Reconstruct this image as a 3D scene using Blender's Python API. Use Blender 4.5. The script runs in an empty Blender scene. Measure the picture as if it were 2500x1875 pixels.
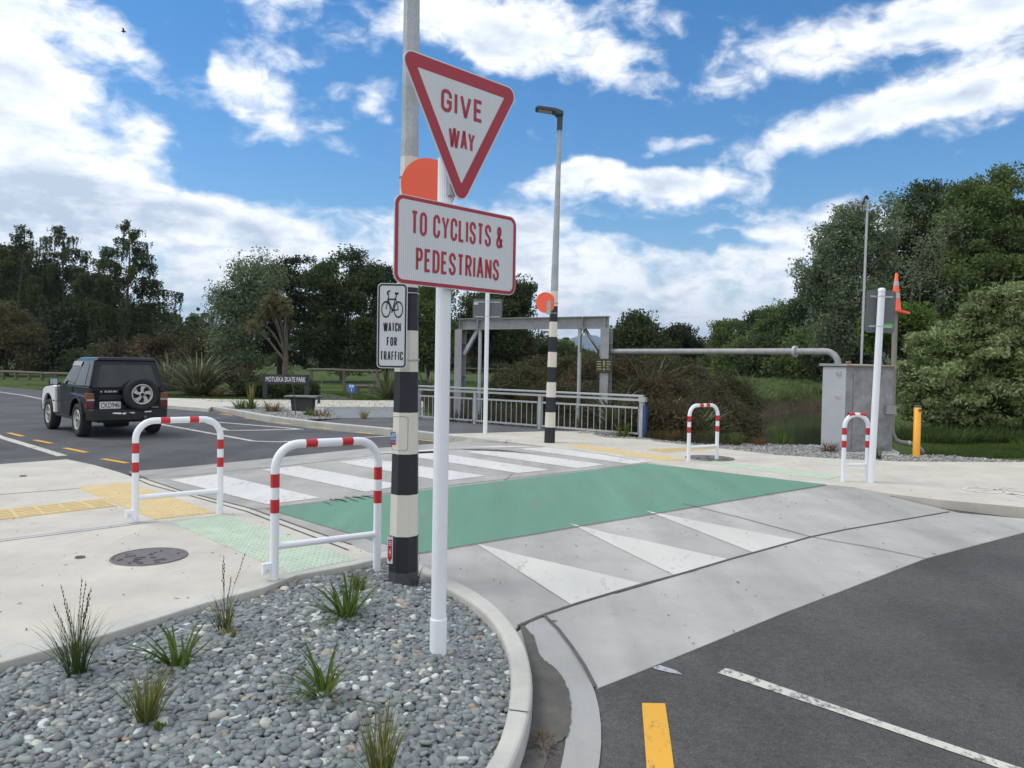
import bpy, bmesh, math, random
import numpy as np
from mathutils import Vector, Matrix
R = math.radians
S = bpy.context.scene
COL = S.collection

# ------------------------------------------------------------------ camera
CAM_H, FPX, W0, H0 = 1.55, 1880.0, 2500.0, 1875.0      # photograph pixels
PITCH, ROLL = R(1.4623), R(1.0312)
FW = np.array([0, math.cos(PITCH), -math.sin(PITCH)])
_r0 = np.array([1., 0, 0]); _u0 = np.cross(_r0, FW)
RT = _r0 * math.cos(ROLL) + _u0 * math.sin(ROLL)
UP = -_r0 * math.sin(ROLL) + _u0 * math.cos(ROLL)
ORG = np.array([0, 0, CAM_H])
cd = bpy.data.cameras.new('camera'); cam = bpy.data.objects.new('camera', cd); COL.objects.link(cam)
M = Matrix(((RT[0], UP[0], -FW[0], 0), (RT[1], UP[1], -FW[1], 0), (RT[2], UP[2], -FW[2], CAM_H), (0, 0, 0, 1)))
cam.matrix_world = M
cd.sensor_width = 36.0; cd.lens = FPX / W0 * 36.0; cd.clip_start = 0.05; cd.clip_end = 20000
S.camera = cam

# ------------------------------------------------------------------ light
SUN_EL, SUN_AZ = R(54), R(-84)           # azimuth from +Y, clockwise positive
EXPOSURE = 0.45
S.view_settings.view_transform = 'Standard'; S.view_settings.look = 'None'
S.view_settings.gamma = 1.0; S.view_settings.use_curve_mapping = False
S.view_settings.exposure = EXPOSURE
sd = bpy.data.lights.new('sun', 'SUN'); sd.energy = 1.3; sd.angle = R(24); sd.color = (1, .96, .9)
so = bpy.data.objects.new('sun', sd); COL.objects.link(so)
sdir = Vector((math.sin(SUN_AZ) * math.cos(SUN_EL), math.cos(SUN_AZ) * math.cos(SUN_EL), math.sin(SUN_EL)))
so.rotation_euler = sdir.to_track_quat('Z', 'Y').to_euler(); so.location = (0, 0, 30)

def build_world():
    w = bpy.data.worlds.new('World'); S.world = w; w.use_nodes = True
    nt = w.node_tree; nt.nodes.clear(); N = nt.nodes.new; L = nt.links.new
    out = N('ShaderNodeOutputWorld'); bg = N('ShaderNodeBackground'); L(bg.outputs[0], out.inputs[0])
    bg.inputs[1].default_value = 0.1
    sky = N('ShaderNodeTexSky'); sky.sky_type = 'NISHITA'; sky.sun_disc = False
    sky.sun_elevation = SUN_EL; sky.sun_rotation = SUN_AZ
    sky.air_density = 1.0; sky.dust_density = 0.3; sky.ozone_density = 2.5
    tc = N('ShaderNodeTexCoord'); sep = N('ShaderNodeSeparateXYZ'); L(tc.outputs['Generated'], sep.inputs[0])
    def math_(op, a, b=None, c=None, clamp=False):
        n = N('ShaderNodeMath'); n.operation = op; n.use_clamp = clamp
        for i, v in enumerate((a, b, c)):
            if v is None: continue
            if isinstance(v, (int, float)): n.inputs[i].default_value = v
            else: L(v, n.inputs[i])
        return n.outputs[0]
    az = math_('ARCTAN2', sep.outputs[0], sep.outputs[1]); el = math_('ARCSINE', sep.outputs[2])
    cmb = N('ShaderNodeCombineXYZ'); L(az, cmb.inputs[0]); L(el, cmb.inputs[1])
    def noise(vec, scale, detail, rough, dist=0., loc=(0, 0, 0), sc=(1, 1, 1)):
        mp = N('ShaderNodeMapping'); mp.inputs['Location'].default_value = loc; mp.inputs['Scale'].default_value = sc
        L(vec, mp.inputs[0]); n = N('ShaderNodeTexNoise'); n.inputs['Scale'].default_value = scale
        n.inputs['Detail'].default_value = detail; n.inputs['Roughness'].default_value = rough
        n.inputs['Distortion'].default_value = dist; L(mp.outputs[0], n.inputs['Vector']); return n
    # flattened cloud deck: farther clouds compress towards the horizon
    V = cmb.outputs[0]
    wn = noise(V, 7, 4, .55, 0, (3, 1, 0))
    vs = N('ShaderNodeVectorMath'); vs.operation = 'SUBTRACT'; L(wn.outputs['Color'], vs.inputs[0]); vs.inputs[1].default_value = (.5, .5, .5)
    vm = N('ShaderNodeVectorMath'); vm.operation = 'MULTIPLY'; L(vs.outputs[0], vm.inputs[0]); vm.inputs[1].default_value = (.16, .09, 0)
    va = N('ShaderNodeVectorMath'); va.operation = 'ADD'; L(V, va.inputs[0]); L(vm.outputs[0], va.inputs[1])
    VW = va.outputs[0]
    # cloud masses: azimuth, elevation (deg), radii (deg), tilt (deg), weight
    bumps = CLOUDS
    tot = None
    for (a, e, ra, re, rot, wt) in bumps:
        mp = N('ShaderNodeMapping'); mp.vector_type = 'TEXTURE'
        mp.inputs['Location'].default_value = (R(a), R(e), 0); mp.inputs['Rotation'].default_value = (0, 0, R(rot))
        mp.inputs['Scale'].default_value = (R(ra), R(re), 1); L(VW, mp.inputs[0])
        g = N('ShaderNodeTexGradient'); g.gradient_type = 'SPHERICAL'; L(mp.outputs[0], g.inputs[0])
        t = math_('MULTIPLY', g.outputs['Fac'], wt)
        tot = t if tot is None else math_('ADD', tot, t)
    band = N('ShaderNodeMapRange'); band.interpolation_type = 'SMOOTHSTEP'
    L(el, band.inputs[0]); band.inputs[1].default_value = R(13.5); band.inputs[2].default_value = R(7.5)
    band.inputs[3].default_value = 0; band.inputs[4].default_value = .52
    tot = math_('ADD', tot, band.outputs[0])
    # overhead: general broken cloud
    hi = N('ShaderNodeMapRange'); hi.interpolation_type = 'SMOOTHSTEP'
    L(el, hi.inputs[0]); hi.inputs[1].default_value = R(31); hi.inputs[2].default_value = R(40); hi.inputs[3].default_value = 0; hi.inputs[4].default_value = .38
    tot = math_('ADD', tot, hi.outputs[0])
    bk = N('ShaderNodeMapRange'); bk.interpolation_type = 'SMOOTHSTEP'; L(sep.outputs[1], bk.inputs[0]); bk.inputs[1].default_value = .45; bk.inputs[2].default_value = -.1; bk.inputs[3].default_value = 0; bk.inputs[4].default_value = .42  # unseen cloud added behind the camera for whiter ambient and more front light
    tot = math_('ADD', tot, bk.outputs[0])
    big = noise(V, 5.5, 9, .58, .25, (0, 0, 0), (1, 1.8, 1))
    fine = noise(V, 24, 8, .62, .4, (7, 2, 0), (1, 1.7, 1))
    f1 = math_('SUBTRACT', big.outputs['Fac'], .5); f2 = math_('SUBTRACT', fine.outputs['Fac'], .5)
    dens = math_('ADD', tot, math_('MULTIPLY', f1, 1.25)); dens = math_('ADD', dens, math_('MULTIPLY', f2, .75))
    cov = N('ShaderNodeMapRange'); cov.interpolation_type = 'SMOOTHSTEP'; L(dens, cov.inputs[0])
    cov.inputs[1].default_value = .08; cov.inputs[2].default_value = .60
    # cloud tone: bright billows, grey-blue bases
    tn = noise(V, 11, 7, .55, .3, (1.3, 4.2, 0), (1, 2.6, 1))
    thick = N('ShaderNodeMapRange'); L(dens, thick.inputs[0]); thick.inputs[1].default_value = .35; thick.inputs[2].default_value = 1.0
    thick.inputs[3].default_value = .22; thick.inputs[4].default_value = -.15
    bl = noise(V, 30, 6, .6, .2, (2, 9, 0), (1, 2.2, 1)); lowb = N('ShaderNodeMapRange'); L(el, lowb.inputs[0]); lowb.inputs[1].default_value = R(14); lowb.inputs[2].default_value = R(5); lowb.inputs[3].default_value = .15; lowb.inputs[4].default_value = 1.7
    f2 = math_('ADD', f2, math_('MULTIPLY', math_('SUBTRACT', bl.outputs['Fac'], .5), lowb.outputs[0]))
    tone = math_('ADD', math_('ADD', tn.outputs['Fac'], thick.outputs[0]), math_('MULTIPLY', f2, .6))
    cr = N('ShaderNodeValToRGB'); L(tone, cr.inputs[0])
    e = cr.color_ramp.elements; e[0].position = .26; e[0].color = (4.9, 5.6, 6.6, 1); e[1].position = .68; e[1].color = (10.4, 10.3, 10.2, 1)
    m_ = e.new(.47); m_.color = (7.4, 7.9, 8.5, 1)
    # deepen the blue a little (clear southern sky)
    hs = N('ShaderNodeHueSaturation'); hs.inputs['Saturation'].default_value = 1.40; hs.inputs['Value'].default_value = SKYVAL; L(sky.outputs[0], hs.inputs['Color'])
    mix = N('ShaderNodeMixRGB'); L(cov.outputs[0], mix.inputs[0]); L(hs.outputs[0], mix.inputs[1]); L(cr.outputs[0], mix.inputs[2])
    L(mix.outputs[0], bg.inputs[0])
    w.cycles.sampling_method = 'MANUAL'; w.cycles.sample_map_resolution = 1024
SKYVAL = 1.06
def _pa(px, py):      # photo preview pixel (2212 wide) -> azimuth/elevation in degrees
    d = FW * FPX + RT * (px * 2500 / 2212 - W0 / 2) - UP * (py * 2500 / 2212 - H0 / 2)
    return math.degrees(math.atan2(d[0], d[1])), math.degrees(math.asin(d[2] / np.linalg.norm(d)))
CLOUDS = []
for (px, py, rx, ry, rot, wt) in [
        (60, 300, 330, 180, -14, .80), (-20, 120, 220, 120, 0, .62), (280, 130, 190, 90, -30, .42), (40, 430, 300, 80, -5, .66), (60, 20, 250, 80, 0, .6),
        (560, 215, 175, 110, -38, .50), (480, 150, 60, 60, 0, .3), (790, 222, 120, 45, 0, .42), (640, 15, 280, 80, -8, .46),
        (1100, 40, 420, 120, -5, .85), (1320, 160, 140, 90, -30, .5), (1090, 130, 150, 60, 0, .35),
        (1900, 70, 460, 110, 6, .8), (1850, 270, 330, 80, 14, .75), (2120, 200, 260, 90, 14, .7),
        (1400, 415, 380, 52, -3, .85), (1180, 395, 200, 40, 6, .5), (1120, 480, 200, 60, 5, .35), (400, 470, 420, 60, -10, .55),
        (1440, 330, 130, 30, 10, .42), (1400, 500, 330, 24, 0, -.4), (1460, 270, 170, 40, 8, -.3), (330, 300, 90, 60, -30, .35), (2100, 30, 260, 90, 0, .5),
        (700, 390, 260, 70, 0, -.45), (330, 110, 70, 60, 0, -.15), (1560, 540, 240, 26, -4, -.45), (390, 655, 130, 22, 0, -.5),
        (960, 260, 120, 100, 0, -.2), (1650, 200, 150, 60, 10, -.3), (1850, 410, 320, 40, 5, -.3)]:
    a, e = _pa(px, py)
    CLOUDS.append((a, e, rx * .0304, ry * .0318, rot, wt))
build_world()

# ------------------------------------------------------------------ helpers: pixels of the photo (2212-wide preview) to places on real planes
K = 2500 / 2212
def ray(px, py): return FW * FPX + RT * (px * K - W0 / 2) - UP * (py * K - H0 / 2)
def G(px, py, z=0.):
    d = ray(px, py); t = (z - CAM_H) / d[2]; return ORG + d * t
def GP(px, py, p0, n):
    d = ray(px, py); t = ((p0 - ORG) @ n) / (d @ n); return ORG + d * t
def D(px, py, Y):
    d = ray(px, py); return ORG + d * (Y / d[1])
def zoom(pts, ox, oy, s): return [((ox + a / s) / K, (oy + b / s) / K) for a, b in pts]
RNG = np.random.default_rng(7); random.seed(7)

# ------------------------------------------------------------------ materials
def nodes(name):
    m = bpy.data.materials.new(name); m.use_nodes = True; nt = m.node_tree
    return m, nt, nt.nodes['Principled BSDF'], nt.nodes.new, nt.links.new
def mat(name, col, rough=.6, metal=0., var=.0, vscale=6., bump=0., bscale=60., spec=.5, coat=0., detail=6, var2=0., v2scale=1.):
    m, nt, b, N, L = nodes(name)
    b.inputs['Base Color'].default_value = (*col, 1); b.inputs['Roughness'].default_value = rough; b.inputs['Metallic'].default_value = metal
    b.inputs['Specular IOR Level'].default_value = spec; b.inputs['Coat Weight'].default_value = coat
    tc = None
    if var or bump or var2: tc = N('ShaderNodeTexCoord')
    def nz(s, d=detail):
        n = N('ShaderNodeTexNoise'); n.inputs['Scale'].default_value = s; n.inputs['Detail'].default_value = d; n.inputs['Roughness'].default_value = .6
        L(tc.outputs['Object'], n.inputs['Vector']); return n
    if var or var2:
        c = None
        for v, s in ((var, vscale), (var2, v2scale)):
            if not v: continue
            n = nz(s); mr = N('ShaderNodeMapRange'); L(n.outputs['Fac'], mr.inputs[0]); mr.inputs[1].default_value = .28; mr.inputs[2].default_value = .72
            mr.inputs[3].default_value = 1 - v; mr.inputs[4].default_value = 1 + v
            if c is None: c = mr.outputs[0]
            else:
                mm = N('ShaderNodeMath'); mm.operation = 'MULTIPLY'; L(c, mm.inputs[0]); L(mr.outputs[0], mm.inputs[1]); c = mm.outputs[0]
        vm = N('ShaderNodeVectorMath'); vm.operation = 'SCALE'; vm.inputs[0].default_value = col; L(c, vm.inputs['Scale']); L(vm.outputs[0], b.inputs['Base Color'])
    if bump:
        n = nz(bscale); bp = N('ShaderNodeBump'); bp.inputs['Strength'].default_value = bump; bp.inputs['Distance'].default_value = .01
        L(n.outputs['Fac'], bp.inputs['Height']); L(bp.outputs[0], b.inputs['Normal'])
    return m
def leafmat(name, cols, trans=.25, rough=.75, spec=.12):
    """foliage: one of several hues per leaf"""
    m, nt, b, N, L = nodes(name)
    g = N('ShaderNodeNewGeometry'); cr = N('ShaderNodeValToRGB'); L(g.outputs['Random Per Island'], cr.inputs[0])
    e = cr.color_ramp.elements; e[0].color = (*cols[0], 1); e[0].position = 0; e[1].color = (*cols[-1], 1); e[1].position = 1
    for i, c in enumerate(cols[1:-1]):
        q = e.new((i + 1) / (len(cols) - 1)); q.color = (*c, 1)
    tc = N('ShaderNodeTexCoord'); n = N('ShaderNodeTexNoise'); n.inputs['Scale'].default_value = .45; n.inputs['Detail'].default_value = 3; L(tc.outputs['Object'], n.inputs['Vector'])
    mr = N('ShaderNodeMapRange'); L(n.outputs['Fac'], mr.inputs[0]); mr.inputs[1].default_value = .3; mr.inputs[2].default_value = .7; mr.inputs[3].default_value = .72; mr.inputs[4].default_value = 1.3
    vm = N('ShaderNodeVectorMath'); vm.operation = 'SCALE'; L(cr.outputs[0], vm.inputs[0]); L(mr.outputs[0], vm.inputs['Scale'])
    L(vm.outputs[0], b.inputs['Base Color']); b.inputs['Roughness'].default_value = rough; b.inputs['Specular IOR Level'].default_value = spec
    t = N('ShaderNodeBsdfTranslucent'); L(vm.outputs[0], t.inputs[0]); mx = N('ShaderNodeMixShader'); mx.inputs[0].default_value = min(.5, trans * 1.5)
    L(b.outputs[0], mx.inputs[1]); L(t.outputs[0], mx.inputs[2]); L(mx.outputs[0], nt.nodes['Material Output'].inputs[0])
    return m
def asphalt_mat(name, base, warm=(1, 1, 1), tracks=0.):
    m, nt, b, N, L = nodes(name)
    tc = N('ShaderNodeTexCoord')
    def nz(s, d, r=.6, dist=0, sc=None, rot=0):
        n = N('ShaderNodeTexNoise'); n.inputs['Scale'].default_value = s; n.inputs['Detail'].default_value = d; n.inputs['Roughness'].default_value = r; n.inputs['Distortion'].default_value = dist
        src = tc.outputs['Object']
        if sc:
            mp = N('ShaderNodeMapping'); mp.inputs['Rotation'].default_value = (0, 0, rot); mp.inputs['Scale'].default_value = sc; L(src, mp.inputs[0]); src = mp.outputs[0]
        L(src, n.inputs['Vector']); return n.outputs['Fac']
    def mr(x, a, bb, c, d):
        q = N('ShaderNodeMapRange'); L(x, q.inputs[0]); q.inputs[1].default_value = a; q.inputs[2].default_value = bb; q.inputs[3].default_value = c; q.inputs[4].default_value = d; return q.outputs[0]
    def mul(a, c):
        q = N('ShaderNodeMath'); q.operation = 'MULTIPLY'; L(a, q.inputs[0]); L(c, q.inputs[1]); return q.outputs[0]
    f = mul(mr(nz(110, 4, .75), .3, .7, .6, 1.45), mr(nz(.8, 5), .3, .7, .80, 1.22))
    f = mul(f, mr(nz(26, 5, .7), .35, .7, .82, 1.2))
    f = mul(f, mr(nz(1.0, 3, .5, 0, (1.3, .12, 1), R(-42)), .35, .65, .9, 1.12))
    v = N('ShaderNodeTexVoronoi'); v.inputs['Scale'].default_value = 95; L(tc.outputs['Object'], v.inputs['Vector'])
    chips = mr(v.outputs['Distance'], .1, .34, 1.75, .95)
    vm = N('ShaderNodeVectorMath'); vm.operation = 'SCALE'; vm.inputs[0].default_value = tuple(base * w for w in warm); L(mul(f, chips), vm.inputs['Scale']); L(vm.outputs[0], b.inputs['Base Color'])
    b.inputs['Roughness'].default_value = .85; b.inputs['Specular IOR Level'].default_value = .25
    bp = N('ShaderNodeBump'); bp.inputs['Strength'].default_value = .6; bp.inputs['Distance'].default_value = .006; L(v.outputs['Distance'], bp.inputs['Height']); L(bp.outputs[0], b.inputs['Normal'])
    return m
def concrete_mat(name, col, streak=.0, blotch=.09, specks=True, rot=R(-42)):
    m, nt, b, N, L = nodes(name); tc = N('ShaderNodeTexCoord')
    def nz(s, d, r=.6, sc=None):
        n = N('ShaderNodeTexNoise'); n.inputs['Scale'].default_value = s; n.inputs['Detail'].default_value = d; n.inputs['Roughness'].default_value = r; src = tc.outputs['Object']
        if sc:
            mp = N('ShaderNodeMapping'); mp.inputs['Rotation'].default_value = (0, 0, rot); mp.inputs['Scale'].default_value = sc; L(src, mp.inputs[0]); src = mp.outputs[0]
        L(src, n.inputs['Vector']); return n.outputs['Fac']
    def mr(x, a, bb, c, d):
        q = N('ShaderNodeMapRange'); L(x, q.inputs[0]); q.inputs[1].default_value = a; q.inputs[2].default_value = bb; q.inputs[3].default_value = c; q.inputs[4].default_value = d; return q.outputs[0]
    def mul(a, c):
        q = N('ShaderNodeMath'); q.operation = 'MULTIPLY'; L(a, q.inputs[0]); L(c, q.inputs[1]); return q.outputs[0]
    f = mul(mr(nz(1.5, 8, .66), .32, .68, 1 - blotch * 1.3, 1 + blotch * 1.3), mr(nz(95, 3, .7), .3, .7, .95, 1.05))
    f = mul(f, mr(nz(9, 5, .6, (1, .16, 1)), .3, .7, .965, 1.035))
    if streak: f = mul(f, mr(nz(1.0, 4, .5, (1.1, .09, 1)), .35, .65, 1 - streak, 1 + streak))
    if specks:
        v = N('ShaderNodeTexVoronoi'); v.inputs['Scale'].default_value = 3.4; v.inputs['Randomness'].default_value = 1; L(tc.outputs['Object'], v.inputs['Vector'])
        # sparse leaf crumbs and gum spots of uneven size
        sz = N('ShaderNodeSeparateColor'); L(v.outputs['Color'], sz.inputs[0]); th = mr(sz.outputs[0], .35, 1, .0, .075)
        lt = N('ShaderNodeMath'); lt.operation = 'LESS_THAN'; L(v.outputs['Distance'], lt.inputs[0]); L(th, lt.inputs[1])
        f = mul(f, mr(lt.outputs[0], 0, 1, 1, .38))
    vm = N('ShaderNodeVectorMath'); vm.operation = 'SCALE'; vm.inputs[0].default_value = col; L(f, vm.inputs['Scale']); L(vm.outputs[0], b.inputs['Base Color'])
    b.inputs['Roughness'].default_value = .8; b.inputs['Specular IOR Level'].default_value = .3
    bp = N('ShaderNodeBump'); bp.inputs['Strength'].default_value = .25; bp.inputs['Distance'].default_value = .004
    n2 = N('ShaderNodeTexNoise'); n2.inputs['Scale'].default_value = 120; n2.inputs['Detail'].default_value = 4; L(tc.outputs['Object'], n2.inputs['Vector']); L(n2.outputs['Fac'], bp.inputs['Height']); L(bp.outputs[0], b.inputs['Normal'])
    return m
def worn_paint(name, col, under, wear=.5, scale=26., rough=.6, stretch=(1, .35, 1), tint=.08, rot=R(-42)):
    """road paint that has worn through to the surface below in places"""
    m, nt, b, N, L = nodes(name); tc = N('ShaderNodeTexCoord')
    mp = N('ShaderNodeMapping'); mp.inputs['Rotation'].default_value = (0, 0, rot); mp.inputs['Scale'].default_value = stretch; L(tc.outputs['Object'], mp.inputs[0])
    n = N('ShaderNodeTexNoise'); n.inputs['Scale'].default_value = scale; n.inputs['Detail'].default_value = 8; n.inputs['Roughness'].default_value = .72; L(mp.outputs[0], n.inputs['Vector'])
    n3 = N('ShaderNodeTexNoise'); n3.inputs['Scale'].default_value = 1.6; n3.inputs['Detail'].default_value = 3; L(tc.outputs['Object'], n3.inputs['Vector'])
    ad = N('ShaderNodeMath'); ad.operation = 'MULTIPLY_ADD'; L(n3.outputs['Fac'], ad.inputs[0]); ad.inputs[1].default_value = .35; L(n.outputs['Fac'], ad.inputs[2])
    mr = N('ShaderNodeMapRange'); L(ad.outputs[0], mr.inputs[0]); mr.inputs[1].default_value = .62 + .28 * (1 - wear); mr.inputs[2].default_value = .74 + .28 * (1 - wear)
    n2 = N('ShaderNodeTexNoise'); n2.inputs['Scale'].default_value = 2.2; n2.inputs['Detail'].default_value = 6; L(mp.outputs[0], n2.inputs['Vector'])
    m2 = N('ShaderNodeMapRange'); L(n2.outputs['Fac'], m2.inputs[0]); m2.inputs[1].default_value = .3; m2.inputs[2].default_value = .7; m2.inputs[3].default_value = 1 - tint; m2.inputs[4].default_value = 1 + tint
    vm = N('ShaderNodeVectorMath'); vm.operation = 'SCALE'; vm.inputs[0].default_value = col; L(m2.outputs[0], vm.inputs['Scale'])
    mx = N('ShaderNodeMixRGB'); L(mr.outputs[0], mx.inputs[0]); L(vm.outputs[0], mx.inputs[1]); mx.inputs[2].default_value = (*under, 1); L(mx.outputs[0], b.inputs['Base Color'])
    b.inputs['Roughness'].default_value = rough; b.inputs['Specular IOR Level'].default_value = .3
    return m

MT = {}
MT['asphalt'] = asphalt_mat('road_asphalt', .084, (1.0, .955, .91))
MT['asphalt_far'] = asphalt_mat('road_asphalt_far', .092, (1, 1, 1.02))
MT['path_asphalt'] = asphalt_mat('path_asphalt', .115, (1, 1, 1))
MT['pave'] = concrete_mat('pavement_concrete', (.525, .49, .42))
MT['cross'] = concrete_mat('crossing_concrete', (.355, .339, .313), .17)
MT['apron'] = concrete_mat('apron_concrete', (.385, .372, .346), .16)
MT['kerb'] = concrete_mat('kerb_concrete', (.49, .475, .43), 0, .12)
MT['gutter'] = concrete_mat('gutter_concrete', (.335, .33, .315), 0, .10)
MT['dirt'] = mat('gutter_dirt', (.098, .092, .082), .9, var=.25, vscale=9, bump=.4, bscale=160)
MT['joint'] = mat('joint_gap', (.10, .095, .09), .95, var=.3, vscale=14)
MT['pale'] = concrete_mat('pale_concrete', (.50, .495, .475), 0, .05, False)
MT['white_road'] = worn_paint('white_road_paint', (.63, .61, .57), (.35, .34, .32), .55, 18)
MT['tooth'] = worn_paint('cream_road_paint', (.58, .56, .51), (.37, .36, .335), .5, 16)
MT['white_worn'] = worn_paint('worn_white_line', (.60, .575, .50), (.15, .145, .135), .80, 30, stretch=(1, .6, 1))
MT['yellow_road'] = worn_paint('yellow_road_paint', (.72, .38, .045), (.12, .10, .07), .42, 30)
MT['green'] = worn_paint('green_lane_paint', (.130, .268, .188), (.165, .228, .185), .66, 12, .7, (1, .10, 1), .12)
MT['ytac'] = mat('yellow_tactile', (.62, .475, .235), .7, var=.10, vscale=5, var2=.05, v2scale=40)
MT['gtac'] = mat('green_tactile', (.45, .535, .41), .7, var=.12, vscale=5, var2=.05, v2scale=40)
MT['white'] = mat('white_paint', (.80, .81, .84), .38, var=.025, vscale=3)
MT['red'] = mat('red_reflective', (.50, .022, .028), .35, var=.06, vscale=60)
MT['signred'] = mat('sign_red', (.39, .018, .035), .38, var=.05, vscale=5)
MT['signwhite'] = mat('sign_white', (.66, .675, .69), .4, var=.03, vscale=4)
def ribbed(m):
    nt = m.node_tree; N, L = nt.nodes.new, nt.links.new; b = nt.nodes['Principled BSDF']; tc = N('ShaderNodeTexCoord'); w = N('ShaderNodeTexWave'); w.wave_type = 'BANDS'; w.bands_direction = 'X'; w.inputs['Scale'].default_value = 24; w.inputs['Distortion'].default_value = 0
    L(tc.outputs['Object'], w.inputs['Vector']); mr = N('ShaderNodeMapRange'); L(w.outputs['Fac'], mr.inputs[0]); mr.inputs[3].default_value = .88; mr.inputs[4].default_value = 1.06
    src = b.inputs['Base Color'].links[0].from_socket; vm = N('ShaderNodeVectorMath'); vm.operation = 'SCALE'; L(src, vm.inputs[0]); L(mr.outputs[0], vm.inputs['Scale']); L(vm.outputs[0], b.inputs['Base Color'])
ribbed(MT['signwhite'])
MT['signedge'] = mat('sign_edge', (.62, .64, .66), .4, .2)
MT['black'] = mat('black_paint', (.018, .019, .021), .45, var=.2, vscale=4)
MT['blackband'] = mat('black_band', (.014, .015, .019), .5, var=.18, vscale=7)
MT['cream'] = mat('cream_band', (.66, .61, .53), .5, var=.04, vscale=5)
MT['galv'] = mat('galvanised_steel', (.40, .415, .43), .55, .3, var=.2, vscale=5, var2=.14, v2scale=60)
MT['galv_dark'] = mat('weathered_steel', (.30, .305, .30), .65, .2, var=.18, vscale=5, var2=.1, v2scale=40)
MT['galv_light'] = mat('bright_steel', (.43, .445, .445), .45, .3, var=.08, vscale=8)
MT['orange'] = mat('fluorescent_orange', (1.0, .14, .065), .5, var=.03, vscale=3)
MT['signback'] = mat('grey_sign_back', (.135, .145, .155), .5, .3, var=.06, vscale=5)
MT['bollard'] = mat('orange_bollard_paint', (.80, .36, .03), .45, var=.05, vscale=6)
MT['darkgrey'] = mat('dark_grey', (.06, .062, .065), .6, var=.1, vscale=5)
MT['iron'] = mat('cast_iron', (.145, .13, .13), .7, var=.25, vscale=14, bump=.3, bscale=80)
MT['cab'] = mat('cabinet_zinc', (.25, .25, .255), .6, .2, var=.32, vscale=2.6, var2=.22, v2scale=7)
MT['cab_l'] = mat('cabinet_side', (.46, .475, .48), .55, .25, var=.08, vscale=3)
MT['rust'] = mat('rusty_rim', (.26, .15, .09), .8, var=.3, vscale=12)
MT['pipe_brown'] = mat('brown_pipe', (.24, .215, .185), .6, .1, var=.12, vscale=6)
MT['wood'] = mat('weathered_wood', (.13, .11, .085), .85, var=.3, vscale=7)
MT['bark'] = mat('bark', (.105, .085, .065), .9, var=.4, vscale=3)
MT['bark_pale'] = mat('pale_bark', (.27, .26, .235), .9, var=.35, vscale=2)
MT['bark_dark'] = mat('dark_bark', (.045, .038, .032), .9, var=.3, vscale=3)
MT['bluesign'] = mat('blue_sign', (.03, .12, .42), .5)
MT['bluepost'] = mat('blue_post_paint', (.03, .055, .16), .5, var=.1, vscale=5)
MT['darkboard'] = mat('dark_board', (.035, .036, .036), .7, var=.15, vscale=4)
MT['green_stick'] = mat('green_sticker', (.10, .55, .09), .5)
MT['bluestick'] = mat('blue_sticker', (.09, .19, .38), .5)
MT['yellow_ink'] = mat('yellow_ink', (.38, .34, .07), .5)
MT['water'] = mat('water', (.028, .032, .018), .09, spec=.5, bump=.05, bscale=3.0)

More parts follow.
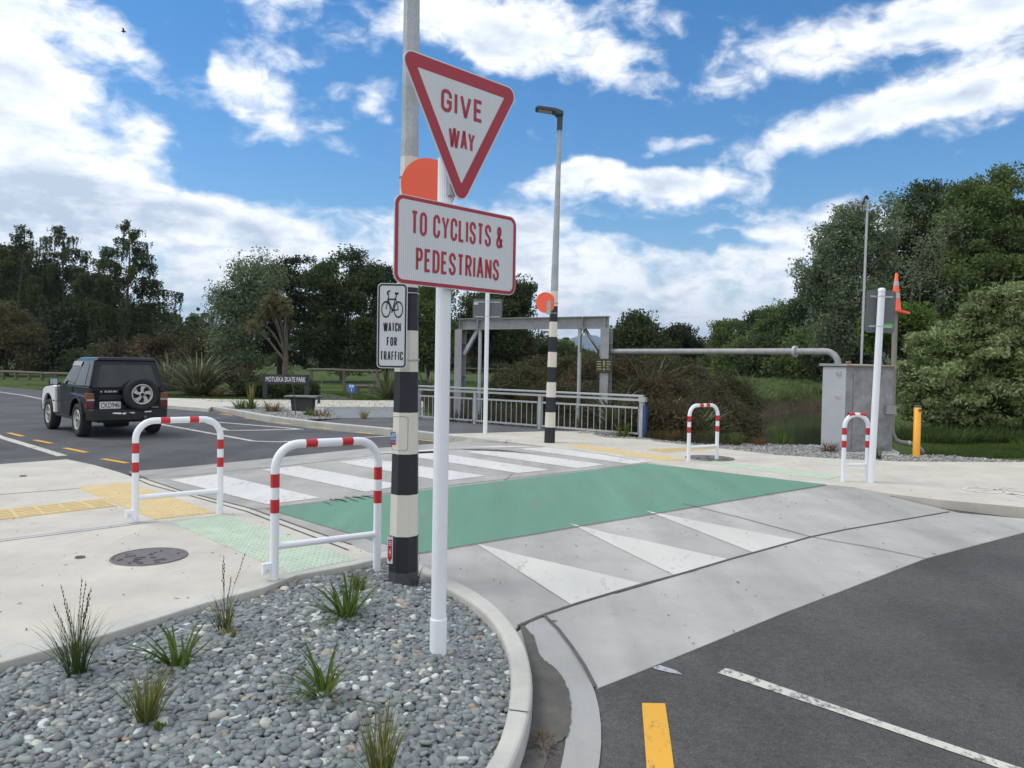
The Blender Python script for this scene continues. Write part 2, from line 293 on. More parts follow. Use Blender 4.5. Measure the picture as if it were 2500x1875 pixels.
# ------------------------------------------------------------------ mesh builder
def link(o, parent=None):
    COL.objects.link(o)
    if parent is not None: o.parent = parent
    return o
def tag(o, label=None, cat=None, group=None, kind=None):
    if label: o['label'] = label
    if cat: o['category'] = cat
    if group: o['group'] = group
    if kind: o['kind'] = kind
    return o
def thing(name, label, cat, loc=(0, 0, 0), rz=0., group=None):
    o = bpy.data.objects.new(name, None); o.empty_display_size = .1; COL.objects.link(o)
    o.location = loc; o.rotation_euler = (0, 0, rz); return tag(o, label, cat, group)
def copy_tree(o, parent=None):
    c = o.copy(); COL.objects.link(c)
    if parent is not None: c.parent = parent
    for ch in list(o.children): copy_tree(ch, c)
    return c
class MB:
    def __init__(s): s.v = []; s.f = []; s.m = []; s.sm = []
    def add(s, vs, fs, m=0, smooth=False):
        o = len(s.v); s.v += [tuple(map(float, p)) for p in vs]
        for f in fs: s.f.append([i + o for i in f]); s.m.append(m); s.sm.append(smooth)
        return s
    def box(s, x0, x1, y0, y1, z0, z1, m=0):
        v = [(x, y, z) for z in (z0, z1) for y in (y0, y1) for x in (x0, x1)]
        return s.add(v, [(0, 2, 3, 1), (4, 5, 7, 6), (0, 1, 5, 4), (2, 6, 7, 3), (0, 4, 6, 2), (1, 3, 7, 5)], m)
    def hexa(s, b, t, m=0):
        return s.add(list(b) + list(t), [(3, 2, 1, 0), (4, 5, 6, 7), (0, 1, 5, 4), (1, 2, 6, 5), (2, 3, 7, 6), (3, 0, 4, 7)], m)
    def beam(s, p, q, w, h, up=(0, 0, 1), m=0):
        p, q = Vector(p), Vector(q); d = (q - p).normalized(); u = Vector(up); sd_ = d.cross(u).normalized(); u = sd_.cross(d).normalized()
        a = [p + sd_ * i * w / 2 + u * j * h / 2 for i, j in ((-1, -1), (1, -1), (1, 1), (-1, 1))]; b = [x + (q - p) for x in a]
        return s.hexa(a, b, m)
    def tube(s, pts, r, n=12, m=0, caps=True, smooth=True):
        pts = [Vector(p) for p in pts]; k = len(pts); rr = r if hasattr(r, '__len__') else [r] * k
        rings = []; ref = None
        for i, p in enumerate(pts):
            d = (pts[min(i + 1, k - 1)] - pts[max(i - 1, 0)]).normalized()
            if ref is None: ref = d.orthogonal().normalized()
            a = (ref - d * ref.dot(d));
            a = a.normalized() if a.length > 1e-6 else d.orthogonal().normalized()
            ref = a; b = d.cross(a)
            rings.append([p + (a * math.cos(2 * math.pi * j / n) + b * math.sin(2 * math.pi * j / n)) * rr[i] for j in range(n)])
        vs = [q for g in rings for q in g]; fs = []
        for i in range(k - 1):
            for j in range(n): fs.append((i * n + j, i * n + (j + 1) % n, (i + 1) * n + (j + 1) % n, (i + 1) * n + j))
        s.add(vs, fs, m, smooth)
        if caps:
            s.add(rings[0], [tuple(range(n))[::-1]], m); s.add(rings[-1], [tuple(range(n))], m)
        return s
    def lathe(s, prof, n=24, axis='z', c=(0, 0, 0), m=0, smooth=True, closed=False):
        vs = []
        for r, h in prof:
            for j in range(n):
                a = 2 * math.pi * j / n; x, y = r * math.cos(a), r * math.sin(a)
                p = (x, y, h) if axis == 'z' else ((h, x, y) if axis == 'x' else (y, h, x))
                vs.append((p[0] + c[0], p[1] + c[1], p[2] + c[2]))
        k = len(prof); fs = []
        for i in range(k if closed else k - 1):
            i2 = (i + 1) % k
            for j in range(n): fs.append((i * n + j, i * n + (j + 1) % n, i2 * n + (j + 1) % n, i2 * n + j))
        s.add(vs, fs, m, smooth)
        return s
    def prism(s, poly, a0, a1, plane='xz', m=0):
        """polygon in a local plane, extruded along the third axis from a0 to a1"""
        def P_(p, a): return (p[0], a, p[1]) if plane == 'xz' else ((p[0], p[1], a) if plane == 'xy' else (a, p[0], p[1]))
        n = len(poly); vs = [P_(p, a0) for p in poly] + [P_(p, a1) for p in poly]
        fs = [tuple(range(n))[::-1], tuple(range(n, 2 * n))] + [(i, (i + 1) % n, n + (i + 1) % n, n + i) for i in range(n)]
        return s.add(vs, fs, m)
    def build(s, name, mats, parent=None, loc=None, bevel=0., seg=2, autosmooth=False):
        me = bpy.data.meshes.new(name); me.from_pydata(s.v, [], s.f)
        for m_ in (mats if isinstance(mats, (list, tuple)) else [mats]): me.materials.append(m_)
        me.polygons.foreach_set('material_index', s.m); me.polygons.foreach_set('use_smooth', s.sm)
        bm = bmesh.new(); bm.from_mesh(me); bmesh.ops.recalc_face_normals(bm, faces=bm.faces); bm.to_mesh(me); bm.free()
        me.update(); o = bpy.data.objects.new(name, me); link(o, parent)
        if loc is not None: o.location = loc
        if bevel:
            b = o.modifiers.new('bevel', 'BEVEL'); b.width = bevel; b.segments = seg; b.limit_method = 'ANGLE'; b.angle_limit = R(40)
        return o
def circ(cx, cy, r, n=24, a0=0., a1=2 * math.pi, end=False):
    k = n if not end else n - 1
    return [(cx + r * math.cos(a0 + (a1 - a0) * i / k), cy + r * math.sin(a0 + (a1 - a0) * i / k)) for i in range(n)]
def rounded(poly, r, n=6):
    """round the corners of a convex polygon"""
    out = []; k = len(poly)
    for i in range(k):
        p0, p, p1 = Vector(poly[i - 1]), Vector(poly[i]), Vector(poly[(i + 1) % k])
        a = (p0 - p).normalized(); b = (p1 - p).normalized(); ang = a.angle(b); t = r / math.tan(ang / 2)
        c = p + (a + b).normalized() * (r / math.sin(ang / 2)); s_, e_ = p + a * t, p + b * t
        a0 = math.atan2(s_.y - c.y, s_.x - c.x); a1 = math.atan2(e_.y - c.y, e_.x - c.x); d = (a1 - a0 + math.pi) % (2 * math.pi) - math.pi
        for j in range(n + 1): out.append((c.x + r * math.cos(a0 + d * j / n), c.y + r * math.sin(a0 + d * j / n)))
    return out
def rect(x0, x1, z0, z1): return [(x0, z0), (x1, z0), (x1, z1), (x0, z1)]
def ring_faces(mb, outer, inner, y, m=0):
    """flat frame between two outlines with the same point count"""
    n = len(outer); vs = [(p[0], y, p[1]) for p in outer] + [(p[0], y, p[1]) for p in inner]
    mb.add(vs, [(i, (i + 1) % n, n + (i + 1) % n, n + i) for i in range(n)], m)
def sheet(mb, poly, y, m=0):
    mb.add([(p[0], y, p[1]) for p in poly], [tuple(range(len(poly)))], m)
_dg = None
def text_mesh(body, bold=0.):
    cu = bpy.data.curves.new('lettering', 'FONT'); cu.body = body; cu.size = 1; cu.align_x = 'LEFT'; cu.offset = bold; cu.resolution_u = 4
    o = bpy.data.objects.new('lettering', cu); COL.objects.link(o)
    dg = bpy.context.evaluated_depsgraph_get(); dg.update(); me = bpy.data.meshes.new_from_object(o.evaluated_get(dg))
    bpy.data.objects.remove(o); bpy.data.curves.remove(cu); return me
def text(body, x0, x1, z0, z1, y, m, parent, bold=.012, name='lettering', thick=.0012, axis='-y', flip=1):
    """flat lettering that fills the box x0..x1, z0..z1 on a face looking along -y (or another axis)"""
    me = text_mesh(body, bold); n = len(me.vertices); co = np.zeros(n * 3); me.vertices.foreach_get('co', co); co = co.reshape(-1, 3)
    lo, hi = co.min(0), co.max(0); sx = (x1 - x0) / (hi[0] - lo[0]); sz = (z1 - z0) / (hi[1] - lo[1])
    X = x0 + (co[:, 0] - lo[0]) * sx; Z = z0 + (co[:, 1] - lo[1]) * sz
    if axis == '-y': out = np.stack([X, np.full(n, y), Z], 1)
    elif axis == 'up': out = np.stack([X, Z, np.full(n, y)], 1)
    elif axis == '-x': out = np.stack([np.full(n, y), -X, Z], 1)
    me.vertices.foreach_set('co', out.ravel()); me.update(); me.materials.clear(); me.materials.append(m)
    o = bpy.data.objects.new(name, me); link(o, parent); return o
def _ell(cx, cy, rx, ry, a0, a1, n=7): return [(cx + rx * math.cos(R(a0 + (a1 - a0) * i / n)), cy + ry * math.sin(R(a0 + (a1 - a0) * i / n))) for i in range(n + 1)]
_C = [(1, .68)] + _ell(.5, .78, .5, .22, 0, 180, 10) + _ell(.5, .22, .5, .22, 180, 360, 10) + [(1, .32)]
_P = [(0, 0), (0, 1), (.55, 1)] + _ell(.55, .75, .45, .25, 80, -80, 9) + [(.55, .5), (0, .5)]
GLYPH = {'T': (1, [[(0, 1), (1, 1)], [(.5, 0), (.5, .97)]]), 'I': (.0, [[(.5, 0), (.5, 1)]]), 'L': (.9, [[(0, 1), (0, 0), (1, 0)]]), 'E': (.92, [[(1, 1), (0, 1), (0, 0), (1, 0)], [(0.02, .52), (.85, .52)]]), 'F': (.92, [[(1, 1), (0, 1), (0, 0)], [(.02, .52), (.85, .52)]]),
    'V': (1.1, [[(0, 1), (.46, 0), (.54, 0), (1, 1)]]), 'W': (1.75, [[(0, 1), (.24, 0), (.28, 0), (.48, 1), (.52, 1), (.72, 0), (.76, 0), (1, 1)]]), 'A': (1.1, [[(0, 0), (.46, 1), (.54, 1), (1, 0)], [(.2, .3), (.8, .3)]]), 'Y': (1.1, [[(0, 1), (.5, .42), (1, 1)], [(.5, 0), (.5, .45)]]),
    'N': (1.05, [[(0, 0), (0, 1)], [(.02, .98), (.98, .02)], [(1, 0), (1, 1)]]), 'H': (1, [[(0, 0), (0, 1)], [(1, 0), (1, 1)], [(.02, .52), (.98, .52)]]), 'O': (1, [_ell(.5, .78, .5, .22, 0, 180, 10) + _ell(.5, .22, .5, .22, 180, 360, 10) + [(1, .78)]]), 'C': (1, [_C]), 'G': (1.02, [_C[:-1] + [(1, .46), (.55, .46)]]),
    'D': (1, [[(0, 0), (0, 1), (.5, 1)] + _ell(.5, .75, .5, .25, 75, 0, 6) + _ell(.5, .25, .5, .25, 0, -75, 6) + [(.5, 0), (0, 0)]]), 'P': (.95, [_P]), 'R': (1, [_P, [(.5, .5), (1, 0)]]),
    'S': (1, [[(1, .72)] + _ell(.5, .77, .5, .23, 10, 180, 9) + [(.04, .68), (.25, .56), (.75, .44), (.96, .32)] + _ell(.5, .23, .5, .23, 0, -170, 9) + [(0, .28)]]),
    '&': (1.1, [[(1, 0), (.17, .70)] + _ell(.42, .82, .27, .18, 190, -20, 9) + [(.60, .66), (.20, .46), (.02, .30)] + _ell(.36, .22, .36, .22, 170, 330, 9) + [(.98, .44)]]), ' ': (.45, [])}
def _strip(mb, pts, t, put, lift):
    P = [Vector(p) for p in pts]; k = len(P); lf, rt = [], []; closed = (P[0] - P[-1]).length < 1e-6
    for i in range(k):
        a = P[i] - P[i - 1] if i else (P[-1] - P[-2] if closed else None); c = P[i + 1] - P[i] if i < k - 1 else (P[1] - P[0] if closed else None)
        a = a.normalized() if a is not None else c.normalized(); c = c.normalized() if c is not None else a
        n1, n2 = Vector((-a.y, a.x)), Vector((-c.y, c.x)); m_ = n1 + n2; m_ = m_.normalized() if m_.length > 1e-4 else n1; w = min(t / 2 / max(m_.dot(n1), .35), t * 1.05)
        lf.append(P[i] + m_ * w); rt.append(P[i] - m_ * w)
    for i in range(k - 1): mb.add([put(q, lift) for q in (lf[i], rt[i], rt[i + 1], lf[i + 1])], [(0, 1, 2, 3)])
def sign_text(body, x0, x1, z0, z1, y, m, parent, t, gap=.36):
    """road-sign capitals drawn with an even stroke, filling the box"""
    ws = [GLYPH[c][0] for c in body]; nI = body.count('I'); fixed = nI * t; unit = (x1 - x0 - fixed) / (sum(ws) + gap * (len(body) - 1)); mb = MB(); x = x0
    for c, w in zip(body, ws):
        W_ = w * unit if c != 'I' else t
        for j, pl_ in enumerate(GLYPH[c][1]):
            _strip(mb, [(x + t / 2 + u * max(W_ - t, 0), z0 + t / 2 + v * (z1 - z0 - t)) for u, v in pl_], t, lambda q, l: (q.x, y - l, q.y), .0003 * j)
        x += W_ + gap * unit
    return mb.build('lettering', m, parent)
def flat_poly(name, pts, m, kind='structure', skirt=0., label=None):
    """a level (or sloping) sheet through 3D points, with an optional skirt going down"""
    bm = bmesh.new(); vs = [bm.verts.new(p) for p in pts]; f = bm.faces.new(vs)
    f.normal_update()
    if f.normal.z < 0: f.normal_flip()
    if skirt:
        r = [bm.verts.new((p[0], p[1], p[2] - skirt)) for p in pts]; n = len(pts)
        for i in range(n): bm.faces.new((vs[i], vs[(i + 1) % n], r[(i + 1) % n], r[i]))
    bmesh.ops.triangulate(bm, faces=[f]); bmesh.ops.recalc_face_normals(bm, faces=bm.faces)
    for q in bm.faces:
        if abs(q.normal.z) > .5 and q.normal.z < 0: q.normal_flip()
    me = bpy.data.meshes.new(name); bm.to_mesh(me); bm.free(); me.materials.append(m); o = bpy.data.objects.new(name, me); link(o)
    if kind: o['kind'] = kind
    return o
def stripes(name, lines, w, m, kind='structure', dz=.004):
    """thin strips along world polylines"""
    mb = MB()
    for ln in lines:
        ww = w
        P = [Vector(p) for p in ln]; k = len(P); lf, rt = [], []
        for i, p in enumerate(P):
            d = (P[min(i + 1, k - 1)] - P[max(i - 1, 0)]); s_ = Vector((-d.y, d.x, 0)).normalized() * ww / 2
            lf.append(p + s_ + Vector((0, 0, dz))); rt.append(p - s_ + Vector((0, 0, dz)))
        for i in range(k - 1): mb.add([lf[i], rt[i], rt[i + 1], lf[i + 1]], [(0, 1, 2, 3)])
    o = mb.build(name, m)
    for f in o.data.polygons:
        pass
    if kind: o['kind'] = kind
    return o
def quads_mesh(name, V, m, parent=None, per=4):
    """many separate faces (leaves, blades) straight from numpy, V: (n, per, 3)"""
    n = len(V); me = bpy.data.meshes.new(name); me.vertices.add(n * per); me.vertices.foreach_set('co', V.reshape(-1).astype(np.float32))
    me.loops.add(n * per); me.loops.foreach_set('vertex_index', np.arange(n * per, dtype=np.int32))
    me.polygons.add(n); me.polygons.foreach_set('loop_start', np.arange(0, n * per, per, dtype=np.int32)); me.polygons.foreach_set('loop_total', np.full(n, per, dtype=np.int32))
    me.update(calc_edges=True); me.validate(); me.materials.append(m); o = bpy.data.objects.new(name, me); link(o, parent); return o
def blades_mesh(name, paths, widths, side, m, parent=None):
    """ribbons: paths (n,k,3), widths (k,) or (n,k), side (n,3)"""
    n, k, _ = paths.shape; w = np.broadcast_to(widths, (n, k))[..., None] * .5; s_ = side[:, None, :]
    V = np.stack([paths - s_ * w, paths + s_ * w], 2).reshape(n * k * 2, 3)
    base = (np.arange(n) * k * 2)[:, None] + (np.arange(k - 1) * 2)[None, :]; base = base.ravel()
    F = np.stack([base, base + 1, base + 3, base + 2], 1).astype(np.int32); nf = len(F)
    me = bpy.data.meshes.new(name); me.vertices.add(len(V)); me.vertices.foreach_set('co', V.reshape(-1).astype(np.float32))
    me.loops.add(nf * 4); me.loops.foreach_set('vertex_index', F.ravel()); me.polygons.add(nf)
    me.polygons.foreach_set('loop_start', np.arange(0, nf * 4, 4, dtype=np.int32)); me.polygons.foreach_set('loop_total', np.full(nf, 4, dtype=np.int32))
    me.polygons.foreach_set('use_smooth', np.ones(nf, dtype=bool)); me.update(calc_edges=True); me.materials.append(m)
    o = bpy.data.objects.new(name, me); link(o, parent); return o

# ================================================================== THE SETTING
def v2(p): return np.array([p[0], p[1]])
gTL, gTR, gBR, gBL = G(575, 1100), G(1400, 1002), G(1785, 1047), G(900, 1196)
GE = (gBR - gBL) / np.linalg.norm(gBR - gBL)                     # along the crossing
GN = np.array([GE[1], -GE[0], 0])                                # towards the near ramp
SLOPE = .036
RN = np.array([GN[0] * SLOPE, GN[1] * SLOPE, 1.]); RN /= np.linalg.norm(RN)
def ramp(px, py): return GP(px, py, gBL, RN)                     # a point of the near ramp
def rampz(p): return -max(0, (np.array(p) - gBL) @ GN) * SLOPE
# far ramp: falls away from the far edge of the zebra
ZA, ZB = G(354, 1032), G(900, 973)
FE = (ZB - ZA) / np.linalg.norm(ZB - ZA); FN = np.array([-FE[1], FE[0], 0])
FRN = np.array([FN[0] * .07, FN[1] * .07, 1.]); FRN /= np.linalg.norm(FRN)
def framp(px, py): return GP(px, py, ZA, FRN)

# ---- stream, ground
STREAM = np.array([(8.3, 20.6), (9.7, 23.6), (12.5, 30), (16.5, 39), (22, 48), (33, 55), (60, 60), (110, 66)], float)
def seg_dist(P, A, B):
    d = B - A; t = np.clip(((P - A) @ d) / (d @ d), 0, 1); return np.linalg.norm(P - (A + t[:, None] * d), axis=1)
def stream_dist(P): return np.min([seg_dist(P, STREAM[i], STREAM[i + 1]) for i in range(len(STREAM) - 1)], 0)
def sstep(x, a, b): t = np.clip((x - a) / (b - a), 0, 1); return t * t * (3 - 2 * t)
def ground_h(P):
    P = np.atleast_2d(np.array(P, float)); x, y = P[:, 0], P[:, 1]
    z = np.full(len(P), -.045)
    d = stream_dist(P); side = x - np.interp(y, STREAM[:, 1], STREAM[:, 0]); steep = (side > 0) * (1 - sstep(y, 30, 40))      # the right bank is a steep retaining edge near the road
    z = z - 1.75 * (1 - sstep(d, 2.4 - 1.9 * steep, 5.6 - 4.1 * steep))
    z += (sstep(y, 34, 70) * .10 * np.sin(x * .21) * np.sin(y * .17)) * (d > 7)
    # wooded rise behind the right bank, and the ground falling away far off
    z += 5.5 * np.exp(-(((x - 52) / 26) ** 2 + ((y - 105) / 30) ** 2))
    road = ((x < 1.5) & (x > -32) & (y > 6) & (y < 30 - .55 * (x + 5)) & ((x + y) < 17.2)) | ((x > -3) & (x < 26) & (y < 9.0) & (y > -14)) | ((x > -6) & (x < 6) & (y < 12.2) & (y > -4))
    farroad = (np.abs((x + 14) * .70 + (y - 19) * .71) < 7.5) & (x < -4)
    z = np.where(road, np.minimum(z, -.24), z)
    return z
def gz(x, y): return float(ground_h([(x, y)])[0])
def build_ground():
    def axis(a, b, step, far, ratio=1.32):
        c = list(np.arange(a, b + 1e-6, step)); s_ = step; q = c[-1]
        while q < far: s_ *= ratio; q += s_; c.append(q)
        s_ = step; q = c[0]
        while q > -far: s_ *= ratio; q -= s_; c.insert(0, q)
        return np.array(c)
    xs = axis(-34, 34, .55, 9000); ys = axis(-12, 62, .55, 9000)
    X, Y = np.meshgrid(xs, ys); P = np.stack([X.ravel(), Y.ravel()], 1); Z = ground_h(P)
    nx, ny = len(xs), len(ys); V = np.column_stack([P, Z])
    i = (np.arange(ny - 1)[:, None] * nx + np.arange(nx - 1)[None, :]).ravel()
    F = np.stack([i, i + 1, i + 1 + nx, i + nx], 1)
    me = bpy.data.meshes.new('ground'); me.from_pydata(V.tolist(), [], F.tolist()); me.polygons.foreach_set('use_smooth', np.ones(len(F), dtype=bool))
    m, nt, b, N, L = nodes('ground_grass'); tc = N('ShaderNodeTexCoord')
    def nz(s, d=6, r=.6):
        n = N('ShaderNodeTexNoise'); n.inputs['Scale'].default_value = s; n.inputs['Detail'].default_value = d; n.inputs['Roughness'].default_value = r; L(tc.outputs['Object'], n.inputs['Vector']); return n.outputs['Fac']
    cr = N('ShaderNodeValToRGB'); L(nz(.35), cr.inputs[0]); e = cr.color_ramp.elements
    e[0].position = .3; e[0].color = (.050, .085, .022, 1); e[1].position = .72; e[1].color = (.105, .115, .045, 1); q = e.new(.5); q.color = (.070, .105, .028, 1)
    cr2 = N('ShaderNodeValToRGB'); L(nz(22, 4, .7), cr2.inputs[0]); cr2.color_ramp.elements[0].position = .3; cr2.color_ramp.elements[0].color = (.5, .5, .5, 1); cr2.color_ramp.elements[1].position = .7; cr2.color_ramp.elements[1].color = (1.35, 1.35, 1.35, 1)
    mx = N('ShaderNodeMixRGB'); mx.blend_type = 'MULTIPLY'; mx.inputs[0].default_value = 1; L(cr.outputs[0], mx.inputs[1]); L(cr2.outputs[0], mx.inputs[2])
    # muddy where it drops to the stream
    sp = N('ShaderNodeSeparateXYZ'); L(tc.outputs['Object'], sp.inputs[0]); mr = N('ShaderNodeMapRange'); L(sp.outputs[2], mr.inputs[0]); mr.inputs[1].default_value = -.25; mr.inputs[2].default_value = -.8
    m2 = N('ShaderNodeMixRGB'); L(mr.outputs[0], m2.inputs[0]); L(mx.outputs[0], m2.inputs[1]); m2.inputs[2].default_value = (.085, .066, .045, 1); L(m2.outputs[0], b.inputs['Base Color'])
    b.inputs['Roughness'].default_value = .95; b.inputs['Specular IOR Level'].default_value = .1
    bp = N('ShaderNodeBump'); bp.inputs['Strength'].default_value = .7; bp.inputs['Distance'].default_value = .05; L(nz(28, 5, .7), bp.inputs['Height']); L(bp.outputs[0], b.inputs['Normal'])
    me.materials.append(m); o = bpy.data.objects.new('ground', me); link(o); o['kind'] = 'structure'
build_ground()
WATER_Z = -1.08
wm = MB(); pl = []; pr = []
for i in range(len(STREAM)):
    d = STREAM[min(i + 1, len(STREAM) - 1)] - STREAM[max(i - 1, 0)]; d = d / np.linalg.norm(d); n_ = np.array([-d[1], d[0]])
    st = STREAM[i] - (d * 4.5 if i == 0 else 0); pl.append((*(st + n_ * 5.4), WATER_Z)); pr.append((*(st - n_ * 5.4), WATER_Z))
for i in range(len(pl) - 1): wm.add([pl[i], pr[i], pr[i + 1], pl[i + 1]], [(3, 2, 1, 0)])
wm.build('water', MT['water'])['kind'] = 'structure'

# ---- roads
ZR, ZF = -.096, -.11
flat_poly('road', [(-3, -14, ZR), (26, -14, ZR), (26, 8.5, ZR), (9.5, 7.6, ZR), (6.4, 8.2, ZR), (5.2, 9.3, ZR), (4.4, 10.0, ZR), (-.5, 5.6, ZR), (-.6, 4.0, ZR)], MT['asphalt'], skirt=.3)
# far carriageway, running away to the left
fk = zoom([(370, 1452), (500, 1490), (820, 1560), (1240, 1620), (1640, 1655)], 400, 560, 3.318) + zoom([(250, 872), (450, 897), (700, 918)], 900, 660, 2.126)
FK = [G(x, y, ZF) for x, y in fk]
near_edge = [G(x, y, ZF) for x, y in [(990, 966), (842, 984), (595, 999), (354, 1020), (262, 1026), (140, 1014), (0, 1022)]]
L0 = near_edge[-1]
road_far = [tuple(p) for p in near_edge] + [(L0[0] - 3, L0[1] + 1.0, ZF), (-30, 22.0, ZF), (-46, 36.0, ZF)] + [tuple(G(-60, 833, ZF)), tuple(G(0, 835, ZF)), tuple(G(95, 843, ZF)), tuple(G(250, 853, ZF)), tuple(G(380, 870, ZF))] + [tuple(p) for p in FK]
flat_poly('road', road_far, MT['asphalt_far'], skirt=.3)

# ---- near footpath
kin = zoom([(45, 370), (180, 450), (290, 525), (400, 575), (520, 680), (590, 780), (640, 900), (655, 1000), (660, 1130), (640, 1290), (590, 1470), (510, 1659)], 1000, 1250, 2.654)
kout = zoom([(40, 318), (190, 400), (285, 437), (430, 510), (560, 600), (690, 742), (752, 860), (788, 985), (806, 1100), (800, 1210), (782, 1310), (750, 1430), (705, 1560), (655, 1659)], 1000, 1250, 2.654)
KIN = [G(x, y) for x, y in kin]; KOUT = [G(x, y) for x, y in kout]
# carry the kerb on round the bed, out of the picture
KIN += [np.array(p) for p in ((-.28, 2.45, 0), (-.62, 1.95, 0), (-1.1, 1.5, 0))]; KOUT += [np.array(p) for p in ((-.12, 2.36, 0), (-.5, 1.82, 0), (-1.0, 1.36, 0))]
lk_in = [(905, 1210), (870, 1203), (832, 1204), (770, 1219), (640, 1243), (575, 1268), (440, 1304), (230, 1370), (0, 1432)]
lk_out = [(905, 1196), (870, 1186), (826, 1192), (770, 1206), (640, 1230), (572, 1250), (436, 1287), (225, 1349), (0, 1398)]
LIN = [G(x, y) for x, y in lk_in]; LOUT = [G(x, y) for x, y in lk_out]
LIN += [np.array((-2.95, 2.75, 0)), np.array((-4.2, 2.0, 0))]; LOUT += [np.array((-3.05, 2.9, 0)), np.array((-4.3, 2.15, 0))]
jl = zoom([(860, 290), (1100, 370), (1500, 470), (1800, 580), (2110, 690), (2212, 735)], 0, 1050, 2.458)
JL = [G(x, y) for x, y in jl]
edge_tl = [G(x, y) for x, y in zoom([(0, 205), (400, 175), (560, 208), (700, 248), (830, 292)], 0, 1050, 2.458)]
PV = [tuple(p) for p in [G(-260, 1028)] + edge_tl + JL + [G(905, 1196)] + LOUT[1:]] + [(-9, -1.0, 0), (-16, 5.0, 0)]
flat_poly('pavement', PV, MT['pave'], skirt=.3)
def ribbon(name, A, B, m, z=0.004, depth=.24, bev=.012, drop=None):
    mb = MB(); n = len(A)
    for i in range(n - 1):
        q = [A[i], A[i + 1], B[i + 1], B[i]]
        top = [(p[0], p[1], p[2] + z) for p in q]; bot = [(p[0], p[1], p[2] - depth) for p in q]
        mb.add(top, [(0, 1, 2, 3)])
        mb.add([top[0], top[1], bot[1], bot[0]], [(0, 1, 2, 3)]); mb.add([top[3], top[2], bot[2], bot[3]], [(3, 2, 1, 0)])
    o = mb.build(name, m)
    bm = bmesh.new(); bm.from_mesh(o.data); bmesh.ops.remove_doubles(bm, verts=bm.verts, dist=.0005); bmesh.ops.recalc_face_normals(bm, faces=bm.faces); bm.to_mesh(o.data); bm.free()
    if bev:
        b = o.modifiers.new('bevel', 'BEVEL'); b.width = bev; b.segments = 3; b.limit_method = 'ANGLE'; b.angle_limit = R(50)
    o['kind'] = 'structure'; return o
def resample(P, n):
    P = np.array(P); s_ = np.r_[0, np.cumsum(np.linalg.norm(np.diff(P, axis=0), axis=1))]; t = np.linspace(0, s_[-1], n)
    Q = np.stack([np.interp(t, s_, P[:, k]) for k in range(3)], 1)
    for _ in range(2): Q[1:-1] = (Q[:-2] + 2 * Q[1:-1] + Q[2:]) / 4
    return Q
ribbon('kerb', resample(KIN, 34), resample(KOUT, 34), MT['kerb'], .006, .26, .022)
ribbon('kerb', LIN, LOUT, MT['kerb'], .003, .2, .010)

# ---- raised crossing table, its two ramps
fk_flush = [G(x, y) for x, y in zoom([(850, 1512), (1050, 1540), (1400, 1596), (1700, 1648)], 1100, 680, 3.687)]
table = [tuple(p) for p in JL] + [tuple(G(905, 1196))] + [tuple(gBL)] + [tuple(gBR)] + [tuple(p) for p in fk_flush[::-1]] + [tuple(G(1165, 966)), tuple(ZB), tuple(G(565, 1012)), tuple(ZA), tuple(G(325, 1034))]
flat_poly('crossing', table, MT['cross'], skirt=.12)
a_edge = [ramp(x, y) for x, y in zoom([(1210, 1145), (1600, 990)], 1000, 1250, 2.654) + zoom([(905, 990), (1200, 878), (1680, 692), (2212, 553)], 1500, 1050, 2.212)]
a_end = a_edge[-1] + (a_edge[-1] - a_edge[-2]) * .7; a_end[2] = rampz(a_end)
kr_bot = [ramp(x, y) for x, y in zoom([(1290, 310), (1860, 447), (2212, 478)], 1500, 1050, 2.212)]
lip_top = ramp(*zoom([(870, 670)], 1000, 1250, 2.654)[0]); joint0 = ramp(*zoom([(702, 742)], 1000, 1250, 2.654)[0])
lip = [ramp(x, y) for x, y in zoom([(870, 670), (960, 755), (1050, 872), (1135, 1000), (1210, 1145)], 1000, 1250, 2.654)]
# under the kerb the slab follows the kerb line
kline = [np.array([p[0], p[1], rampz(p)]) for p in KOUT[:6]]
RPOLY = [tuple(gBL)] + [tuple(p + np.array([-.05, .02, 0])) for p in kline] + [tuple(joint0)] + [tuple(p) for p in lip] + [tuple(p) for p in a_edge[1:]] + [tuple(a_end)]
kr_end = kr_bot[-1] + (kr_bot[-1] - kr_bot[-2]) * .9; kr_end[2] = rampz(kr_end)
RPOLY += [tuple(kr_end)] + [tuple(p) for p in kr_bot[::-1]] + [tuple(gBR)]
flat_poly('ramp', RPOLY, MT['apron'], skirt=.16)
fr_near = [tuple(ZA), tuple(G(565, 1012)), tuple(ZB), tuple(G(1165, 966)), tuple(G(1165, 964.5))]
fr_far = [tuple(framp(x, y)) for x, y in [(1010, 951), (958, 957), (842, 966), (595, 978), (354, 997), (285, 1003), (250, 1010)]]
flat_poly('ramp', fr_near + fr_far + [tuple(G(325, 1034))], MT['cross'], skirt=.12)
# gutter channel beside the curved kerb
g_in = [KOUT[5], KOUT[6], KOUT[7], KOUT[8], KOUT[9], KOUT[10], KOUT[11], KOUT[12], KOUT[13], KOUT[14], KOUT[15]]
gin = resample([(p[0] - .03, p[1], -.106) for p in g_in], 22)
gl = [G(x, y, -.088) for x, y in zoom([(870, 672), (960, 760), (1050, 880), (1130, 1000), (1202, 1140), (1237, 1280), (1246, 1400), (1243, 1659)], 1000, 1250, 2.654)] + [np.array((.12, 2.2, -.088)), np.array((-.3, 1.6, -.088))]
gl = resample(gl, 22)
for i in range(22):
    k_ = min(1, i / 9.); gl[i, 2] = max(-.088, rampz(gl[i]) - .004) if i < 12 else -.088; gin[i, 2] = (-.062) * (1 - k_) + (-.106) * k_
gb = MB()
for i in range(21): gb.add([gin[i], gl[i], gl[i + 1], gin[i + 1]], [(0, 1, 2, 3)])
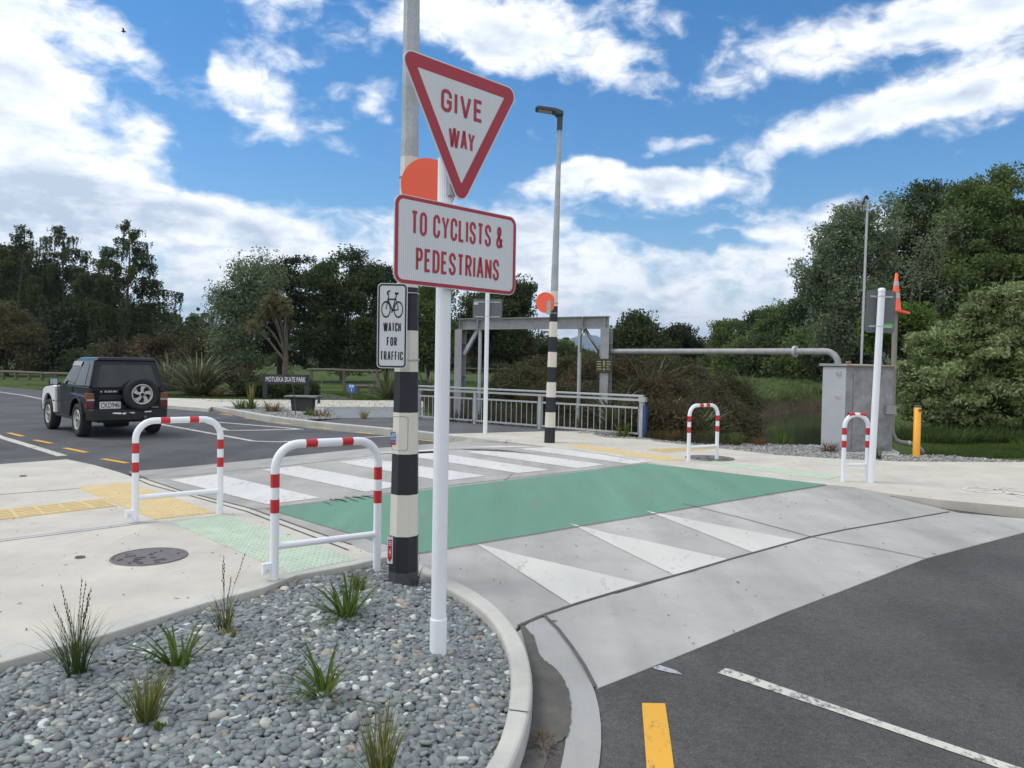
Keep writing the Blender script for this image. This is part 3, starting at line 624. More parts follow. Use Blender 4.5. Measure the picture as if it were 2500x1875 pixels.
for i in range(21): gb.add([gl[i], gl[i] - np.array((0, 0, .06)), gl[i + 1] - np.array((0, 0, .06)), gl[i + 1]], [(0, 1, 2, 3)])
og = gb.build('gutter', MT['gutter']); og['kind'] = 'structure'
dirt = [(722, 770), (800, 855), (850, 985), (885, 1012), (940, 1052), (985, 1100), (1010, 1150), (1030, 1200), (1042, 1270), (1046, 1340), (1036, 1420), (1016, 1490), (960, 1525), (915, 1560), (895, 1610), (880, 1659), (850, 1800), (580, 1800), (640, 1659), (770, 1480), (800, 1300), (795, 1180), (775, 1000), (715, 800)]
rg = random.Random(4); dd = []
for i in range(len(dirt)):
    a, b = dirt[i], dirt[(i + 1) % len(dirt)]
    for t in (0, .25, .5, .75): dd.append((a[0] + (b[0] - a[0]) * t + rg.uniform(-5, 5) * (0 < i < 16), a[1] + (b[1] - a[1]) * t + rg.uniform(-5, 5)))
dp = [G(x, y, -.112) for x, y in zoom(dd, 1000, 1250, 2.654)]
# follow the sloping channel floor (4 mm proud of it)
def on_gutter(p):
    i = int(np.argmin(np.linalg.norm(gin[:, :2] - p[:2], axis=1))); j = int(np.argmin(np.linalg.norm(gl[:, :2] - p[:2], axis=1)))
    a, b = np.linalg.norm(gin[i, :2] - p[:2]), np.linalg.norm(gl[j, :2] - p[:2]); t = a / (a + b + 1e-6); return gin[i, 2] * (1 - t) + gl[j, 2] * t + .006
dp = [(p[0], p[1], on_gutter(p)) for p in dp]
flat_poly('gutter_dirt', dp, MT['dirt'], kind='stuff'); bpy.data.objects['gutter_dirt']['label'] = 'dark silt lying in the concrete gutter beside the curved kerb'

# ---- far pavements
back = [G(x, y) for x, y in zoom([(1810, 1468), (1370, 1450), (900, 1420), (450, 1368), (0, 1320)], 1600, 640, 3.017)]
beda = [G(x, y) for x, y in zoom([(1800, 1452), (1400, 1430), (1320, 1415), (1285, 1402), (1300, 1378), (1345, 1366)], 1100, 680, 3.687)]
kr_top = [G(x, y) for x, y in zoom([(1300, 309), (1480, 343), (1760, 377), (2212, 417)], 1500, 1050, 2.212)]
kr_far = kr_top[-1] + (kr_top[-1] - kr_top[-2]) * 2.2
pl_top = [G(x, y) for x, y in zoom([(-60, 1408), (200, 1432), (500, 1465), (700, 1492), (850, 1511)], 1100, 680, 3.687)]
asph_b = [G(x, y) for x, y in zoom([(1000, 1371), (50, 1396)], 1100, 680, 3.687)] + [G(x, y) for x, y in zoom([(450, 847), (380, 849)], 900, 660, 2.126)]
FP = [tuple(p) for p in kr_top[:1] + kr_top[1:]] + [tuple(kr_far), (22, 13.2, 0)] + [tuple(G(2230, 998))] + [tuple(p) for p in back] + [tuple(p) for p in beda] + [tuple(p) for p in asph_b]
FP += [tuple(p) for p in pl_top] + [tuple(p) for p in fk_flush[1:]] + [tuple(gBR)]
flat_poly('pavement', FP, MT['pave'], skirt=.3)
# kerb along the far side of the far carriageway
kt = zoom([(392, 1434), (500, 1450), (850, 1512), (1240, 1562), (1640, 1598), (1840, 1612)], 400, 560, 3.318) + zoom([(250, 836), (380, 849), (450, 856)], 900, 660, 2.126)
kb = zoom([(480, 1437), (850, 1505), (1240, 1552), (1640, 1588), (1840, 1602)], 400, 560, 3.318)
KT = [G(x, y) for x, y in kt] + [pl_top[1], pl_top[2]]
KF = resample(KT, 22); dK = np.gradient(KF, axis=0); nK = np.stack([-dK[:, 1], dK[:, 0], 0 * dK[:, 0]], 1); nK /= np.linalg.norm(nK, axis=1)[:, None]
ribbon('kerb', KF - nK * .02, KF + nK * .14, MT['kerb'], .006, .22, .02)
# asphalt path onto the bridge, gravel strip, concrete path
KI = KF + nK * .13
pathpoly = [tuple(p) for p in KI[11:22]] + [tuple(asph_b[3])] + [tuple(p) for p in asph_b[2::-1]] + [tuple(G(x, y)) for x, y in zoom([(1345, 1366), (1180, 1330)], 1100, 680, 3.687)] + [tuple(G(x, y)) for x, y in zoom([(893, 800), (600, 772), (250, 760)], 900, 660, 2.126)] + [tuple(G(x, y)) for x, y in zoom([(1840, 1525), (1440, 1530)], 400, 560, 3.318)]
pathpoly = [(x, y, -.004) for x, y, z in pathpoly]
flat_poly('path', pathpoly, MT['path_asphalt'], skirt=.2)
cp = [tuple(G(x, y, -.006)) for x, y in zoom([(-420, 1378), (40, 1366), (560, 1377), (1840, 1386), (2100, 1390), (2100, 1440), (1840, 1437), (1320, 1438), (1000, 1438), (480, 1437), (392, 1432), (362, 1452), (40, 1427), (-420, 1408)], 400, 560, 3.318)]
flat_poly('path', cp, MT['pave'], skirt=.2)
MT['bluegrit'] = mat('grey_grit', (.20, .215, .22), .95, var=.35, vscale=60, var2=.15, v2scale=2, bump=.5, bscale=90)
MT['grit'] = mat('pale_grit', (.27, .26, .24), .95, var=.35, vscale=45, var2=.2, v2scale=3, bump=.6, bscale=70)
MT['mulch'] = mat('bark_mulch', (.10, .08, .062), .95, var=.4, vscale=30, var2=.25, v2scale=2, bump=.6, bscale=60)
flat_poly('gravel_ground', [tuple(G(x, y, -.004)) for x, y in zoom([(1320, 1439), (1840, 1438), (2100, 1441), (2100, 1524), (1840, 1524), (1440, 1529)], 400, 560, 3.318)], MT['bluegrit'])
gp = [tuple(G(x, y, -.008)) for x, y in zoom([(482, 1439), (1318, 1440), (1436, 1529)], 400, 560, 3.318)] + [(p[0], p[1], -.008) for p in KI[10:0:-1]]
flat_poly('gravel_ground', gp, MT['grit'])
flat_poly('bench_slab', [tuple(G(x, y, .004)) for x, y in zoom([(975, 1441), (1285, 1441), (1325, 1483), (1060, 1491)], 400, 560, 3.318)], MT['pale'])
pa = [tuple(G(x, y, -.02)) for x, y in zoom([(1110, 1320), (1350, 1330), (1560, 1384), (1110, 1382)], 400, 560, 3.318)]
flat_poly('path', pa, MT['path_asphalt'])
flat_poly('garden_bed', [tuple(G(x, y, -.02)) for x, y in zoom([(20, 1300), (560, 1290), (1060, 1300), (1110, 1352), (900, 1366), (300, 1330), (30, 1330)], 400, 560, 3.318)], MT['mulch'])
# strip of river gravel along the far pavement
gs = [(p[0], p[1], -.012) for p in back] + [(p[0], p[1], -.012) for p in beda]
gs2 = [tuple(G(x, y, -.012)) for x, y in zoom([(0, 1285), (450, 1330), (900, 1345), (1240, 1352), (1370, 1398), (1740, 1398), (1810, 1420), (2100, 1425)], 1600, 640, 3.017)]
gravel_far = [tuple(G(2230, 998, -.012))] + gs + [tuple(G(1385, 947, -.012))] + gs2
flat_poly('gravel_ground', gravel_far, MT['grit'])
flat_poly('cabinet_slab', [tuple(G(x, y, .002)) for x, y in zoom([(1060, 1345), (1240, 1350), (1740, 1372), (1800, 1400), (1790, 1425), (1370, 1402), (1250, 1372)], 1600, 640, 3.017)], MT['pale'])

# ---- painted markings and joints
def up(p, dz=.004): return (p[0], p[1], p[2] + dz)
gm = flat_poly('green_cycle_lane', [up(p) for p in (gTL, gTR, gBR, gBL)], MT['green'])
rs = random.Random(8); mbs = MB()
for k in range(11):
    x0 = 790 + k * 20 + rs.uniform(-6, 6); y0 = 448 - k * 2.5 + rs.uniform(-8, 8); ln = rs.uniform(34, 64); c_ = [(x0, y0), (x0 + ln * .5, y0 + 5), (x0 + ln, y0 + 14), (x0 + ln * 1.02, y0 + 16.5), (x0 + ln * .5, y0 + 9), (x0 + 1, y0 + 4)]
    mbs.add([up(G(x, y), .0075) for x, y in zoom(c_, 400, 1000, 2.011)], [tuple(range(6))])
o = mbs.build('tyre_scuffs', worn_paint('rubber_scuff', (.075, .10, .085), (.118, .258, .172), .85, 40)); o['kind'] = 'structure'
zb = [zoom(q, 400, 1000, 2.011) for q in (
    [(30, 346), (262, 318), (768, 434), (508, 467)],
    [(482, 296), (664, 278), (1180, 372), (990, 405)],
    [(856, 259), (1008, 241), (1580, 326), (1372, 352)],
    [(1180, 226), (1330, 211), (1896, 297), (1738, 313)],
    [(1482, 209), (1622, 197), (2168, 271), (2030, 289)],
    [(1742, 193), (1880, 185), (2400, 254), (2290, 268)])]
mb = MB()
for q in zb: mb.add([up(G(x, y)) for x, y in q], [(3, 2, 1, 0)])
o = mb.build('zebra_markings', MT['white_road']); o['kind'] = 'structure'
mb = MB()
for q in ([(430, 205), (690, 275), (1030, 352), (1510, 467), (1052, 606), (740, 405)],): mb.add([up(ramp(x, y)) for x, y in zoom(q, 1000, 1250, 2.654)], [tuple(range(len(q)))])
for q in ([(-240, 505), (0, 566), (140, 594), (612, 699), (325, 786), (0, 628)], [(168, 436), (420, 487), (985, 596), (752, 664)]):
    mb.add([up(ramp(x, y)) for x, y in zoom(q, 1500, 1050, 2.212)], [tuple(range(len(q)))])
o = mb.build('ramp_arrow_markings', MT['tooth']); o['kind'] = 'structure'
mb = MB()
for q in ([(930, 222), (1360, 193), (1360, 203)], [(1425, 188), (1640, 179), (1850, 183)]): mb.add([up(framp(x, y), .006) for x, y in zoom(q, 400, 1000, 2.011)], [(0, 1, 2)])
o = mb.build('ramp_arrow_markings', MT['white_road']); o['kind'] = 'structure'
# lines on the near road
flat_poly('white_line', [up(G(x, y, ZR)) for x, y in zoom([(556, 318), (600, 294), (632, 300), (1500, 600), (2212, 838), (2700, 1000), (2640, 1040), (2160, 862), (1430, 610)], 1500, 1500, 2.212)], MT['white_worn'])
flat_poly('yellow_line', [up(G(x, y, ZR)) for x, y in zoom([(148, 482), (274, 484), (304, 690), (330, 900), (356, 1100), (180, 1100), (172, 800)], 1500, 1500, 2.212)], MT['yellow_road'])
flat_poly('white_line', [up(G(x, y, ZR)) for x, y in zoom([(205, 290), (245, 277), (330, 305), (368, 328), (300, 318), (225, 300)], 1500, 1500, 2.212)], worn_paint('chalky_smear', (.40, .41, .43), (.12, .12, .12), .9, 40))
# lines on the far road
stripes('white_line', [[G(x, y, ZF) for x, y in [(-120, 828), (0, 847), (50, 854), (95, 863), (220, 889), (354, 918), (470, 939), (548, 953), (604, 955), (700, 949), (850, 942)]],
                       [G(x, y, ZF) for x, y in zoom([(150, 42), (235, 72), (310, 103)], 400, 1000, 2.011)], [G(x, y, ZF) for x, y in zoom([(240, 60), (420, 75), (680, 97)], 400, 1000, 2.011)]], .13, MT['white_worn'])
stripes('white_line', [[G(x, y, ZF) for x, y in zoom([(300, 103), (480, 101), (685, 97)], 400, 1000, 2.011)], [G(x, y, ZF) for x, y in [(-60, 920), (0, 944), (60, 962), (135, 985)]]], .16, MT['white_worn'])
yd = [zoom(q, 0, 1050, 2.458) for q in ([(50, 17), (138, 38)], [(206, 60), (310, 80)], [(390, 108), (518, 135)], [(615, 173), (762, 199)])] + [zoom(q, 400, 560, 3.318) for q in ([(320, 1465), (372, 1474)], [(455, 1494), (555, 1508)], [(650, 1528), (770, 1541)], [(910, 1564), (1040, 1578)], [(1190, 1600), (1360, 1618)], [(1545, 1642), (1700, 1655)])] + [zoom(q, 900, 660, 2.126) for q in ([(250, 878), (370, 892)],)]
stripes('yellow_line', [[G(x, y, ZF) for x, y in q] for q in yd], .10, MT['yellow_road'])
# joints in the concrete
jn = [[G(x, y) for x, y in jl[:-1]], [G(x, y) for x, y in zoom([(815, 292), (900, 330), (1140, 395), (1480, 490), (1790, 608), (2090, 722)], 0, 1050, 2.458)],
      [G(x, y) for x, y in [(325, 1034), (354, 1032), (565, 1012), (684, 999), (900, 973), (1165, 966)]],
      [up(G(x, y), .001) for x, y in [(540, 1101), (575, 1099), (1000, 1046), (1400, 1001)]], [up(G(x, y), .001) for x, y in [(900, 1197.5), (1340, 1123), (1785, 1048.5)]],
      [G(x, y) for x, y in zoom([(1105, 1543), (1400, 1590), (1700, 1640)], 1100, 680, 3.687)]]
stripes('joints', jn, .016, MT['joint'], dz=.0062)
jr = [[ramp(x, y) for x, y in zoom(q, z0, z1, z2)] for q, z0, z1, z2 in (([(700, 742), (870, 668), (1100, 590), (1300, 530), (1520, 466), (1858, 376)], 1000, 1250, 2.654),
      ([(0, 882), (325, 788), (620, 700), (1060, 578), (1240, 540), (1810, 442)], 1500, 1050, 2.212), ([(370, 398), (700, 480), (1060, 578), (1400, 638), (1675, 694)], 1500, 1050, 2.212), ([(870, 670), (960, 758), (1050, 876), (1130, 998), (1205, 1142)], 1000, 1250, 2.654))]
stripes('joints', [jr[0], jr[1], jr[3]], .022, MT['joint'], dz=.0062); stripes('joints', [jr[2], [ramp(x, y) for x, y in zoom([(1290, 309), (1860, 446)], 1500, 1050, 2.212)]], .014, MT['joint'], dz=.0072)
stripes('pale_strip', [[G(x, y) for x, y in zoom([(-300, 700), (0, 662), (500, 600), (940, 543)], 0, 1050, 2.458)]], .11, MT['pale'])
stripes('pale_strip', [[G(x, y) for x, y in zoom([(-300, 420), (0, 385), (480, 348)], 0, 1050, 2.458)]], .07, MT['pale'])
stripes('joints', [[G(x, y) for x, y in zoom([(-300, 700), (0, 662), (500, 600), (940, 543)], 0, 1050, 2.458)], [G(x, y) for x, y in zoom([(1225, 905), (1180, 880), (1135, 845)], 450, 1050, 2.9)][:0] or [G(x, y) for x, y in [(0, 1421), (-20, 1404), (-60, 1398)]]], .007, MT['joint'], dz=.0085)
kj = [(KIN[9] + np.array([-.0, 0, .009]), KOUT[10] + np.array([0, 0, .009]))]
stripes('joints', [[tuple(a), tuple(b)] for a, b in kj], .008, MT['joint'], dz=0)

# ================================================================== TACTILE PAVING, MANHOLES
def tactile(name, label, TL, TR, BR, BL, m, nu, nv, style, group=None):
    """raised paving panel over four ground corners: rows of domes or bars on a thin plate"""
    TL, TR, BR, BL = [np.array(p) for p in (TL, TR, BR, BL)]
    c = (TL + TR + BR + BL) / 4; c[2] = 0; t = thing(name, label, 'tactile paving', tuple(c), group=group)
    P_ = lambda u, v: (TL * (1 - u) + TR * u) * (1 - v) + (BL * (1 - u) + BR * u) * v - c
    b = MB(); q = [P_(0, 0), P_(1, 0), P_(1, 1), P_(0, 1)]
    b.hexa([p + np.array([0, 0, -.01]) for p in q][::-1][::-1], [p + np.array([0, 0, .006]) for p in q]); b.build('panel', m, t)
    d = MB()
    if style == 'dome':
        for i in range(nu):
            for j in range(nv):
                p = P_((i + .5) / nu, (j + .5) / nv); r = .0135
                ring = [(p[0] + r * math.cos(a), p[1] + r * math.sin(a), .0055) for a in np.arange(8) * math.pi / 4]; top = [(p[0] + r * .6 * math.cos(a), p[1] + r * .6 * math.sin(a), .0115) for a in np.arange(8) * math.pi / 4]
                d.add(ring + top, [(k, (k + 1) % 8, 8 + (k + 1) % 8, 8 + k) for k in range(8)] + [tuple(range(8, 16))])
    else:
        for j in range(nv):
            v0, v1 = (j + .25) / nv, (j + .75) / nv
            for i in range(nu):
                u0, u1 = (i + .04) / nu, (i + .96) / nu
                a = [P_(u0, v0), P_(u1, v0), P_(u1, v1), P_(u0, v1)]; cc = sum(a) / 4
                d.hexa([x + np.array([0, 0, .005]) for x in a], [cc + (x - cc) * .93 + np.array([0, 0, .0115]) for x in a])
    o = d.build('domes' if style == 'dome' else 'bars', m, t)
    return t
Z1 = lambda q: [G(x, y) for x, y in zoom(q, 0, 1050, 2.458)]
tactile('tactile_paving', 'pale green dotted tactile paving in front of the near hoop barrier', *Z1([(1030, 556), (1345, 508), (2150, 780), (1735, 862)]), MT['gtac'], 12, 34, 'dome', 'tactile paving at the crossing')
tactile('tactile_paving', 'yellow dotted tactile paving panel under the hoop barrier beside the kerb line', *Z1([(465, 347), (770, 316), (1295, 497), (930, 538)]), MT['ytac'], 12, 30, 'dome', 'tactile paving at the crossing')
tactile('tactile_paving', 'narrow yellow ribbed guidance strip leading in from the left edge', *Z1([(-420, 527), (610, 415), (705, 457), (-420, 590)]), MT['ytac'], 7, 6, 'bar', 'tactile paving at the crossing')
Z6 = lambda q: [G(x, y) for x, y in zoom(q, 1100, 680, 3.687)]
tactile('tactile_paving', 'far yellow dotted tactile paving beside the distant striped lamp pole', *Z6([(1055, 1508), (1200, 1498), (2210, 1640), (1900, 1640)]), MT['ytac'], 10, 40, 'dome', 'tactile paving at the crossing')
tactile('tactile_paving', 'far yellow ribbed guidance strip running back past the far left hoop barrier', *Z6([(1750, 1545), (2300, 1514), (2420, 1528), (1900, 1568)]), MT['ytac'], 6, 6, 'bar', 'tactile paving at the crossing')
tactile('tactile_paving', 'faint pale green tactile paving strip along the far edge of the green lane', *[G(x, y) for x, y in zoom([(330, 1478), (440, 1466), (1370, 1580), (1270, 1602)], 1600, 640, 3.017)], MT['gtac'], 10, 40, 'dome', 'tactile paving at the crossing')

def manhole(px, py, r, label):
    p = G(px, py); t = thing('manhole_cover', label, 'manhole cover', (p[0], p[1], 0)); b = MB()
    b.lathe([(0, .007), (r * .93, .007)], 36, m=0); b.build('lid', MT['iron'], t)
    f = MB(); f.lathe([(r * .945, .001), (r * .945, .009), (r * 1.03, .009), (r * 1.045, .001)], 40); f.build('ring', MT['iron'], t)
    s_ = MB(); rr = random.Random(3)
    for k in range(26):
        a, q = rr.uniform(0, 6.28), r * .86 * math.sqrt(rr.random()); x, y = q * math.cos(a), q * math.sin(a); w, h = r * .075, r * .03; th = rr.choice((0, 1.57)) + .4
        c_, sn = math.cos(th), math.sin(th); pts = [(x + u * w * c_ - v * h * sn, y + u * w * sn + v * h * c_) for u, v in ((-1, -1), (1, -1), (1, 1), (-1, 1))]
        s_.hexa([(a_, b_, .006) for a_, b_ in pts], [(a_, b_, .015) for a_, b_ in pts])
    s_.build('lugs', MT['iron'], t)
manhole(323, 1203, .268, 'round dark iron manhole cover in the near footpath')
manhole(173, 1205, .035, 'tiny round iron toby cap left of the manhole cover')
manhole(1533, 990, .40, 'dark manhole cover in the far pavement under the far left hoop barrier')
manhole(50, 1029, .04, 'tiny iron cap in the footpath near the left edge')

# ================================================================== HOOP BARRIERS
def hoop(L, Rr, label, H=.985, r=.0305):
    L = np.array(L); Rr = np.array(Rr); w = float(np.linalg.norm((Rr - L)[:2])); a = math.atan2(Rr[1] - L[1], Rr[0] - L[0])
    t = thing('hoop_barrier', label, 'barrier', (L[0], L[1], L[2]), a, 'red and white hoop barriers at the crossing')
    rc = .17; path = [(0, 0, -.1), (0, 0, H - r - rc)] + [(rc - rc * math.cos(q), 0, H - r - rc + rc * math.sin(q)) for q in np.linspace(.12, math.pi / 2, 9)]
    path += [(w - p[0], 0, p[2]) for p in path[::-1]]
    b = MB(); b.tube(path, r, 18); b.build('hoop', MT['white'], t)
    c = MB(); c.tube([(0, 0, .235), (w, 0, .235)], .024, 14); c.build('lower_bar', MT['white'], t)
    def band(p, q): m_ = MB(); m_.tube([p, q], r + .0012, 18, caps=False); m_.build('reflective_band', MT['red'], t)
    for x in (0, w):
        band((x, 0, .475), (x, 0, .57)); band((x, 0, .655), (x, 0, .75))
    band((rc + .045, 0, H - r), (rc + .13, 0, H - r)); band((w - rc - .13, 0, H - r), (w - rc - .045, 0, H - r))
    return t, w
def bracket(t, x):
    b = MB(); b.box(x - .085, x - .022, -.018, .018, .045, .125); b.lathe([(0, .025), (.012, .025), (.012, .017), (.012, .012)], 10, 'y', (x - .057, -.045, .078)); b.build('bracket', MT['white'], t, bevel=.004)
t, w = hoop(G(592, 1252), G(814, 1219), 'nearest red and white hoop barrier, standing at the edge of the pebble bed'); bracket(t, 0)
t, w = hoop(G(292, 1129), G(475, 1110), 'left red and white hoop barrier standing on the yellow tactile paving'); bracket(t, 0)
hoop(G(1487, 997), G(1548, 992.5), 'far red and white hoop barrier beside the yellow tactile paving and bank', .955)
hoop(G(1821, 1040), G(1872, 1040), 'far right red and white hoop barrier against the white sign post', .965)

# ================================================================== GIVE WAY SIGN
def tri_poly(cx, zt, w, h, r): return rounded([(cx - w / 2, zt), (cx, zt - h), (cx + w / 2, zt)], r, 8)
TH = R(45)
P0 = (-.276, 4.056)
def give_way():
    t = thing('give_way_sign', 'white post carrying a red give way triangle and a cyclists and pedestrians plate', 'road sign', (P0[0], P0[1], 0), TH)
    px, py = -.064, .066                       # post axis in sign coordinates (behind the plates)
    b = MB(); n = 44
    ring = [(.0385 + (.0016 if i % 2 else 0)) for i in range(n)]
    vs = []; zs = (0.17, 2.62)
    for z in zs:
        for i in range(n): a = 2 * math.pi * i / n; vs.append((px + ring[i] * math.cos(a), py + ring[i] * math.sin(a), z))
    b.add(vs, [(i, (i + 1) % n, n + (i + 1) % n, n + i) for i in range(n)] + [tuple(range(n, 2 * n))])
    post = b.build('post', MT['white'], t)
    s_ = MB(); s_.lathe([(.0445, -.15), (.0455, .19), (.045, .197), (.040, .199)], 32, c=(px, py, 0)); s_.build('socket', MT['white'], t)
    # channel stiffener behind the triangle
    k = MB(); k.box(px - .02, px + .02, .006, .024, 2.42, 2.98); k.build('stiffener', MT['galv'], t)
    # triangle
    zt, w, h = 3.080, .842, .728; cx = -.012
    o3 = tri_poly(cx, zt, w, h, .052); f = MB(); f.prism(o3, -.001, .004); f.build('triangle_plate', MT['signedge'], t)
    o2 = tri_poly(cx, zt - .007, w - .026, h - .0218, .046); tri_in = tri_poly(cx, 3.007, .598, .519, .004)
    red = MB(); ring_faces(red, o2, tri_in, -.0022); red.build('red_border', MT['signred'], t)
    wf = MB(); sheet(wf, tri_in, -.0020); wf.build('white_face', MT['signwhite'], t)
    sign_text('GIVE', -.158, .130, 2.832, 2.948, -.0036, MT['signred'], t, .019, .27); sign_text('WAY', -.104, .076, 2.664, 2.764, -.0036, MT['signred'], t, .0165, .12)
    # lower plate
    x0, x1, z0, z1 = -.436, .402, 1.935, 2.372
    f = MB(); f.prism(rounded(rect(x0, x1, z0, z1), .052, 8), -.001, .004); f.build('lower_plate', MT['signedge'], t)
    a = rounded(rect(x0 + .004, x1 - .004, z0 + .004, z1 - .004), .049, 8); c = rounded(rect(x0 + .024, x1 - .025, z0 + .022, z1 - .022), .03, 8)
    red = MB(); ring_faces(red, a, c, -.0022); red.build('red_border', MT['signred'], t)
    wf = MB(); sheet(wf, c, -.0020); wf.build('white_face', MT['signwhite'], t)
    sign_text('TO CYCLISTS &', -.337, .296, 2.184, 2.302, -.0036, MT['signred'], t, .0152, .22); sign_text('PEDESTRIANS', -.303, .270, 2.006, 2.122, -.0036, MT['signred'], t, .0152, .22)
    for z in (2.0, 2.3): c_ = MB(); c_.box(px - .056, px + .056, .004, .03, z - .014, z + .014); c_.build('clamp', MT['galv'], t)
give_way()

# ================================================================== STRIPED LAMP POLES
def octagon_pole(zs, rad, mats_i, n=8, rot=math.pi / 8):
    b = MB()
    for (z0, z1, m_) in mats_i:
        r0, r1 = rad(z0), rad(z1)
        a = [(r0 * math.cos(2 * math.pi * i / n + rot), r0 * math.sin(2 * math.pi * i / n + rot), z0) for i in range(n)]
        c = [(r1 * math.cos(2 * math.pi * i / n + rot), r1 * math.sin(2 * math.pi * i / n + rot), z1) for i in range(n)]
        b.add(a + c, [(i, (i + 1) % n, n + (i + 1) % n, n + i) for i in range(n)], m_)
    return b
def bike(mb, cx, cz, s, y, up_axis=False, sz=None):
    sz = sz or s
    """side-view bicycle symbol, about 1.55 s wide and 1.3 s high"""
    def put(pts2):
        mb.add([(cx + p[0] * s, y, cz + p[1] * sz) if not up_axis else (cx + p[0] * s, cz + p[1] * s, y) for p in pts2], [tuple(range(len(pts2)))])
    def bar(a, b, w):
        a, b = Vector(a), Vector(b); d = (b - a).normalized(); n_ = Vector((-d.y, d.x)) * w / 2; put([a + n_, b + n_, b - n_, a - n_])
    for wx in (-.52, .52):
        o_, i_ = circ(wx, 0, .39, 28), circ(wx, 0, .31, 28); n = 28
        for k in range(n): put([o_[k], o_[(k + 1) % n], i_[(k + 1) % n], i_[k]])
    bar((-.52, 0), (-.30, .62), .075); bar((-.36, .47), (.30, .47), .075); bar((-.36, .47), (.02, -.06), .085); bar((.02, -.06), (.36, .72), .085); bar((.52, 0), (.30, .47), .06); bar((.02, -.05), (.52, 0), .06)
    bar((.20, .74), (.52, .74), .10); bar((-.30, .62), (-.38, .80), .075); bar((-.42, .80), (-.18, .86), .085); bar((-.44, .80), (-.42, .66), .07); bar((-.06, -.14), (.10, .02), .09)
# white bicycle symbol on the far right pavement
p = G(2140, 1066); mb = MB(); bike(mb, 0, 0, .62, .004, True); o = mb.build('bicycle_marking', MT['white_road']); o.location = (p[0] + .25, p[1], 0); o.rotation_euler = (0, 0, R(-52)); o['kind'] = 'structure'
def lamp_pole(name, label, base, z0, r0, r1, top, watch):
    t = thing(name, label, 'lamp pole', (base[0], base[1], z0), 0, 'striped crossing lamp poles')
    rad = lambda z: max(.035, r0 + (r1 - r0) * z / 6.0)
    segs = [(-.2, .07 if watch else .0, 3), (.07 if watch else 0., .317, 1)]; z = .317; k = 0
    while z < 2.65: segs.append((z, min(z + .295, 2.66), 2 if k % 2 == 0 else 1)); z += .295; k += 1
    segs[-1] = (segs[-1][0], 2.66 if not watch else 2.07, segs[-1][2])
    if watch:
        segs = [(-.2, .06, 3), (.06, .317, 1), (.317, .613, 2), (.613, .901, 1), (.901, 1.195, 2), (1.195, 1.484, 1), (1.484, 1.776, 2), (1.776, 2.08, 1), (2.08, 3.0, 2), (3.0, top, 0)]
    else:
        segs = [(-.2, .31, 1)] + [(.31 + .3 * i, .31 + .3 * (i + 1), 2 - i % 2) for i in range(7)] + [(2.41, 2.72, 1), (2.72, 3.02, 2), (3.02, top, 0)]
    octagon_pole(None, rad, segs).build('pole', [MT['galv'], MT['blackband'], MT['cream'], MT['darkgrey']], t)
    return t, rad
# near pole, with the watch-for-traffic plate and an orange disc
t, rad = lamp_pole('lamp_pole', 'near octagonal black and cream banded pole carrying the watch-for-traffic bicycle sign', (-.755, 5.50), 0, .110, .018, 8.2, True)
def watch_sign(t):
    bx, by = -.9 + .755, 5.3 - 5.50 + .03    # left-front of the pole, local
    ox = -.145; y = -.165
    def X(x): return ox + x
    x0, x1, z0, z1 = -.040, .168, 1.508, 2.095
    f = MB(); f.prism(rounded(rect(X(x0), X(x1), z0, z1), .03, 7), y - .002, y + .003); plate = f.build('bicycle_sign', MT['signwhite'], t)
    a = rounded(rect(X(x0 + .006), X(x1 - .006), z0 + .006, z1 - .006), .026, 7); c = rounded(rect(X(x0 + .017), X(x1 - .017), z0 + .017, z1 - .017), .017, 7)
    b = MB(); ring_faces(b, a, c, y - .0034); b.build('black_border', MT['black'], plate)
    b = MB(); bike(b, X(.063), 1.914, .083, y - .0034, False, .150); b.build('bicycle_symbol', MT['black'], plate)
    sign_text('WATCH', X(.003), X(.125), 1.762, 1.824, y - .0034, MT['black'], plate, .0080, .2); sign_text('FOR', X(.028), X(.100), 1.662, 1.724, y - .0034, MT['black'], plate, .0085, .26); sign_text('TRAFFIC', X(-.016), X(.142), 1.563, 1.625, y - .0034, MT['black'], plate, .0080, .24)
    for z in (1.57, 2.04):
        b = MB(); b.tube([((.114 - .0153 * z) * math.cos(q), (.114 - .0153 * z) * math.sin(q), z) for q in np.linspace(0, 2 * math.pi, 25)], .0045, 6, caps=False); b.beam((-.07, -.162, z), (-.03, -.07, z), .02, .03); b.build('strap', MT['galv_light'], t)
watch_sign(t)
def disc(t, cx, cy, cz, r, th):
    b = MB(); q = circ(0, 0, r, 48); b.prism(q, -.002, .002); o = b.build('orange_disc', MT['orange'], t); o.location = (cx, cy, cz); o.rotation_euler = (0, 0, th); return o
pd = D(975, 412, 5.42); pc = D(962, 428, 5.42)
pc = D(926, 403, 5.40); disc(t, pc[0] + .755, -.10 + .0, pc[2], .197, R(20))
b = MB(); b.tube([(.070 * math.cos(q), .070 * math.sin(q), 2.86) for q in np.linspace(0, 2 * math.pi, 25)], .006, 6, caps=False); b.build('strap', MT['galv_light'], t)
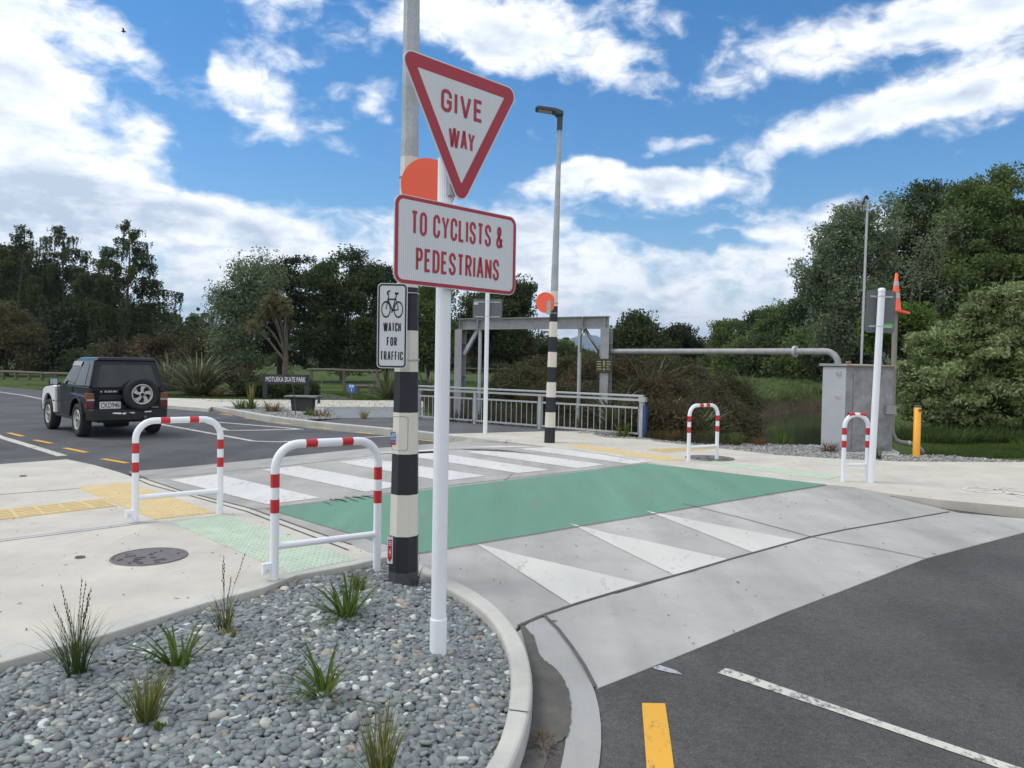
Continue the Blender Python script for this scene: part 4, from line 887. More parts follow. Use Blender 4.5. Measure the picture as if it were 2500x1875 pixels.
# access door outline, stickers
b = MB(); q = rounded(rect(-.084, .03, .93, 1.17), .02, 5); qi = rounded(rect(-.0815, .0275, .9325, 1.1675), .018, 5); ring_faces(b, q, qi, -.0935); o = b.build('access_door', MT['darkgrey'], t)
b = MB(); b.prism(rect(-.093, -.055, .985, 1.06), -.0945, -.0925); st = b.build('sticker', MT['bluestick'], t)
b = MB()
for i in range(3): b.beam((-.088 + i * .010, -.0952, 1.022), (-.076 + i * .010, -.0952, 1.052), .0005, .005, up=(1, 0, 0))
b.box(-.091, -.057, -.0953, -.0948, 1.008, 1.013); b.build('emblem', MT['signwhite'], st)
b = MB(); b.prism(rect(-.093, -.055, .968, .984), -.0945, -.0925); b.build('sticker', MT['red'], t)
e_ = MB(); e_.prism(rect(-.104, -.064, .13, .32), -.1048, -.1035); es = e_.build('electric_sticker', MT['signwhite'], t)
b = MB(); b.add([(p[0] - .084, -.1052, p[1]) for p in [(-.014, .30), (.014, .30), (.014, .175), (.019, .175), (0, .14), (-.019, .175), (-.014, .175)]], [tuple(range(7))]); b.build('red_arrow', MT['red'], es)
b = MB(); b.add([(p[0] - .084, -.1056, p[1]) for p in [(.004, .245), (-.009, .205), (0, .207), (-.005, .175), (.009, .215), (.001, .213)]], [tuple(range(6))]); b.build('lightning_bolt', MT['signwhite'], es)
for i in range(3):
    b = MB(); b.box(-.094, -.074, -.1058, -.1054, .258 + i * .012, .264 + i * .012); b.build('lettering', MT['signwhite'], es)
# distant pole with lantern
t, rad2 = lamp_pole('street_lamp', 'tall distant street lamp with black and cream bands and orange disc on the far pavement', G(1187, 956), 0, .114, .044, 6.35, False)
t.rotation_euler = (0, R(.75), 0)
pc = D(1174, 655, 15.36); disc(t, pc[0] - .77, -.13, pc[2], .205, R(18))
for z in (2.78, 2.58): b = MB(); b.tube([(.086 * math.cos(q), .086 * math.sin(q), z) for q in np.linspace(0, 2 * math.pi, 21)], .007, 6, caps=False); b.build('strap', MT['galv_light'], t)
b = MB(); b.box(-.15, -.07, -.13, -.09, 2.55, 2.82); b.build('disc_bracket', MT['galv_light'], t)
b = MB()
hp = [(.02, 0, 6.32), (.02, 0, 6.46), (-.02, 0, 6.5)]
b.tube([(0, 0, 6.2), (0, 0, 6.50)], .056, 10); b.build('spigot', MT['darkgrey'], t)
b = MB(); L_ = [(-.50, 6.60), (-.44, 6.635), (-.10, 6.60), (.06, 6.545), (.06, 6.47), (-.06, 6.47), (-.12, 6.53), (-.48, 6.575)]
b.prism(L_, -.13, .13); b.build('lantern', MT['darkgrey'], t, bevel=.02)
b = MB(); b.add([(-.44, -.1, 6.566), (-.16, -.1, 6.533), (-.16, .1, 6.533), (-.44, .1, 6.566)], [(0, 1, 2, 3)]); b.build('lens', MT['galv_light'], t)

# ================================================================== SMALL SIGNS SEEN FROM BEHIND
def back_sign(name, label, base, postH, r, x0, x1, z0, z1, th, sticker):
    t = thing(name, label, 'road sign', (base[0], base[1], 0), th, 'road signs seen from behind')
    b = MB(); b.tube([(0, 0, -.15), (0, 0, postH)], r, 16); b.build('post', MT['white'], t)
    f = MB(); f.prism(rounded(rect(x0, x1, z0, z1), .045, 6), r + .02, r + .024); f.build('plate', MT['signback'], t)
    for z in (z0 + .075 * (z1 - z0) / .5, z1 - .075 * (z1 - z0) / .5):
        c = MB(); c.box(x0 + .05, x1 - .05, r + .004, r + .019, z - .013, z + .013); c.tube([((r + .003) * math.cos(q), (r + .003) * math.sin(q), z) for q in np.linspace(0, 2 * math.pi, 17)], .004, 5, caps=False); c.build('bracket', MT['galv_light'], t)
    s_ = MB(); sx0, sx1, sz0, sz1, sm = sticker; s_.box(sx0, sx1, r + .0165, r + .0198, sz0, sz1); s_.build('sticker', sm, t)
    return t
base = G(1048, 936); back_sign('road_sign', 'small grey sign seen from behind on a thin white post in front of the bridge', base, 3.12, .048, -.335, .325, 2.53, 3.00, R(-6), (-.31, -.22, 2.87, 2.92, MT['signwhite']))
base = G(1881, 1042); ts = back_sign('road_sign', 'grey portrait sign seen from behind on the white post at the far right', base, 2.68, .046, -.175, .225, 2.08, 2.67, R(-4), (.09, .20, 2.15, 2.21, MT['green_stick']))
ts.rotation_euler = (0, R(1.5), ts.rotation_euler[2])
b = MB(); b.lathe([(.049, 2.645), (.049, 2.68), (.03, 2.696), (0, 2.70)], 16); b.build('cap', MT['white'], ts)

# ================================================================== BOLLARD, CABINET, PIPES, CONE
p = G(1979, 985)
t = thing('bollard', 'orange round bollard with a dark cap beside the metal cabinet', 'bollard', (p[0], p[1], 0)); b = MB()
b.lathe([(.062, -.2), (.062, .90), (0, .90)], 20); b.build('post', MT['bollard'], t); b = MB(); b.lathe([(.063, .895), (.064, .925), (.05, .938), (0, .94)], 20); b.build('cap', MT['darkgrey'], t)
b = MB(); b.box(-.012, .05, -.0665, -.0615, .82, .865); b.build('label', MT['darkgrey'], t)
def cabinet():
    c0 = G(1777, 969); c1 = G(1824, 977); 
    c0, c1 = np.array(c0), np.array(c1); c2 = np.array(G(1927, 974.5)); c2 = c1 + (c2 - c1)
    w = np.linalg.norm((c2 - c1)[:2]); a = math.atan2(c2[1] - c1[1], c2[0] - c1[0]); dpt = float(np.linalg.norm((c1 - c0)[:2]))
    t = thing('utility_cabinet', 'large weathered grey metal cabinet on a concrete slab beside the stream', 'cabinet', (c1[0], c1[1], 0), a)
    H = 1.63
    b = MB(); b.box(0, w, 0, dpt, 0, H, 0); b.build('body', MT['cab'], t, bevel=.008)
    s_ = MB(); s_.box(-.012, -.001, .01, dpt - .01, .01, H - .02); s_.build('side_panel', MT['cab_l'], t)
    l = MB(); l.hexa([(-.05, -.06, H), (w + .05, -.06, H), (w + .05, dpt + .05, H), (-.05, dpt + .05, H)], [(-.05, -.06, H + .022), (w + .05, -.06, H + .022), (w + .05, dpt + .05, H + .05), (-.05, dpt + .05, H + .05)]); l.build('lid', MT['galv_dark'], t)
    r_ = MB(); r_.box(-.055, w + .055, -.066, -.061, H - .004, H + .02); r_.build('rusty_edge', MT['rust'], t)
    d = MB(); d.box(.16, w - .06, -.012, -.001, .05, H - .08); door = d.build('door', MT['cab'], t, bevel=.003)
    h = MB(); h.box(w - .22, w + .02, -.06, -.013, .72, .88); h.build('lock_box', MT['galv_dark'], door, bevel=.006)
    for z in (1.48, 1.52, 1.05): e = MB(); e.tube([(-.02, .12, z), (-.05, .16, z), (-.05, .22, z), (-.02, .26, z)], .008, 6); e.build('hinge', MT['galv_light'], t)
    k = MB(); k.box(w - .2, w - .1, .2, .3, H + .02, H + .12); k.build('vent', MT['galv_dark'], t, bevel=.01)
    k = MB(); k.box(.3, .38, .3, .38, H + .02, H + .1); k.build('vent', MT['rust'], t, bevel=.01)
    return t, a, c1, w, dpt
cabt, cab_a, cab_o, cab_w, cab_d = cabinet()
def cabp(x, y): return (cab_o[0] + x * math.cos(cab_a) - y * math.sin(cab_a), cab_o[1] + x * math.sin(cab_a) + y * math.cos(cab_a))
# aerial on the cabinet
x, y = cabp(.46, .2); x += .05
t = thing('aerial_mast', 'thin pale mast with a small aerial rising from the cabinet top', 'aerial', (x, y, 1.66)); tz = D(1877, 432, y)[2] - 1.66
b = MB(); b.tube([(0, 0, 0), (.03, 0, tz)], .024, 8); b.build('mast', MT['galv_light'], t)
b = MB(); b.tube([(-.29, 0, tz - .09), (.06, 0, tz - .13)], .022, 6)
for q in (-.2, -.1, -.05): b.tube([(q, -.02, tz - .22), (q + .01, .02, tz)], .011, 5)
b.tube([(-.27, -.16, tz - .09), (-.27, .16, tz - .09)], .011, 5); b.build('aerial', MT['galv_dark'], t)
b = MB(); b.tube([(-.12, 0, tz - .09), (-.09, 0, tz - .13), (-.05, 0, tz - .05), (-.02, 0, tz + .06), (.01, 0, tz + .08), (.03, 0, tz + .04), (.03, 0, tz - .03)], .022, 6); b.build('cable', MT['black'], t)
# brown upright pipe with the cone on top
bx, by = cabp(cab_w + .075, .10)
ztop = D(1938, 668, by)[2]
t = thing('standpipe', 'brown upright pipe beside the cabinet that bends into the ground by the orange bollard', 'pipe', (bx, by, 0))
b = MB(); b.tube([(.0, 0, ztop), (0, 0, .45), (.01, -.01, .33), (.06, -.02, .22), (.16, -.03, .165), (.3, -.04, .15), (.42, -.05, .13), (.56, -.06, .02), (.6, -.06, -.1)], .05, 14); b.build('pipe', MT['pipe_brown'], t)
for q in ([(.29, -.039, .151), (.34, -.043, .146)], [(0, 0, 1.60), (0, 0, 1.66)]): b = MB(); b.tube(q, .057, 14); b.build('collar', MT['galv_light'], t)
t = thing('traffic_cone', 'orange traffic cone with two pale bands stuck on top of the brown pipe', 'traffic cone', (bx, by, ztop - .02)); hc = D(1939, 590, by)[2] - ztop + .02
def cr_(z): return .105 + (.022 - .105) * z / hc
b = MB(); b.lathe([(cr_(0), 0.0), (cr_(hc * .3), hc * .3), (cr_(hc * .58), hc * .58), (cr_(hc), hc), (0, hc)], 20)
b.build('cone', MT['orange'], t)
for z0, z1 in ((.32, .46), (.66, .78)):
    b = MB(); b.lathe([(cr_(hc * z0) + .003, hc * z0), (cr_(hc * z1) + .003, hc * z1)], 20); b.build('pale_band', MT['galv_light'], t)
b = MB(); b.prism(rounded(rect(-.19, .19, -.19, .19), .05, 5), -.035, .005, 'xy'); o = b.build('base', MT['orange'], t); o.rotation_euler = (R(6), R(9), R(20)); o.location = (.02, 0, 0)
# long overhead pipe from the gantry to the cabinet
ex, ey = cabp(.06, .3)
GR = np.array(G(1306, 926)); GL_ = np.array(G(992, 906))
gdir = (GR - GL_) / np.linalg.norm(GR - GL_)
t = thing('overhead_pipe', 'long grey pipe running level from the steel gantry to the cabinet', 'pipe', (ex, ey, 1.66))
zp = D(1700, 760, ey)[2] - 1.66; st = np.array([GR[0] + .12 - ex, GR[1] - ey])
zs = D(1335, 757, GR[1])[2] - 1.66; zz = (zp + zs) / 2
dir2 = st / np.linalg.norm(st); rb = .26
pts = [(st[0], st[1], zz)] + [(dir2[0] * rb + dir2[0] * q, dir2[1] * rb + dir2[1] * q, zz) for q in (1.2, .6, 0)]
pts += [(dir2[0] * rb * (1 - math.sin(q)), dir2[1] * rb * (1 - math.sin(q)), zz - rb * (1 - math.cos(q))) for q in np.linspace(.2, math.pi / 2, 8)] + [(0, 0, -.01)]
b = MB(); b.tube(pts, .062, 14); b.build('pipe', MT['galv_dark'], t)
fl = np.array([dir2[0], dir2[1]]) * (rb + .62); b = MB(); b.tube([(fl[0] - dir2[0] * .025, fl[1] - dir2[1] * .025, zz), (fl[0] + dir2[0] * .025, fl[1] + dir2[1] * .025, zz)], .115, 16, smooth=False); b.build('flange', MT['galv'], t)

# ================================================================== STEEL GANTRY
def gantry():
    w = float(np.linalg.norm((GR - GL_)[:2])); a = math.atan2(gdir[1], gdir[0]); zt = D(1305, 683, GR[1])[2]
    t = thing('steel_gantry', 'tall grey steel portal of columns and an overhead beam behind the bridge railing', 'gantry', (GL_[0], GL_[1], 0), a)
    def col(x, zb, zt_, nm='column'):
        b = MB(); h = .115; b.box(x - h, x + h, -h, -h + .016, zb, zt_); b.box(x - h, x + h, h - .016, h, zb, zt_); b.box(x - .009, x + .009, -h + .016, h - .016, zb, zt_)
        for z in (.45, 1.2, 2.1): b.box(x - h + .002, x + h - .002, -h + .017, h - .017, z, z + .012)
        return b.build(nm, MT['galv_dark'], t)
    cl = col(0, -1.4, zt - .30); crr = col(w, -1.4, zt - .30)
    b = MB(); bh = .30; b.box(-.05, w + .06, -.12, .12, zt - .018, zt); b.box(-.05, w + .06, -.12, .12, zt - bh, zt - bh + .018); b.box(-.05, w + .06, -.008, .008, zt - bh + .018, zt - .018)
    for x in (.02, .62, w - .62, w - .02): b.box(x - .008, x + .008, -.11, .11, zt - bh + .019, zt - .019)
    b.build('beam', MT['galv_dark'], t)
    for x0, x1 in ((.13, .58), (w - .13, w - .62)):
        b = MB(); b.beam((x0, 0, zt - .98), (x1, 0, zt - bh), .09, .09); b.build('brace', MT['galv'], t)
    for x in (.66, w - .72):
        b = MB(); b.tube([(x, -.02, -1.4), (x, -.02, zt - bh)], .048, 12)
        for z in np.arange(.3, zt - .5, .34): b.tube([(x, -.02, z), (x, -.02, z + .012)], .051, 12)
        b.build('guide_pipe', MT['galv_light'], t)
    b = MB()
    for q in (-.17, -.20): b.tube([(w - .5, -.13, zt - bh - .05), (w - .42, -.13, zt - bh - .22), (w + q + .03, -.13, zt - .86), (w + q + .03, -.13, .1)], .014, 6)
    b.tube([(w - .55, -.05, zt - bh), (w - .65, -.08, zt - bh - .2), (w - .66, -.08, zt - .9)], .012, 6); b.build('cable', MT['black'], t)
    return t, w, a, zt
gt, gw, ga, gzt = gantry()
s_ = D(1311, 790, GR[1] - .1)
b = MB(); b.box(gw - .20, gw + .24, -.15, -.13, s_[2] - .17, s_[2] + .17); wsg = b.build('warning_sign', MT['darkboard'], gt)
b = MB(); b.add([(gw + p[0] + .015, -.152, s_[2] + p[1]) for p in [(-.022, .12), (.022, .12), (.012, -.03), (-.012, -.03)]], [(0, 1, 2, 3)]); b.add([(gw + p[0] + .015, -.152, s_[2] - .09 + p[1]) for p in circ(0, 0, .026, 12)], [tuple(range(12))]); b.build('exclamation_mark', MT['yellow_ink'], wsg)
b = MB(); rr = random.Random(5)
for sx in (-.17, .08):
    for i in range(4): b.box(gw + sx, gw + sx + rr.uniform(.07, .12), -.1525, -.1505, s_[2] + .085 - i * .06, s_[2] + .105 - i * .06)
b.build('lettering', MT['yellow_ink'], wsg)

# ================================================================== BRIDGE RAILING
def railing():
    A = np.array(G(903, 905)); Bp = np.array(G(1041, 914)); Cp = np.array(G(1207, 923)); Dp = np.array(G(1384, 945))
    a = math.atan2(Dp[1] - A[1], Dp[0] - A[0]); u = np.array([math.cos(a), math.sin(a)]); w = float((Dp - A)[:2] @ u)
    t = thing('bridge_railing', 'galvanised pedestrian railing with thin balusters along the bridge path', 'railing', (A[0], A[1], 0), a)
    xs = [0, float((Bp - A)[:2] @ u), float((Cp - A)[:2] @ u), w]; H = .93
    b = MB(); b.box(-.05, w + .05, -.04, .04, H - .045, H); b.build('handrail', MT['galv_light'], t, bevel=.008)
    b = MB(); b.box(-.03, w + .1, -.022, .022, H - .135, H - .085); b.build('upper_rail', MT['galv_light'], t)
    for i in range(3):
        x0, x1 = xs[i] + .07, xs[i + 1] - .07
        b = MB(); b.box(x0, x1, -.02, .02, .625, .665); b.box(x0, x1, -.02, .02, .06, .10); b.build('panel_rail', MT['galv_light'], t)
        n = int((x1 - x0) / .155)
        for k in range(n + 1):
            x = x0 + (x1 - x0) * k / n; b = MB(); b.tube([(x, 0, .10), (x, 0, .625)], .009, 6, caps=False); b.build('baluster', MT['galv_light'], t)
    for i, x in enumerate(xs):
        b = MB(); b.box(x - .045, x + .045, -.018, .075, -.15, H - .135); b.build('post', MT['galv'], t, bevel=.004)
    b = MB(); b.box(w + .055, w + .12, -.02, .07, -.2, .70); b.build('blue_post', MT['bluepost'], t)
    b = MB(); b.box(w - .05, w + .11, -.05, .05, H - .145, H - .046); b.build('end_bracket', MT['galv_light'], t)
railing()

# ================================================================== BENCH, PARK SIGN, BLUE SIGN, TIMBER RAILS
def bench():
    p = G(655, 888); t = thing('park_bench', 'low backless bench with slatted top on a dark base by the kerb', 'bench', (p[0], p[1], 0), R(-4))
    b = MB(); b.prism([(-.30, 0), (.30, 0), (.34, .40), (-.36, .40)], -.16, .16); b.build('base', MT['darkboard'], t, bevel=.01)
    for i in range(7):
        y = -.24 + i * .08; b = MB(); b.box(-.50, .50, y - .034, y + .034, .44, .475); b.build('slat', mat('grey_slat', (.24, .235, .24), .8, var=.15, vscale=5) if 'grey_slat' not in bpy.data.materials else bpy.data.materials['grey_slat'], t)
    b = MB(); b.box(-.5, -.44, -.27, .27, .40, .439); b.box(.44, .5, -.27, .27, .40, .439); b.prism([(.505, .475), (.515, .475), (.515, .25), (.505, .25)], -.2, .05); b.build('bracket', MT['darkgrey'], t)
bench()
def park_sign():
    Y = 31.0; a, c = D(572, 800, Y), D(662, 826, Y); zt, zb = D(617, 811, Y)[2], D(617, 827, Y)[2]; w = c[0] - a[0]
    t = thing('park_sign', 'dark board sign for the skate park with white capitals beside the flax', 'sign', ((a[0] + c[0]) / 2, Y, 0))
    for s_ in (-1, 1):
        b = MB(); b.box(s_ * w / 2 - .09, s_ * w / 2 + .09, .03, .14, -.15, zt + .05); b.build('post', MT['darkboard'], t, bevel=.01)
    b = MB(); b.box(-w / 2, w / 2, -.02, .029, zb - .05, zt + .04); b.build('board', MT['darkboard'], t)
    text('MOTUEKA SKATE PARK', -w / 2 + .05, w / 2 - .03, zb + .04, zt - .06, -.0225, MT['white'], t, .0)
park_sign()
def blue_sign():
    Y = 31; a, c = D(752, 829, Y), D(767, 848, Y); x = (a[0] + c[0]) / 2; w = c[0] - a[0]
    t = thing('information_sign', 'small blue sign with white symbols standing on the lawn', 'sign', (x, Y, 0))
    b = MB(); b.box(-.03, .03, .015, .06, -.2, c[2] + .1); b.build('post', MT['wood'], t)
    b = MB(); b.box(-w / 2, w / 2, -.012, .012, c[2], a[2]); pl_ = b.build('plate', MT['bluesign'], t); h = a[2] - c[2]
    b = MB(); b.box(-w * .32, -w * .05, -.0155, -.0135, c[2] + h * .68, c[2] + h * .88); b.box(w * .03, w * .33, -.0155, -.0135, c[2] + h * .66, c[2] + h * .86); b.box(-.012, .012, -.0155, -.0135, c[2] + h * .15, c[2] + h * .45); b.box(-w * .35, w * .35, -.0155, -.0135, c[2] + h * .54, c[2] + h * .58); b.build('symbols', MT['signwhite'], pl_)
blue_sign()
def timber_rail(label, pts, h, n, r=.07):
    a = np.array(pts[0]); c = np.array(pts[1]); t = thing('timber_rail_fence', label, 'fence', (a[0], a[1], 0), math.atan2(c[1] - a[1], c[0] - a[0]), 'timber rail fences')
    w = float(np.linalg.norm((c - a)[:2])); b = MB(); b.tube([(-.2, 0, h), (w * .33, 0, h + .02), (w * .66, 0, h - .02), (w + .2, 0, h)], r, 8); b.build('rail', MT['wood'], t)
    for i in range(n):
        x = w * i / (n - 1); b = MB(); b.tube([(x, .0, -.2), (x, 0, h + .05)], r * 1.25, 8); b.build('post', MT['wood'], t)
timber_rail('low rough timber rail along the grass at the far left', [G(-20, 817), G(150, 823)], .45, 7, .09)
timber_rail('tall timber post and rail barrier behind the skate park sign', [D(672, 830, 40), D(815, 830, 40)], D(740, 800, 40)[2] - .0, 3, .07)
timber_rail('timber rail on the lawn between the near pole and the blue sign', [D(772, 835, 36), D(860, 835, 36)], D(820, 836, 36)[2], 4, .08)
timber_rail('short timber rail seen beneath the trees behind the bridge railing', [D(1000, 800, 62), D(1105, 800, 62)], 1.1, 4, .09)

# ================================================================== CAR
MT['carpaint'] = mat('car_paint', (.004, .005, .011), .14, 0, spec=.25, coat=.1, var=.15, vscale=3)
MT['carwhite'] = mat('car_white_panel', (.86, .86, .86), .3, coat=.3)
MT['plastic'] = mat('black_plastic', (.010, .010, .011), .55, var=.25, vscale=6)
MT['glass'] = mat('tinted_glass', (.012, .014, .015), .04, spec=.35)
MT['glass_rear'] = mat('rear_glass', (.030, .033, .033), .10, spec=.4, var=.4, vscale=4)
MT['tyre'] = mat('tyre_rubber', (.022, .021, .020), .85, var=.2, vscale=9)
MT['rim'] = mat('alloy_rim', (.50, .49, .46), .35, .5, var=.12, vscale=9)
MT['amber'] = mat('amber_lens', (.20, .06, .02), .25); MT['redlens'] = mat('red_lens', (.11, .010, .012), .25)
MT['plate'] = mat('number_plate', (.66, .67, .66), .45); MT['mirror'] = mat('mirror_glass', (.6, .68, .75), .03, 1.0)
def arc(cx, cz, r, a0, a1, n=12): return [(cx + r * math.cos(a0 + (a1 - a0) * i / n), cz + r * math.sin(a0 + (a1 - a0) * i / n)) for i in range(n + 1)]
def wheel(parent, loc, side, r=.345, wd=.215, axis='y', name='wheel'):
    e = bpy.data.objects.new(name, None); link(e, parent); e.location = loc
    hw = wd / 2; b = MB(); b.lathe([(.205, -hw * .8), (r * .86, -hw), (r * .97, -hw * .82), (r, -hw * .45), (r, hw * .45), (r * .97, hw * .82), (r * .86, hw), (.205, hw * .8)], 32, axis, closed=True)
    b.build('tyre', MT['tyre'], e)
    o = hw * .62 * side; rim = MB()
    ring = [(.214, o + .02 * side), (.206, o + .035 * side), (.178, o + .01 * side), (.172, o - .05 * side)]
    rim.lathe(ring, 32, axis)
    def pt(u, v, d): return (u, d, v) if axis == 'y' else (d, u, v)
    for k in range(5):
        a = 2 * math.pi * k / 5 + .3
        def q(rr, da, d): return pt(rr * math.cos(a + da), rr * math.sin(a + da), d)
        d0, d1 = o + .018 * side, o - .02 * side
        prof = [(.05, -.55), (.11, -.30), (.178, -.10), (.178, .50), (.12, .28), (.05, .40)]
        vs = [q(rr, da, d0) for rr, da in prof] + [q(rr, da, d1) for rr, da in prof]; n = 6
        rim.add(vs, [tuple(range(n)), tuple(range(n, 2 * n))[::-1]] + [(i, (i + 1) % n, n + (i + 1) % n, n + i) for i in range(n)])
    rim.lathe([(0, o + .022 * side), (.055, o + .022 * side), (.062, o)], 16, axis)
    rim.build('rim', MT['rim'], e)
    hub = MB(); hub.lathe([(0, o + .03 * side), (.034, o + .03 * side), (.036, o + .018 * side)], 12, axis); hub.lathe([(0, o - .045 * side), (.172, o - .045 * side)], 24, axis); hub.build('hub', MT['plastic'], e)
    return e
def car():
    hd = R(134.5); t = thing('small_suv', 'black three-door off-roader with a white front wing and rear spare wheel, driving away', 'car', CARPOS, hd)
    # x forward, y left, origin at rear axle on the road
    prof = [(-.60, .46), (-.63, .60), (-.615, .97), (-.575, 1.035), (1.46, 1.05), (2.45, .965), (2.70, .90), (2.76, .62), (2.74, .42), (2.64, .40)]
    prof += arc(2.2, .37, .43, .07, math.pi - .07, 14) + [(1.76, .37), (.45, .37)] + arc(0, .37, .43, .07, math.pi - .07, 14) + [(-.46, .44)]
    b = MB(); b.prism(prof, -.735, .735, 'xz'); body = b.build('body', MT['carpaint'], t, bevel=.035, seg=3)
    # underbody
    b = MB(); b.box(-.45, 2.65, -.50, .50, .30, .62); b.tube([(-.3, -.1, .30), (-.3, .35, .30)], .10, 10); b.tube([(0, -.6, .34), (0, .6, .34)], .05, 8); b.lathe([(.0, -.14), (.12, -.08), (.14, 0), (.12, .08), (0, .14)], 12, 'y', (0, -.12, .33)); b.build('underbody', MT['plastic'], t)
    # greenhouse: sides lean in, rear pillar thick
    bz, tz = 1.03, 1.60
    B = [(-.60, .728), (1.42, .728)]; T = [(-.50, .60), (.78, .585)]
    g = MB()
    bot = [(B[0][0], -B[0][1], bz), (B[1][0], -B[1][1], bz), (B[1][0], B[1][1], bz), (B[0][0], B[0][1], bz)]
    top = [(T[0][0], -T[0][1], tz), (T[1][0], -T[1][1], tz), (T[1][0], T[1][1], tz), (T[0][0], T[0][1], tz)]
    g.hexa(bot, top); g.build('cabin', MT['carpaint'], t, bevel=.03, seg=3)
    r_ = MB(); r_.hexa([(-.56, -.605, 1.585), (.80, -.59, 1.585), (.80, .59, 1.585), (-.56, .605, 1.585)], [(-.50, -.53, 1.655), (.70, -.52, 1.645), (.70, .52, 1.645), (-.50, .53, 1.655)]); r_.build('roof', MT['carpaint'], t, bevel=.025, seg=3)
    def side_pt(u, v, s, off=.006):      # u along (0 rear..1 front), v up
        x = (B[0][0] * (1 - u) + B[1][0] * u) * (1 - v) + (T[0][0] * (1 - u) + T[1][0] * u) * v
        y = (B[0][1] * (1 - v) + (T[0][1] * (1 - u) + T[1][1] * u) * v) + off
        return (x, s * y, bz + (tz - bz) * v)
    def panel(pts, nm, m, inn=.012):
        n = len(pts); c = MB(); c.add([p for p in pts], [tuple(range(n))]); return c.build(nm, m, t)
    for s in (1, -1):
        panel([side_pt(u, v, s) for u, v in ((.165, .06), (.50, .06), (.50, .90), (.235, .90), (.18, .80))], 'side_window', MT['glass'])
        w = panel([side_pt(u, v, s) for u, v in ((.525, .06), (.90, .06), (.925, .14), (.975, .86), (.945, .90), (.525, .90))], 'door_window', MT['glass'])
        v_ = panel([side_pt(u, v, s, .022) for u, v in ((.53, .76), (.965, .76), (.99, .93), (.53, .93))], 'wind_deflector', MT['carwhite'] if False else mat('smoky_visor', (.33, .30, .29), .2) if 'smoky_visor' not in bpy.data.materials else bpy.data.materials['smoky_visor'])
        # door with seam, handle
        d = MB(); d.prism([(.47, .40), (1.62, .40), (1.62, 1.0), (.50, 1.02)], s * .736, s * .744); door = d.build('door', MT['carpaint'], t, bevel=.003)
        h = MB(); h.box(.56, .68, s * .750 - .006, s * .750 + .006, .90, .93); h.build('handle', MT['plastic'], door)
        m_ = MB(); m_.box(.46, 1.62, s * .750 - .007, s * .750 + .007, .66, .685); m_.build('rub_strip', MT['plastic'], door)
        sl = MB(); sl.box(.42, 1.80, s * .70 - .04, s * .70 + .05, .33, .40); sl.build('sill', MT['plastic'], t, bevel=.012)
        # rear quarter wing standing proud, with its arch
        q = [(-.60, .52), (-.605, .80), (-.58, .865), (.40, .90), (.49, .86), (.50, .40), (.46, .40)] + arc(0, .37, .44, .10, math.pi - .10, 14) + [(-.50, .50)]
        a = MB(); a.prism(q, s * .735, s * .80); a.build('rear_wing', MT['carpaint'], t, bevel=.022, seg=3)
        lip = MB(); o_ = arc(0, .37, .475, .05, math.pi - .25, 16); i_ = arc(0, .37, .425, .05, math.pi - .25, 16)
        lip.prism(o_ + i_[::-1], s * .795, s * .825); lip.build('arch_flare', MT['plastic'], t, bevel=.008)
        # front wing: white on the left side only
        q = [(1.635, .41), (1.635, .985), (1.70, 1.015), (2.42, .955), (2.62, .90), (2.69, .72), (2.68, .52), (2.60, .44)] + arc(2.2, .37, .45, .16, math.pi - .10, 14)
        a = MB(); a.prism(q, s * .736, s * .795); a.build('front_wing', MT['carwhite'] if s > 0 else MT['carpaint'], t, bevel=.02, seg=3)
        a = MB(); a.box(1.64, 1.78, s * .797 - .004, s * .797 + .004, .655, .685); a.build('rub_strip', MT['plastic'], t)
        mi = MB(); mi.prism(rounded([(1.32, 1.03), (1.46, 1.03), (1.44, 1.18), (1.34, 1.18)], .03, 4), s * .80, s * .97); mo = mi.build('wing_mirror', MT['plastic'], t, bevel=.02)
        mg = MB(); mg.add([(1.315, s * .82, 1.045), (1.315, s * .955, 1.045), (1.328, s * .955, 1.165), (1.328, s * .82, 1.165)], [(0, 1, 2, 3)]); mg.build('mirror_glass', MT['mirror'], mo)
        st = MB(); st.box(1.36, 1.42, s * .74 - .03 * (s < 0), s * .74 + .07 * s if s > 0 else s * .74, 1.035, 1.08); st.build('mirror_arm', MT['plastic'], mo)
        tl = MB(); tl.box(-.645, -.55, s * .715 - .085, s * .715 + .085, .60, .765); lo = tl.build('tail_light', MT['redlens'], t, bevel=.012)
        tl = MB(); tl.box(-.645, -.55, s * .715 - .085, s * .715 + .085, .768, .925); tl.build('indicator', MT['amber'], lo, bevel=.012)
        tl = MB(); tl.box(-.647, -.60, s * .715 - .07, s * .715 + .07, .765, .80); tl.build('reversing_lens', MT['galv'], lo)
        wheel(t, (0, s * .70, .345), s); wheel(t, (2.2, s * .70, .345), s)
    # tailgate
    b = MB(); b.prism([(p[0], p[1]) for p in [(-.66, .52), (.66, .52), (.67, 1.0), (-.67, 1.0)]], -.645, -.615, 'yz'); tg = b.build('tailgate', MT['carpaint'], t, bevel=.01)
    def rear_pt(y, v, off=.008):
        x = B[0][0] * (1 - v) + T[0][0] * v; return (x - off, y * (1 - v * .16), bz + (tz - bz) * v)
    b = MB(); b.add([rear_pt(y, v) for y, v in ((-.60, .05), (-.56, .02), (.56, .02), (.60, .05), (.56, .78), (.52, .82), (-.52, .82), (-.56, .78))], [tuple(range(8))]); b.build('rear_window', MT['glass_rear'], t)
    b = MB(); b.add([rear_pt(y, v, .004) for y, v in ((-.68, .0), (.68, .0), (.66, .96), (-.66, .96))], [(0, 1, 2, 3)]); b.build('window_surround', MT['plastic'], t)
    b = MB(); b.box(-.655, -.646, .12, .56, .79, .88); b.build('plate_recess', MT['plastic'], tg, bevel=.003)
    b = MB(); b.prism(rounded(rect(.155, .555, .60, .745), .02, 4), -.668, -.660, 'yz'); npl = b.build('number_plate', MT['plate'], tg)
